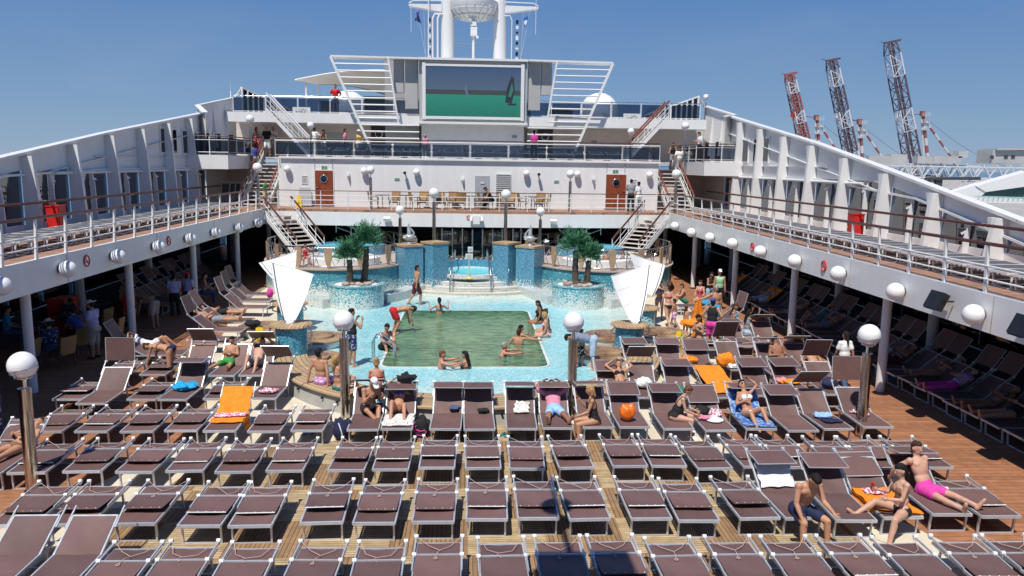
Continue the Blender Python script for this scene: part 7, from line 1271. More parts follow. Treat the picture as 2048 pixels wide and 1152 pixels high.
p = gy(983, 405, 44.1); fig('diner in dark clothes sitting among the wicker chairs on the balcony', (p.x, 44.1, ZT+.45), 100, 'sitlean', 'tan', ('short', 'black'), (('tank', 'black_cloth'), ('trousers', 'black_cloth')), 1.7, False, 1.0, 'butt', .024)
# --- terraces
p = gy(612, 524, 37.0); fig('child in red swimsuit sitting on the rim of the left whirlpool', (p.x, 36.9, 1.66), 200, 'sit', 'red', ('short', 'brown'), (('swimsuit', 'red_cloth'),), 1.3, True, 1.0, 'butt', .024)
p = gy(688, 530, 37.3); fig('bather in red sitting in the left whirlpool', (p.x, 37.6, 1.45), 120, 'sit', 'red', ('short', 'black'), (('bikini_top', 'red_cloth'),), 1.6, True, 1.0, 'butt', .024)
p = gy(1213, 530, 37.3); fig('dark haired bather in the right whirlpool seen from behind', (p.x, 37.4, 1.25), 30, 'sit', 'tan', ('short', 'black'), (), 1.7, False, 1.0, 'butt', .024)
p = gy(1247, 528, 37.6); fig('bather with dark hair at the right side of the right whirlpool', (p.x, 37.7, 1.25), 90, 'sit', 'tan', ('bun', 'brown'), (('bikini_top', 'cyan_cloth'),), 1.66, True, 1.0, 'butt', .024)
p = gy(1093, 495, 41.5); fig('person in white hat sitting behind the outer right pillar', (p.x, 41.9, 1.25), 170, 'sit', 'brown', ('short', 'black', 'sunhat', 'white_cloth'), (('tshirt', 'black_cloth'), ('trousers', 'black_cloth')), 1.7, False, 1.0, 'butt', .024)
# more bathers resting on loungers
for (px, py, rz, po, lab, tone, hair, wear, fem) in ((1240, 778, 176, 'knees', 'sunbather with raised knees on a lounger right of the bench', 'tan', ('bun', 'brown'), (('bikini_bottom', 'black_cloth'), ('bikini_top', 'black_cloth')), True), (1628, 738, 178, 'recline', 'man in grey shorts reclining near the right post', 'tan', ('short', 'black'), (('shorts', 'grey_cloth', .6),), False), (1395, 690, 20, 'sit', 'child wrapped in an orange towel behind the woman lying down', 'tan', ('short', 'brown'), (('towel', 'orange_cloth'),), False),
        (1465, 655, -120, 'sit', 'woman in blue swimsuit sitting among the sideways loungers', 'tan', ('long', 'brown'), (('swimsuit', 'cyan_cloth'),), True), (1400, 600, 150, 'sit', 'woman in floral swimsuit sitting at the edge of the right deck', 'light', ('bob', 'brown'), (('swimsuit', 'floral_red'),), True)):
    p = onseat(px, py); fig(lab, (p.x, p.y, SEAT), rz, po, tone, hair, wear, 1.68 if 'child' not in lab and 'boy' not in lab else 1.3, fem, 1.05, 'butt', .022)
for (px, py, lab, tone, hair, wear, rz, po) in ((330, 612, 'man in dark shorts lying on a shaded lounger on the left', 'tan', ('short', 'black'), (('shorts', 'navy_cloth', .6),), -90, 'supine'), (440, 578, 'woman in orange wrap on a shaded lounger on the left', 'tan', ('bob', 'brown'), (('towel', 'orange_cloth'),), -90, 'supine')):
    p = gz(px, py, SEAT); fig(lab, (min(p.x, -12.7), p.y, SEAT), rz, po, tone, hair, wear, 1.72, False, 1.05, 'butt', .024, over=dict(tor=(0, -.9, .5)))
for (y, lab, tone, wear, fem) in ((17.4, 'woman in black swimsuit asleep on the shaded lounger nearest the right edge', 'tan', (('swimsuit', 'black_cloth'),), True), (22.6, 'man in dark red shorts asleep in the shade behind the white post', 'brown', (('shorts', 'maroon_cloth', .6),), False), (30.2, 'sunbather in olive shorts far down the shaded right row', 'tan', (('shorts', 'khaki', .6),), False), (33.2, 'woman in white wrap far down the shaded right row', 'tan', (('towel', 'white_cloth'),), True)):
    fig(lab, (12.95, y, SEAT), 90, 'supine', tone, ('short', 'black') if not fem else ('long', 'brown'), wear, 1.72, fem, 1.05, 'butt', .022, over=dict(tor=(0, -.9, .5)))
# ================================================================== sun loungers
def zb_(y): return 0
LW, LZ = .34, .36
def lounger_parts(fab='brown_textilene', met='aluminium'):
    T = {}
    m = MB()
    for s in (-1, 1): m.bar((s*LW, 0, LZ), (s*LW, 1.50, LZ), .028, .042)
    m.bar((-LW, .0, LZ), (LW, .0, LZ), .036, .048); m.bar((-LW, 1.48, LZ), (LW, 1.48, LZ), .03, .04); T['frame'] = m.build('frame', met)
    m = MB(); m.bar((-LW+.03, .13, 0.01), (LW-.03, .13, 0.01), .025, .03)
    for s in (-1, 1): m.bar((s*(LW-.03), .13, 0), (s*(LW-.03), .10, LZ-.02), .03, .035)
    T['leg'] = m.build('leg', met)
    m = MB(); m.bar((-LW+.03, 1.36, 0.01), (LW-.03, 1.36, 0.01), .025, .03)
    for s in (-1, 1): m.bar((s*(LW-.03), 1.36, 0), (s*(LW-.03), 1.30, LZ-.02), .03, .035)
    T['rear_leg'] = m.build('leg', met)
    def fabric(y0, y1, z, w=LW-.02, sag=.02, n=6):
        q = MB(); q.grid(lambda u, v: Vector((-w+2*w*u, y0+(y1-y0)*v, z-sag*math.sin(PI*u)*math.sin(PI*min(1, .15+v*.7)))), 4, n); vs = list(q.v); k = len(vs); q.v += [(a, b, c-.012) for a, b, c in vs]; q.f += [tuple(i+k for i in reversed(f)) for f in q.f]; q.mi = [0]*len(q.f); return q
    T['seat_flat'] = fabric(.02, 1.46, LZ+.022).build('seat', fab, None, 60)
    T['seat'] = fabric(.02, 1.10, LZ+.022).build('seat', fab, None, 60)
    # folded canopy lying on the seat, with its riveted edge
    q = fabric(.36, 1.0, LZ+.055, LW-.01, .008); o = q.build('canopy', fab, None, 60); T['canopy_flat'] = o
    for nm, fm, r0 in (('edge_white', 'white_plastic', .009), ('edge_dark', fab, .012)):
        m = MB(); m.tube([(-LW+.02, .355, LZ+.052), (0, .35, LZ+.054), (LW-.02, .355, LZ+.052)], r0, 6); m.cur = 1
        for i in range(5): m.sphere((-LW+.06+i*(2*LW-.12)/4, .358, LZ+.060), .010, 8, 5)
        T[nm] = m.build('hem', [fm, 'white_plastic'])
    m = MB()
    for s in (-1, 1): m.bar((s*(LW+.018), .62, LZ+.04), (s*(LW+.018), 1.56, LZ+.085), .022, .03)
    m.bar((-LW, 1.02, LZ+.07), (LW, 1.02, LZ+.07), .022, .022); T['arms'] = m.build('canopy_arms', met)
    m = MB(); m.tube([(-.03, 0, 0), (.03, 0, 0)], .031, 10); m.box((0, 0, -.03), (.03, .05, .06)); T['knob'] = m.build('knob', 'white_plastic')
    m = MB(); m.tube([(-LW+.02, 1.52, LZ+.09), (-.16, 1.34, LZ+.05), (.02, 1.20, LZ+.045)], .0055, 5); m.tube([(LW-.02, 1.52, LZ+.09), (.18, 1.32, LZ+.05), (.02, 1.20, LZ+.045), (-.01, 1.06, LZ+.085), (-.03, .93, LZ+.075)], .0055, 5); m.tube([(-.03+.025*math.cos(2*PI*i/10), .905+.025*math.sin(2*PI*i/10), LZ+.076) for i in range(10)], .007, 5, True); T['cord'] = m.build('cord', 'brown_rope')
    m = MB(); m.tube([(-LW+.03, 1.50, LZ+.09), (-.05, 1.30, LZ+.05), (.10, 1.12, LZ+.05)], .0055, 5); m.tube([(LW-.02, 1.52, LZ+.09), (.22, 1.22, LZ+.05), (.10, 1.12, LZ+.05), (.14, 1.0, LZ+.085)], .0055, 5); T['cord2'] = m.build('cord', 'brown_rope')
    m = MB(); m.tube([(-LW+.02, 1.52, LZ+.09), (-.22, 1.25, LZ+.05), (-.05, 1.14, LZ+.05), (.16, 1.20, LZ+.05), (LW-.03, 1.5, LZ+.09)], .0055, 5); m.tube([(-.05, 1.14, LZ+.05), (-.08, 1.02, LZ+.085), (-.02, .96, LZ+.075)], .0055, 5); T['cord3'] = m.build('cord', 'brown_rope')
    # raised backrest (origin at the hinge, lying along +y) with its canopy
    m = MB()
    for s in (-1, 1): m.bar((s*LW, 0, 0), (s*LW, .72, 0), .028, .036); m.bar((s*(LW+.03), .5, 0), (s*(LW+.03), .92, 0), .02, .026)
    m.bar((-LW, .72, 0), (LW, .72, 0), .03, .035); T['back_frame'] = m.build('backrest', met)
    T['back_fabric'] = fabric(.0, .70, .02, LW-.02, .015).build('sling', fab, None, 60)
    m = MB()
    for s in (-1, 1): m.bar((s*(LW+.022), 0, 0), (s*(LW+.022), .62, 0), .015, .02); m.tube([(s*(LW-.01), 0, 0), (s*(LW+.05), 0, 0)], .03, 10)
    m.bar((-LW-.02, .62, 0), (LW+.02, .62, 0), .015, .016); m.bar((-LW-.02, .08, 0), (LW+.02, .08, 0), .014, .014); T['can_frame'] = m.build('canopy_frame', met)
    q = fabric(.03, .62, .012, LW+.005, .006); T['can_fabric'] = q.build('canopy', fab, None, 60)
    for s in (-1, 1): T[f'strut{s}'] = MB().bar((s*(LW-.05), 0, 0), (s*(LW-.05), -.30, -.30), .02, .025).build('strut', met)
    for vv, (a1, a2) in enumerate(((9, 2.0), (7, 4.1), (12, 0.6))):
        q = MB(); w = LW-.02; q.grid(lambda u, v: Vector((-w+2*w*u, .02+1.44*v, LZ+.024-.024*math.sin(PI*u)*(.6+.4*math.sin(3*v+a2))+.005*math.sin(a1*u+5*v+a2)*math.sin(PI*u)-.006*math.sin(a1*1.7*v+a2)*u)), 10, 24); vs = list(q.v); k = len(vs); q.v += [(a, b, c-.012) for a, b, c in vs]; q.f += [tuple(i+k for i in reversed(f)) for f in q.f]; q.mi = [0]*len(q.f); T[f'seat_flat{vv}'] = q.build('seat', fab, None, 60)
        q = MB(); q.grid(lambda u, v: Vector((-w+2*w*u, .70*v, .02-.03*math.sin(PI*u)*math.sin(PI*min(1, .2+.8*v))+.006*math.sin(a1*u+6*v+a2)*math.sin(PI*u))), 10, 12); vs = list(q.v); k = len(vs); q.v += [(a, b, c-.012) for a, b, c in vs]; q.f += [tuple(i+k for i in reversed(f)) for f in q.f]; q.mi = [0]*len(q.f); T[f'back_fabric{vv}'] = q.build('sling', fab, None, 60)
    for o in T.values(): COL.objects.unlink(o)
    return T
TB = lounger_parts(); TG = lounger_parts('grey_textilene', 'white_rail')
def put(src, parent, loc=None, rx=0.0, name=None):
    o = src.copy(); COL.objects.link(o); o.parent = parent
    if loc is not None: o.location = loc
    o.rotation_euler = (rx, 0, 0); return o
LR = random.Random(3)
def lounger(x, y, z, rz, label, kind='F', back=40, can=180, T=TB, group='brown sun loungers', full=True):
    r = thing('sun_lounger', label, 'sun lounger', (x, y, z), rz, group); put(T['frame'], r); put(T['leg'], r); put(T['rear_leg'], r)
    if kind == 'F':
        put(T[f'seat_flat{LR.randrange(3)}'], r)
        if full:
            a_ = -rad(LR.choice([0, .6, 1.2, 2, 3, 5.5])); c = put(T['canopy_flat'], r, (0, 1.0-(1.0*math.cos(a_)-(LZ+.055)*math.sin(a_)), (LZ+.055)-(1.0*math.sin(a_)+(LZ+.055)*math.cos(a_))), a_); put(T['edge_white'] if LR.random() < .42 else T['edge_dark'], c); put(T['arms'], r); [put(T['knob'], r, (sx5*(LW+.015), y5, z5)) for sx5 in (-1, 1) for y5, z5 in ((1.03, LZ+.07), (1.55, LZ+.10))]; put(T[LR.choice(['cord', 'cord', 'cord2', 'cord3'])], r)
    else:
        put(T['seat'], r); b = put(T['back_frame'], r, (0, 1.08, LZ), rad(back)); put(T[f'back_fabric{LR.randrange(3)}'], b); [put(T[f'strut{q5}'], b, (0, .5, -.02), rad(-back*.2)) for q5 in (-1, 1)]
        if can is not None:
            up_ = math.cos(rad(back))*.92, math.sin(rad(back))*.92; k = put(T['can_frame'], r, (0, 1.08+up_[0], LZ+up_[1]), rad(can)); put(T['can_fabric'], k)
    return r
rows = {}
def row(key, name, items, headrow=False):
    n = 0; items = sorted(items, key=lambda t: t[0])
    for it in items:
        x1, x2, py = it[0], it[1], it[2]; kind = it[3] if len(it) > 3 else 'F'; extra = it[4] if len(it) > 4 else None; kw = it[5] if len(it) > 5 else {}
        p = gz((x1+x2)/2, py, LZ); x, y = p.x, p.y-(1.68 if headrow else 0); n += 1
        desc = 'flat brown lounger' if kind == 'F' else 'raised brown lounger with canopy'
        lab = extra or f'{desc}, {ORD[n]} from left in the {name}'
        r = lounger(x+LR.uniform(-.02, .02), y+LR.uniform(-.05, .05), 0, rad(LR.uniform(-2.4, 2.4)), lab, kind, kw.get('back', 40), kw.get('can', LR.choice([178, 186, 198])) if kind == 'R' else None); rows.setdefault(key, []).append(r)
row('a', 'row nearest the camera', [(238, 331, 1088), (350, 437, 1088), (473, 558, 1088), (597, 688, 1087), (724, 811, 1085), (837, 921, 1078), (961, 1045, 1077), (1066, 1154, 1076), (1175, 1260, 1077), (1290, 1374, 1077), (1405, 1490, 1077), (1517, 1600, 1076), (1628, 1710, 1075), (1735, 1818, 1075), (1841, 1926, 1073), (1947, 2033, 1073), (2055, 2140, 1072)], True)
for x1, x2, py, lab in ((104, 204, 1112, 'brown lounger with raised bare back, second from the bottom left corner'), (-20, 82, 1112, 'brown lounger with raised bare back in the bottom left corner')): p = gz((x1+x2)/2, py, LZ); lounger(p.x, p.y-1.08, 0, 0, lab, 'R', 27, None)
row('b', 'second row from the camera', [(-24, 62, 1052), (96, 178, 1051), (230, 301, 1051), (355, 440, 1050), (461, 544, 1051), (602, 687, 1048), (705, 790, 1046), (827, 909, 1044), (935, 1016, 1041), (1039, 1120, 1040), (1139, 1219, 1040), (1265, 1343, 1040), (1360, 1440, 1042), (1483, 1562, 1040),
  (1572, 1653, 1039, 'R', 'lounger with white and blue towel, blue for painted shade, under the man in navy trunks', dict(back=36, can=185)), (1674, 1753, 1041, 'R', 'empty raised lounger between the man in navy and the orange towel', dict(back=36, can=188)), (1768, 1849, 1038, 'R', 'lounger with the orange towel under the dark haired woman', dict(back=36, can=212)), (1871, 1947, 1031, 'R', 'lounger under the young man in pink shorts', dict(back=38, can=172)), (1965, 2040, 1034)])
row('c', 'third row from the camera', [(-78, -5, 950, 'R', 'lounger at the left edge under the woman in brown bikini', dict(back=32, can=208)), (20, 92, 945), (124, 196, 945), (234, 308, 944), (332, 405, 944), (432, 505, 943), (533, 607, 942), (655, 725, 941), (746, 816, 938), (837, 909, 936), (932, 1001, 936), (1021, 1089, 937), (1121, 1189, 937), (1227, 1294, 934), (1307, 1374, 934), (1396, 1465, 936), (1489, 1556, 936), (1577, 1643, 936), (1666, 1731, 936), (1755, 1817, 937), (1844, 1908, 938)])
row('d', 'fourth row from the camera', [(58, 126, 864), (149, 211, 864), (243, 306, 864), (328, 391, 863), (408, 472, 862, 'R', 'lounger covered by an orange towel on the left', dict(back=40, can=None)), (497, 558, 863), (581, 646, 861), (693, 756, 860, 'R', 'lounger under the man in white cap', dict(back=42, can=160)), (760, 823, 860, 'R', 'lounger under the woman with knees up', dict(can=182)), (858, 919, 860, 'R', 'raised empty lounger with blue beads, right of the black backpack', dict(can=178)), (931, 990, 860, 'R', 'raised empty lounger with a black cap near the pool centre', dict(can=178)), (1015, 1074, 857, 'R', 'raised lounger with a white patterned cloth', dict(can=174)), (1085, 1144, 856, 'R', 'lounger under the man in pink T-shirt', dict(can=178)), (1168, 1229, 856, 'R', 'lounger under the blonde woman', dict(can=172)), (1241, 1299, 855, 'R', 'raised lounger holding the orange bag', dict(can=198)), (1328, 1389, 860, 'R', 'lounger under the older woman in black', dict(back=38, can=186)), (1412, 1473, 861, 'R', 'lounger holding a dark bag and a sun hat', dict(can=212)), (1492, 1554, 860, 'R', 'lounger with a blue towel under the woman in white bikini', dict(can=178)), (1577, 1636, 862, 'R', 'raised empty lounger right of the blue towel', dict(can=190)), (1650, 1709, 860, 'R', 'raised lounger with a pale blue cloth and dark mat', dict(can=140)), (1726, 1787, 855, 'R', 'raised lounger with white slippers at the right lamp post', dict(can=85))])
row('e', 'fifth row on the left', [(106, 161, 800), (153, 208, 809, 'R', None, dict(back=40, can=86)), (254, 310, 799), (315, 372, 800, 'R', 'lounger with a crumpled bright blue towel', dict(back=44, can=178)), (408, 463, 799), (500, 549, 797, 'R', None, dict(back=44, can=140))])
row('f', 'fifth row on the right', [(1210, 1264, 797, 'R'), (1276, 1330, 797, 'R', 'raised lounger with a heap of white clothes', dict(back=44, can=140)), (1350, 1405, 797, 'R', 'raised lounger with a green towel', dict(can=186)), (1432, 1487, 796, 'R', 'lounger under the person in orange towel', dict(back=20, can=None)), (1515, 1568, 792, 'R', None, dict(can=192)), (1588, 1640, 792, 'R', None, dict(can=190)), (1655, 1705, 790, 'R', None, dict(can=120))])
row('g', 'sixth row on the left', [(203, 255, 750), (276, 330, 751), (350, 396, 752, 'R', 'lounger with a dark blue cloth under its canopy', dict(can=135)), (419, 466, 752, 'R', 'lounger under the boy in green shorts', dict(back=46, can=None)), (480, 526, 752, 'R', 'lounger under the person in grey print shorts', dict(back=46, can=150))])
row('h', 'sixth row on the right', [(1268, 1314, 742, 'R', None, dict(can=188)), (1330, 1378, 742, 'R', None, dict(can=188)), (1395, 1443, 742, 'R', None, dict(can=205)), (1462, 1510, 740, 'R', None, dict(can=120)), (1540, 1588, 748, 'R', 'lounger under the man in blue cap', dict(back=46, can=165)), (1604, 1652, 745, 'R', None, dict(can=160))])
row('i', 'seventh row on the right', [(1410, 1454, 700), (1468, 1512, 692, 'R', None, dict(can=188)), (1530, 1574, 690, 'R', None, dict(can=160))])
# loungers turned sideways, left of the left sails and beside the right sails
for i, (px, py, kind, lab, bk, cn) in enumerate(((488, 660, 'R', 'sideways lounger under the man in grey shorts', 40, 70), (505, 640, 'R', 'sideways lounger under the person in black trunks', 36, 60), (536, 614, 'R', 'sideways brown lounger by the left sails, nearest of three', 42, 70), (542, 600, 'R', 'sideways brown lounger by the left sails, middle of three', 42, 75), (545, 588, 'R', 'sideways brown lounger by the left sails, farthest of three', 42, 75), (372, 705, 'R', 'sideways lounger under the person with the white towel', 30, 60), (480, 682, 'F', 'flat sideways lounger below the man in grey shorts', 0, 0))):
    p = gz(px, py, LZ); lounger(p.x, p.y, 0, rad(88+(-2, 3, 0, 2, -1, 6, 1)[i]), lab, kind, bk, cn)
for i, (px, py, kind, lab, bk, cn) in enumerate(((1352, 612, 'R', 'sideways lounger under the person hugging an orange towel', 36, None), (1372, 628, 'F', 'flat sideways lounger beside the grey haired man', 0, 0), (1385, 645, 'R', 'sideways lounger behind the man in black vest', 36, 75), (1440, 668, 'F', 'flat sideways lounger beside the man in pink shorts', 0, 0), (1440, 685, 'F', 'flat sideways lounger beside the long haired young woman', 0, 0), (1380, 656, 'F', 'sideways lounger holding orange towels', 0, 0))):
    p = gz(px, py, LZ); lounger(p.x, p.y, 0, rad(-86+(3, -2, 2, 0, 3, -3)[i]), lab, kind, bk, cn)
# shaded rows under the promenades
for i in range(34): lounger(12.15+LR.uniform(-.05, .05), 14.0+i*.74, 0, rad(-90+LR.uniform(-2, 2)), f'shaded lounger under the right deck, {ORD[i+1]} from the camera', 'R', 40, 55 if i % 3 else None, TB, 'shaded loungers under the right deck', False)
for i in range(13): lounger(-12.15, 31.9+i*.74, 0, rad(90+LR.uniform(-2, 2)), f'shaded lounger under the left deck, {ORD[i+1]} from the camera', 'R', 42, 55 if i % 3 else None, TB, 'shaded loungers under the left deck', False)
# stacked rows on both promenades, and the dark ones behind the upper glass
for s in (-1, 1):
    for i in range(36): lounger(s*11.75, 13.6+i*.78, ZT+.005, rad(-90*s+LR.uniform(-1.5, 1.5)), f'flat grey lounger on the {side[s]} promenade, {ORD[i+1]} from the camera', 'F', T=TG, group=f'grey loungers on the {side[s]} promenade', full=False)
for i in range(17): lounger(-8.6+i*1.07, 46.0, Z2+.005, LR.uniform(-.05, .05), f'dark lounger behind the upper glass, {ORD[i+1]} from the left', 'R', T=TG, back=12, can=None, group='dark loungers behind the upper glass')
# ================================================================== tables and wicker chairs
def wicker_chair(x, y, z, rz, label, grp, T={}):
    r = thing('wicker_chair', label, 'chair', (x, y, z), rz, grp)
    if not T:
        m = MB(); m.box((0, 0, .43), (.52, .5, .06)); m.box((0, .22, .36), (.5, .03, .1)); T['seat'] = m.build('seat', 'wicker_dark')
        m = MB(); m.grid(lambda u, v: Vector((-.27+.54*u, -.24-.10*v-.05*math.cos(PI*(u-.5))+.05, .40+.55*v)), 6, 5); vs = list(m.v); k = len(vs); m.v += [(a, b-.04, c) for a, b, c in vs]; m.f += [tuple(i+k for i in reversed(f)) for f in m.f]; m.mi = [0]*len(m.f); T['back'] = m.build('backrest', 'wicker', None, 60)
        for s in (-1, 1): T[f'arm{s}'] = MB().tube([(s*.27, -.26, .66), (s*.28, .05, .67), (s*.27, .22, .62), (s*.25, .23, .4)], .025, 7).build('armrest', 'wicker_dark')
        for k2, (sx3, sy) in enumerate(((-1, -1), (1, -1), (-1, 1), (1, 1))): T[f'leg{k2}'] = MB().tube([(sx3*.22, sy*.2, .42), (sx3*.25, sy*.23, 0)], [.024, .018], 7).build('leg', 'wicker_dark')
        for o in T.values(): COL.objects.unlink(o)
    for o in T.values(): put(o, r)
def table(x, y, z, label, grp, r=.42):
    t = thing('round_table', label, 'table', (x, y, z), 0, grp); MB().lathe([(.01, .72), (r, .72), (r, .75), (.01, .75)], n=24).build('tabletop', 'dark_grey', t); MB().tube([(0, 0, .02), (0, 0, .72)], .035, 8).build('stem', 'chrome', t)
    for a in (45, 135, 225, 315): MB().bar((0, 0, .04), (.32*math.cos(rad(a)), .32*math.sin(rad(a)), .03), .04, .03).build('foot', 'dark_grey', t)
cg = 'wicker chairs on the balcony'; nn = 0
for px, dy, rz in ((748, 1.2, -80), (789, 1.5, 170), (830, 1.0, -70), (846, 1.6, 170), (882, 1.0, 190), (905, 1.7, 170), (921, 1.0, 10), (958, 1.6, 80), (967, .9, -80), (1004, 1.1, 175), (1020, 1.6, 170), (1046, 1.4, -80), (1079, 1.5, 160), (1089, .9, 100)):
    nn += 1; Y = 42.9+dy; p = gy(px, 410, Y); wicker_chair(p.x, Y, ZT, rad(rz), f'wicker armchair on the balcony, {ORD[nn]} from the left', cg)
for i, px in enumerate((765, 812, 868, 938, 985, 1063)): p = gy(px, 410, 44.2); table(p.x, 44.2, ZT, f'round table on the balcony, {ORD[i+1]} from the left', 'tables on the balcony')
for i, (px, py, rz) in enumerate(((126, 733, 70), (158, 712, 65), (228, 690, 95), (252, 672, 95), (205, 668, 80), (55, 740, 80), (290, 640, 90), (62, 680, -100), (112, 652, -110), (180, 640, -100))): p = gz(px, py); wicker_chair(p.x, p.y, 0, rad(rz), f'shaded wicker chair under the left deck, {ORD[i+1]} of the dining chairs', 'dining chairs under the left deck')
for i, (px, py) in enumerate(((92, 690), (150, 668), (205, 645), (20, 690))): p = gz(px, py); table(p.x-.2, p.y, 0, ['shaded dining table near the seated diner in white hat', 'shaded dining table beside the diner in blue shirt', 'shaded dining table behind the standing man in white hat', 'shaded dining table at the left edge'][i], 'dining tables', .5)
p = gx(55, 636, -14.6); t = thing('red_cabinet', 'dark red cabinet against the outer wall behind the dining tables', 'cabinet', (-14.6, gz(95, 660).y, 0)); MB().box((0, 0, .6), (.6, 1.0, 1.2)).build('body', 'red_box', t); MB().box((.31, 0, .6), (.02, .86, 1.0)).build('door', 'red_box', t)
# ================================================================== towels, bags and other belongings
def drape(name, label, cat, pts, mname, amp=.02, thick=.012, grp=None, seed=1, n=14):
    # soft cloth spread over the four given corners (world points), sampled along their surface
    a, b, c, d = [Vector(q2) for q2 in pts]; rr = random.Random(seed); ph = [rr.uniform(0, 6) for _ in range(6)]; ctr = (a+b+c+d)/4; m = MB()
    def f(u, v):
        p = a.lerp(b, u).lerp(d.lerp(c, u), v); e = math.sin(9*u+ph[0]+3*math.sin(4*v+ph[1]))*math.sin(8*v+ph[2]+2*math.sin(5*u+ph[3])); return p-ctr+V(.015*math.sin(14*v+ph[4]), .015*math.sin(13*u+ph[5]), amp*(.6+e*.5))
    m.grid(f, n, n); vs = list(m.v); k = len(vs); m.v += [(x, y, z-thick) for x, y, z in vs]; m.f += [tuple(i+k for i in reversed(q2)) for q2 in m.f]
    w = n+1; bd = [(i) for i in range(n)]+[i*w+n for i in range(n)]+[n*w+n-i for i in range(n)]+[(n-i)*w for i in range(n)]; m.f += [(bd[i], bd[(i+1) % len(bd)], bd[(i+1) % len(bd)]+k, bd[i]+k) for i in range(len(bd))]; m.mi = [0]*len(m.f)
    o = m.build(name, mname, None, 70, ctr); return tag(o, label, cat, grp)
def heap(name, label, cat, p, mname, size=(.2, .16, .09), seed=1, rz=0, grp=None):
    rr = random.Random(seed); am = .4 if size[2] > .105 else .9; m = MB(); m.sphere((0, 0, 0), 1, 26, 16); ph = [rr.uniform(0, 6) for _ in range(9)]; out = []
    for x, y, z in m.v:
        k = 1+am*(.16*math.sin(5*x+ph[0]+3*y)+.14*math.sin(7*y+ph[1]-4*z)+.10*math.sin(11*x+ph[2]+6*z)+.07*math.sin(17*y+ph[3]+9*x)); out.append((x*size[0]*k, y*size[1]*k, max(0, (z*.5+.5))*size[2]*2*k-.004))
    m.v = out; o = m.build(name, mname, None, 80, p); o.rotation_euler = (0, 0, rz); return tag(o, label, cat, grp)
def lp(r, pts):     # points given in a lounger's own frame
    bpy.context.view_layer.update(); M4 = r.matrix_world; return [M4 @ Vector(q2) for q2 in pts]
def at_back(r, y0, y1, ang, lift=.05, w=.31):
    c, s = math.cos(rad(ang)), math.sin(rad(ang)); g = lambda x, l: (x, 1.08+l*c-lift*s, LZ+l*s+lift*c); return lp(r, [g(-w, y0), g(w, y0), g(w, y1), g(-w, y1)])
A_, B_, C_r, D_r = rows['a'], rows['b'], rows['c'], rows['d']
def byname(lst, frag): return next(r for r in lst if frag in r['label'])
r = byname(B_, 'white and blue towel'); drape('towel', 'white towel hanging on the raised back left of the man in navy trunks', 'towel', at_back(r, .08, .60, 36), 'white_cloth', .012, seed=2); drape('towel', 'navy sheet painted as the canopy shadow on top of the white towel', 'towel', at_back(r, .56, .74, 36), 'navy_cloth', .012, seed=3)  # navy sheet stands in for the canopy shadow on the towel
r = byname(B_, 'orange towel under the dark'); pts = lp(r, [(-.36, .25, LZ+.05), (.36, .02, LZ+.05), (.36, 1.1, LZ+.06), (-.36, 1.1, LZ+.06)]); drape('towel', 'orange towel spread under the dark haired woman', 'towel', pts, 'orange_cloth', .018, seed=4); pts = lp(r, [(.365, -.02, LZ+.06), (.385, .75, LZ+.06), (.385, .7, .12), (.37, .0, .06)]); drape('towel', 'hanging edge of orange towel beside the right leg of the lounger', 'towel', lp(r, [(-.365, .3, LZ+.06), (-.365, 1.05, LZ+.06), (-.40, 1.0, .12), (-.40, .4, .10)]), 'orange_cloth', .012, seed=5)
drape('bikini_top', 'patterned bikini top lying on the orange towel', 'bikini', lp(r, [(-.22, .82, LZ+.09), (.1, .74, LZ+.09), (.12, .98, LZ+.10), (-.2, 1.02, LZ+.10)]), 'print_floral', .02, seed=6)
r = byname(D_r, 'covered by an orange towel'); drape('towel', 'orange towel over the raised back of a lounger on the left', 'towel', at_back(r, -.05, .76, 40, .05, .35), 'orange_cloth', .02, seed=7); drape('towel', 'orange towel spread on the seat below the hanging orange towel', 'towel', lp(r, [(-.35, .45, LZ+.05), (.36, .45, LZ+.05), (.36, 1.08, LZ+.06), (-.35, 1.08, LZ+.06)]), 'orange_cloth', .015, seed=8); drape('towel', 'orange towel corner hanging beside the seat on the left lounger', 'towel', lp(r, [(.37, .5, LZ+.05), (.37, 1.05, LZ+.05), (.42, 1.0, .10), (.42, .6, .12)]), 'orange_cloth', .012, seed=9); drape('sarong', 'flowered cloth lying across the orange towel', 'cloth', lp(r, [(-.33, .72, LZ+.09), (.36, .78, LZ+.09), (.36, 1.0, LZ+.10), (-.33, .95, LZ+.10)]), 'print_floral', .02, seed=10)
r = byname(D_r, 'blue towel under'); drape('towel', 'blue patterned towel on the seat under the woman in white bikini', 'towel', lp(r, [(-.34, .15, LZ+.045), (.36, .05, LZ+.045), (.36, 1.1, LZ+.05), (-.36, 1.1, LZ+.05)]), 'towel_blue', .012, seed=11); drape('towel', 'blue patterned towel on the raised back behind the woman in white bikini', 'towel', at_back(r, .0, .70, 40, .035, .34), 'towel_blue', .01, seed=12)
r = byname(D_r, 'knees up'); drape('towel', 'white patterned towel under the feet of the woman with knees up', 'towel', lp(r, [(-.36, .12, LZ+.045), (.34, .14, LZ+.045), (.34, .95, LZ+.05), (-.32, .85, LZ+.05)]), 'print_white', .014, seed=13); heap('jacket', 'black jacket hung over the back of the lounger with the knees up woman', 'jacket', lp(r, [(.12, 1.62, LZ+.62)])[0], 'black_cloth', (.22, .10, .10), 3)
r = byname(D_r, 'blue beads'); heap('beads', 'tangle of dark blue net on a raised lounger', 'net', at_back(r, .12, .3, 44, .03)[1]+V(-.15, 0, 0), 'jeans', (.12, .10, .04), 4)
r = byname(D_r, 'black cap'); heap('cap', 'black cap lying on a raised lounger near the pool centre', 'cap', at_back(r, .06, .3, 44, .03)[1]+V(-.2, 0, 0), 'black_cloth', (.13, .09, .035), 5)
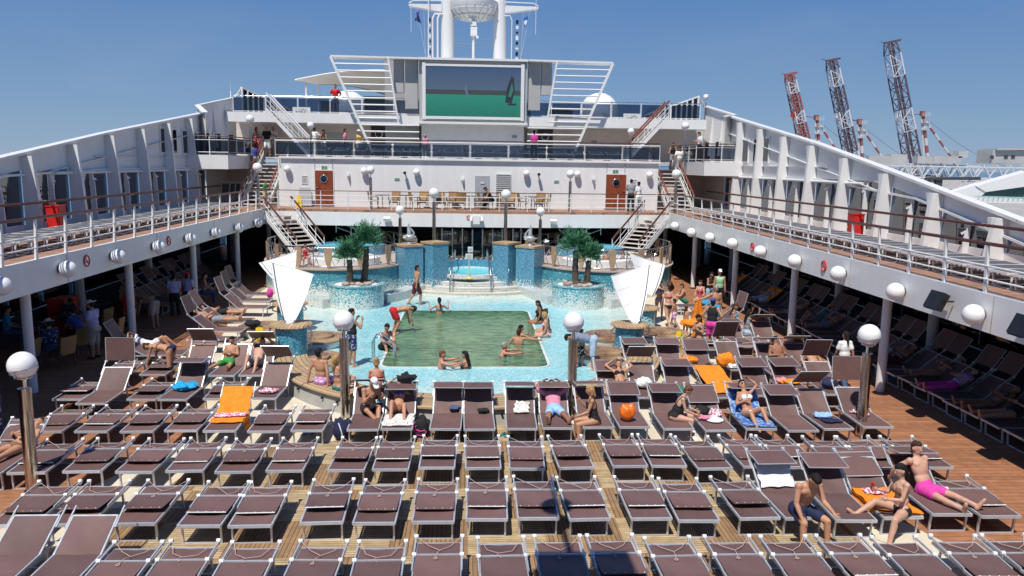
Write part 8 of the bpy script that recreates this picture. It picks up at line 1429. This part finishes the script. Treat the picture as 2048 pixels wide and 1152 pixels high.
r = byname(D_r, 'white patterned cloth'); drape('scarf', 'white patterned cloth on the raised lounger left of the pink shirt', 'cloth', lp(r, [(-.16, 1.0, LZ+.05), (.20, 1.02, LZ+.05), (.22, 1.24, LZ+.22), (-.10, 1.26, LZ+.24)]), 'print_white', .03, seed=14)
r = byname(D_r, 'orange bag'); t = heap('beach_bag', 'shiny orange bag standing on a raised lounger', 'bag', lp(r, [(-.1, .42, LZ+.03)])[0], mat('orange_bag', (0.85, 0.16, 0.01), 0.35, var=0.2, scale=6), (.17, .13, .19), 6)
r = byname(D_r, 'dark bag'); heap('handbag', 'dark handbag on the lounger right of the older woman', 'bag', lp(r, [(-.14, 1.0, LZ+.03)])[0], 'black_cloth', (.19, .13, .12), 7); heap('scarf', 'pink and white flowered scarf beside the dark handbag', 'cloth', lp(r, [(.17, .92, LZ+.03)])[0], 'print_floral', (.16, .13, .08), 8); heap('cloth', 'pink cloth in front of the dark handbag', 'cloth', lp(r, [(-.16, .70, LZ+.03)])[0], 'rose_shirt', (.14, .10, .05), 9)
p = lp(r, [(.06, .66, LZ+.04)])[0]; t = MB().lathe([(.001, .10), (.07, .095), (.09, .06), (.10, .02), (.21, .0), (.21, .012), (.09, .035)], n=24).build('sun_hat', 'white_cloth', None, 50, p); tag(t, 'white sun hat lying in front of the flowered scarf', 'hat')
r = byname(D_r, 'pale blue cloth'); heap('shirt', 'pale blue cloth on a raised lounger on the right', 'cloth', lp(r, [(-.05, .72, LZ+.03)])[0], 'sky_cloth', (.20, .13, .06), 10); drape('mat', 'dark mat lying below the pale blue cloth', 'mat', lp(r, [(-.14, .34, LZ+.05), (.28, .36, LZ+.05), (.28, .58, LZ+.05), (-.16, .60, LZ+.05)]), 'navy_cloth', .012, seed=15)
r = byname(D_r, 'white slippers')
for i, (x, y) in enumerate(((-.1, .95), (.02, .78))): p = lp(r, [(x, y, LZ+.05)])[0]; t = thing('slipper', ['white slipper lying farther from the right lamp post', 'white slipper lying nearer to the right lamp post'][i], 'slipper', p, rad(70+i*15), 'white slippers'); MB().prism([(-.05, -.13, 0), (.05, -.13, 0), (.055, .05, 0), (.03, .14, 0), (-.03, .14, 0), (-.055, .05, 0)], (0, 0, .02)).build('sole', 'print_floral', t); MB().tube([(-.05, .03, .02), (0, .05, .06), (.05, .03, .02)], .018, 7).build('strap', 'white_cloth', t)
p = byname(D_r, 'blonde'); p = lp(p, [(-.22, .28, LZ+.03)])[0]; heap('flip_flops', 'pink flip flops beside the blonde woman', 'sandals', p, 'print_floral', (.14, .05, .025), 16, 1.2)
r = byname(rows['e'], 'bright blue towel'); heap('towel', 'crumpled bright blue towel on a lounger on the left', 'towel', lp(r, [(0, .80, LZ+.03)])[0], cloth('azure_towel', (0.01, 0.33, 0.66)), (.27, .22, .09), 11)
r = byname(rows['g'], 'dark blue cloth'); heap('towel', 'dark blue patterned cloth under a canopy on the left', 'cloth', lp(r, [(0, 1.05, LZ+.03)])[0], 'print_navy', (.30, .16, .10), 12)
r = rows['e'][-1]; heap('shirt', 'white cloth with a red toy on a lounger left of the drum', 'cloth', lp(r, [(.05, .45, LZ+.03)])[0], 'print_floral', (.20, .14, .05), 13)
r = byname(rows['f'], 'heap of white clothes'); heap('clothes', 'heap of white clothes on a lounger right of the bench', 'clothes', lp(r, [(-.02, .85, LZ+.03)])[0], 'white_cloth', (.24, .2, .13), 14); heap('bag', 'dark bag beside the heap of white clothes', 'bag', lp(r, [(.22, .62, LZ+.03)])[0], 'black_cloth', (.17, .14, .08), 15)
r = byname(rows['f'], 'green towel'); drape('towel', 'green printed towel on a lounger behind the older woman', 'towel', lp(r, [(-.34, .2, LZ+.045), (.36, .2, LZ+.045), (.36, .9, LZ+.05), (-.34, .9, LZ+.05)]), 'green_print', .02, seed=17)
r = byname(rows['f'], 'person in orange towel'); drape('towel', 'orange towel spread under the lying person', 'towel', lp(r, [(-.36, .3, LZ+.04), (.38, .3, LZ+.04), (.38, 1.9, LZ+.35), (-.36, 1.9, LZ+.35)]), 'orange_cloth', .02, seed=18)
for i, (px, py, lab, mn, sz) in enumerate(((1450, 735, 'bunched orange towel above the lying person', 'orange_cloth', (.26, .2, .2)), (1378, 726, 'orange towel on a lounger left of the lying person', 'orange_cloth', (.26, .2, .08)), (1582, 770, 'orange and pink towels on a lounger on the right', 'orange_cloth', (.26, .12, .06)), (1561, 766, 'pink towel beside the orange one on the right', 'rose_shirt', (.16, .12, .06)), (1466, 738, 'pale cloth beside the bunched orange towel', 'print_white', (.18, .12, .06)), (1658, 778, 'dark bag on a lounger by the right lamp post', 'navy_cloth', (.24, .16, .14)), (1385, 655, 'bright orange towel in a heap behind the small girl', 'orange_cloth', (.45, .3, .14)), (1428, 640, 'white towel beside the man in black vest', 'white_cloth', (.3, .2, .08)), (1410, 612, 'blue cloth beside the grey haired man', 'cyan_cloth', (.2, .15, .1)), (505, 655, 'dark bag at the feet of the man in grey shorts', 'black_cloth', (.28, .2, .12)), (540, 597, 'pink bag by the left sail', 'pink_cloth', (.14, .16, .2)))):
    p = gz(px, py, LZ); heap('bundle', lab, 'towel' if 'towel' in lab else 'bundle', (p.x, p.y, LZ+.03), mn, sz, 20+i)
for i, (px, py, lab) in enumerate(((1505, 585, 'orange towel on a shaded lounger, nearer'), (1500, 560, 'orange towel on a shaded lounger, farther'), (1532, 590, 'orange towel on a shaded lounger, right one'))): p = gz(px, py, .7); drape('towel', lab+' of three under the right deck', 'towel', [(12.9, p.y-.25, .5), (12.9, p.y+.3, .5), (13.5, p.y+.3, .95), (13.5, p.y-.25, .95)], 'orange_cloth', .02, seed=40+i)
# the orange towel held out by the grey haired man
a = JG['wrL']+V(0, -.02, -.02); drape('towel', 'orange towel hanging from the outstretched hand of the grey haired man', 'towel', [a+V(-.10, 0, 0), a+V(.10, 0, 0), a+V(.28, .05, -.95), a+V(-.34, -.05, -.95)], 'orange_cloth', .03, seed=44)
# bags on the deck
p = gz(684, 880); t = thing('beach_bag', 'navy bag with a pink and white flap on the deck by the left lamp post', 'bag', p); o = heap('body', '', 'x', (0, 0, 0), 'navy_cloth', (.22, .17, .25), 50)
for k2 in ('label', 'category'): del o[k2]
o.parent = t; m = MB(); m.grid(lambda u, v: V(-.22+.10*u-.02*v, -.10+.22*v, .42*(1-u)+.06+.06*math.sin(3*v)), 5, 8); vs = list(m.v); kk = len(vs); m.v += [(x-.02, y-.01, z) for x, y, z in vs]; m.f += [tuple(i+kk for i in reversed(f)) for f in m.f]; m.mi = [0]*len(m.f); m.build('flap', 'print_floral', t, 60)
m = MB(); m.tube([(-.05, -.12, .44), (.02, -.2, .28), (.06, -.2, .1)], .012, 6); m.build('strap', 'white_cloth', t)
p = gz(846, 873); t = thing('backpack', 'black backpack with pink trim between two loungers', 'backpack', p, rad(-15)); o = heap('body', '', 'x', (0, 0, 0), 'black_cloth', (.19, .13, .24), 51)
for k2 in ('label', 'category'): del o[k2]
o.parent = t; m = MB(); m.tube([(-.12, -.135, .30), (-.15, -.14, .18), (-.08, -.165, .08), (.08, -.165, .08), (.13, -.15, .17), (.10, -.15, .2), (-.02, -.165, .18), (-.12, -.14, .2)], .012, 6); m.tube([(-.16, -.08, .36), (-.19, -.10, .25), (-.18, -.10, .14)], .014, 6); m.build('trim', 'pink_cloth', t)
o = heap('pocket', '', 'x', (0.0, -.11, .05), 'black_cloth', (.12, .06, .08), 52)
for k2 in ('label', 'category'): del o[k2]
o.parent = t
p = gz(1168, 868); t = heap('tote_bag', 'white plastic bag on the deck behind the blonde woman', 'bag', (p.x, p.y+.15, 0), 'white_plastic', (.12, .10, .15), 53)
p = onseat(757, 805, .62); t = thing('phone', 'white phone resting on a dark bag beside the white capped man', 'phone', (p.x+.02, p.y, .66), rad(20)); MB().box((0, 0, 0), (.16, .08, .012), Matrix.Rotation(rad(50), 3, 'X')).build('case', 'white_plastic', t); MB().box((0, -.008, .006), (.13, .066, .004), Matrix.Rotation(rad(50), 3, 'X')).build('screen', 'teal_cloth', t)
p = onseat(752, 815); heap('bag', 'dark bag behind the phone beside the white capped man', 'bag', (p.x, p.y, SEAT+.02), 'black_cloth', (.17, .15, .14), 54)
# folded deck chairs leaning in the left recess
for i in range(3): t = thing('folded_chair', f'folded grey chair frame leaning by the left upper stairs, {ORD[i+1]} of three', 'folded chair', (-13.9+.28*i, 45.5+.1*i, ZT), rad(-8), 'folded chairs'); m = MB(); m.bar((-.25, .35, 1.3), (-.2, 0, 0), .04, .04); m.bar((.25, .35, 1.3), (.2, 0, 0), .04, .04); m.bar((-.25, .35, 1.3), (.25, .35, 1.3), .04); m.bar((-.22, .15, .55), (.22, .15, .55), .03); m.build('frame', 'grey_panel', t); MB().prism([(-.21, .17, .6), (.21, .17, .6), (.23, .33, 1.2), (-.23, .33, 1.2)], (0, .015, 0)).build('sling', 'dark_grey', t)
# unseen boom, globes and panel, added to cast the shadow on the front loungers
t = thing('shadow_boom', 'unseen boom with globes added to cast the shadow across the front loungers', 'lamp', (-.55, 0, 9.6)); MB().tube([(0, -4, 0), (0, 9.6, 0)], .05, 10).build('boom', 'white_rail', t)
for y in (8.2, 9.75): MB().sphere((.0, y, -.1), .27, 18, 12).build('globe', 'opal_globe', t, 80)
MB().box((0.1, 4.8, .1), (1.5, 3.4, .12)).build('shadow_panel', 'white_paint', t); MB().tube([(0, -4, 0), (0, -4, -9.6)], .12, 12).build('post', 'white_rail', t)
# sandals left on the deck
for i, (px, py, mn, lab) in enumerate(((1786, 757, 'cyan_cloth', 'pair of blue sandals on the brown deck edge behind the right lamp post'), (1832, 765, 'maroon_cloth', 'pair of dark red sandals on the brown deck at the shade edge'), (1392, 866, 'white_cloth', 'pair of pale sandals at the feet of the older woman'), (618, 868, 'sky_cloth', 'pair of light blue sandals left of the navy bag'), (1226, 884, 'pink_cloth', 'pair of pink sandals on the teak below the orange bag'), (1600, 1085, 'black_cloth', 'pair of black sandals at the feet of the man in navy trunks'), (1010, 872, 'teal_cloth', 'pair of teal sandals on the teak near the pool centre'))):
    p = gz(px, py, .012); t = thing('sandals', lab, 'sandals', p, rad(30+47*i), 'sandals left on the deck')
    for k2, (dx, dy, a2) in enumerate(((-.08, 0, 5), (.09, .05, -14))):
        R3 = Matrix.Rotation(rad(a2), 3, 'Z'); f = lambda x, y, z: Vector((dx, dy, 0))+R3 @ Vector((x, y, z))
        so2 = MB().prism([f(-.04, -.13, 0), f(.035, -.13, 0), f(.045, .06, 0), f(.02, .13, 0), f(-.02, .13, 0), f(-.048, .05, 0)], (0, 0, .022)).build('sole', mn, t); MB().tube([f(-.044, .02, .02), f(-.005, .09, .045), f(.04, .02, .02)], .009, 6).build('strap', 'black_plastic', so2)
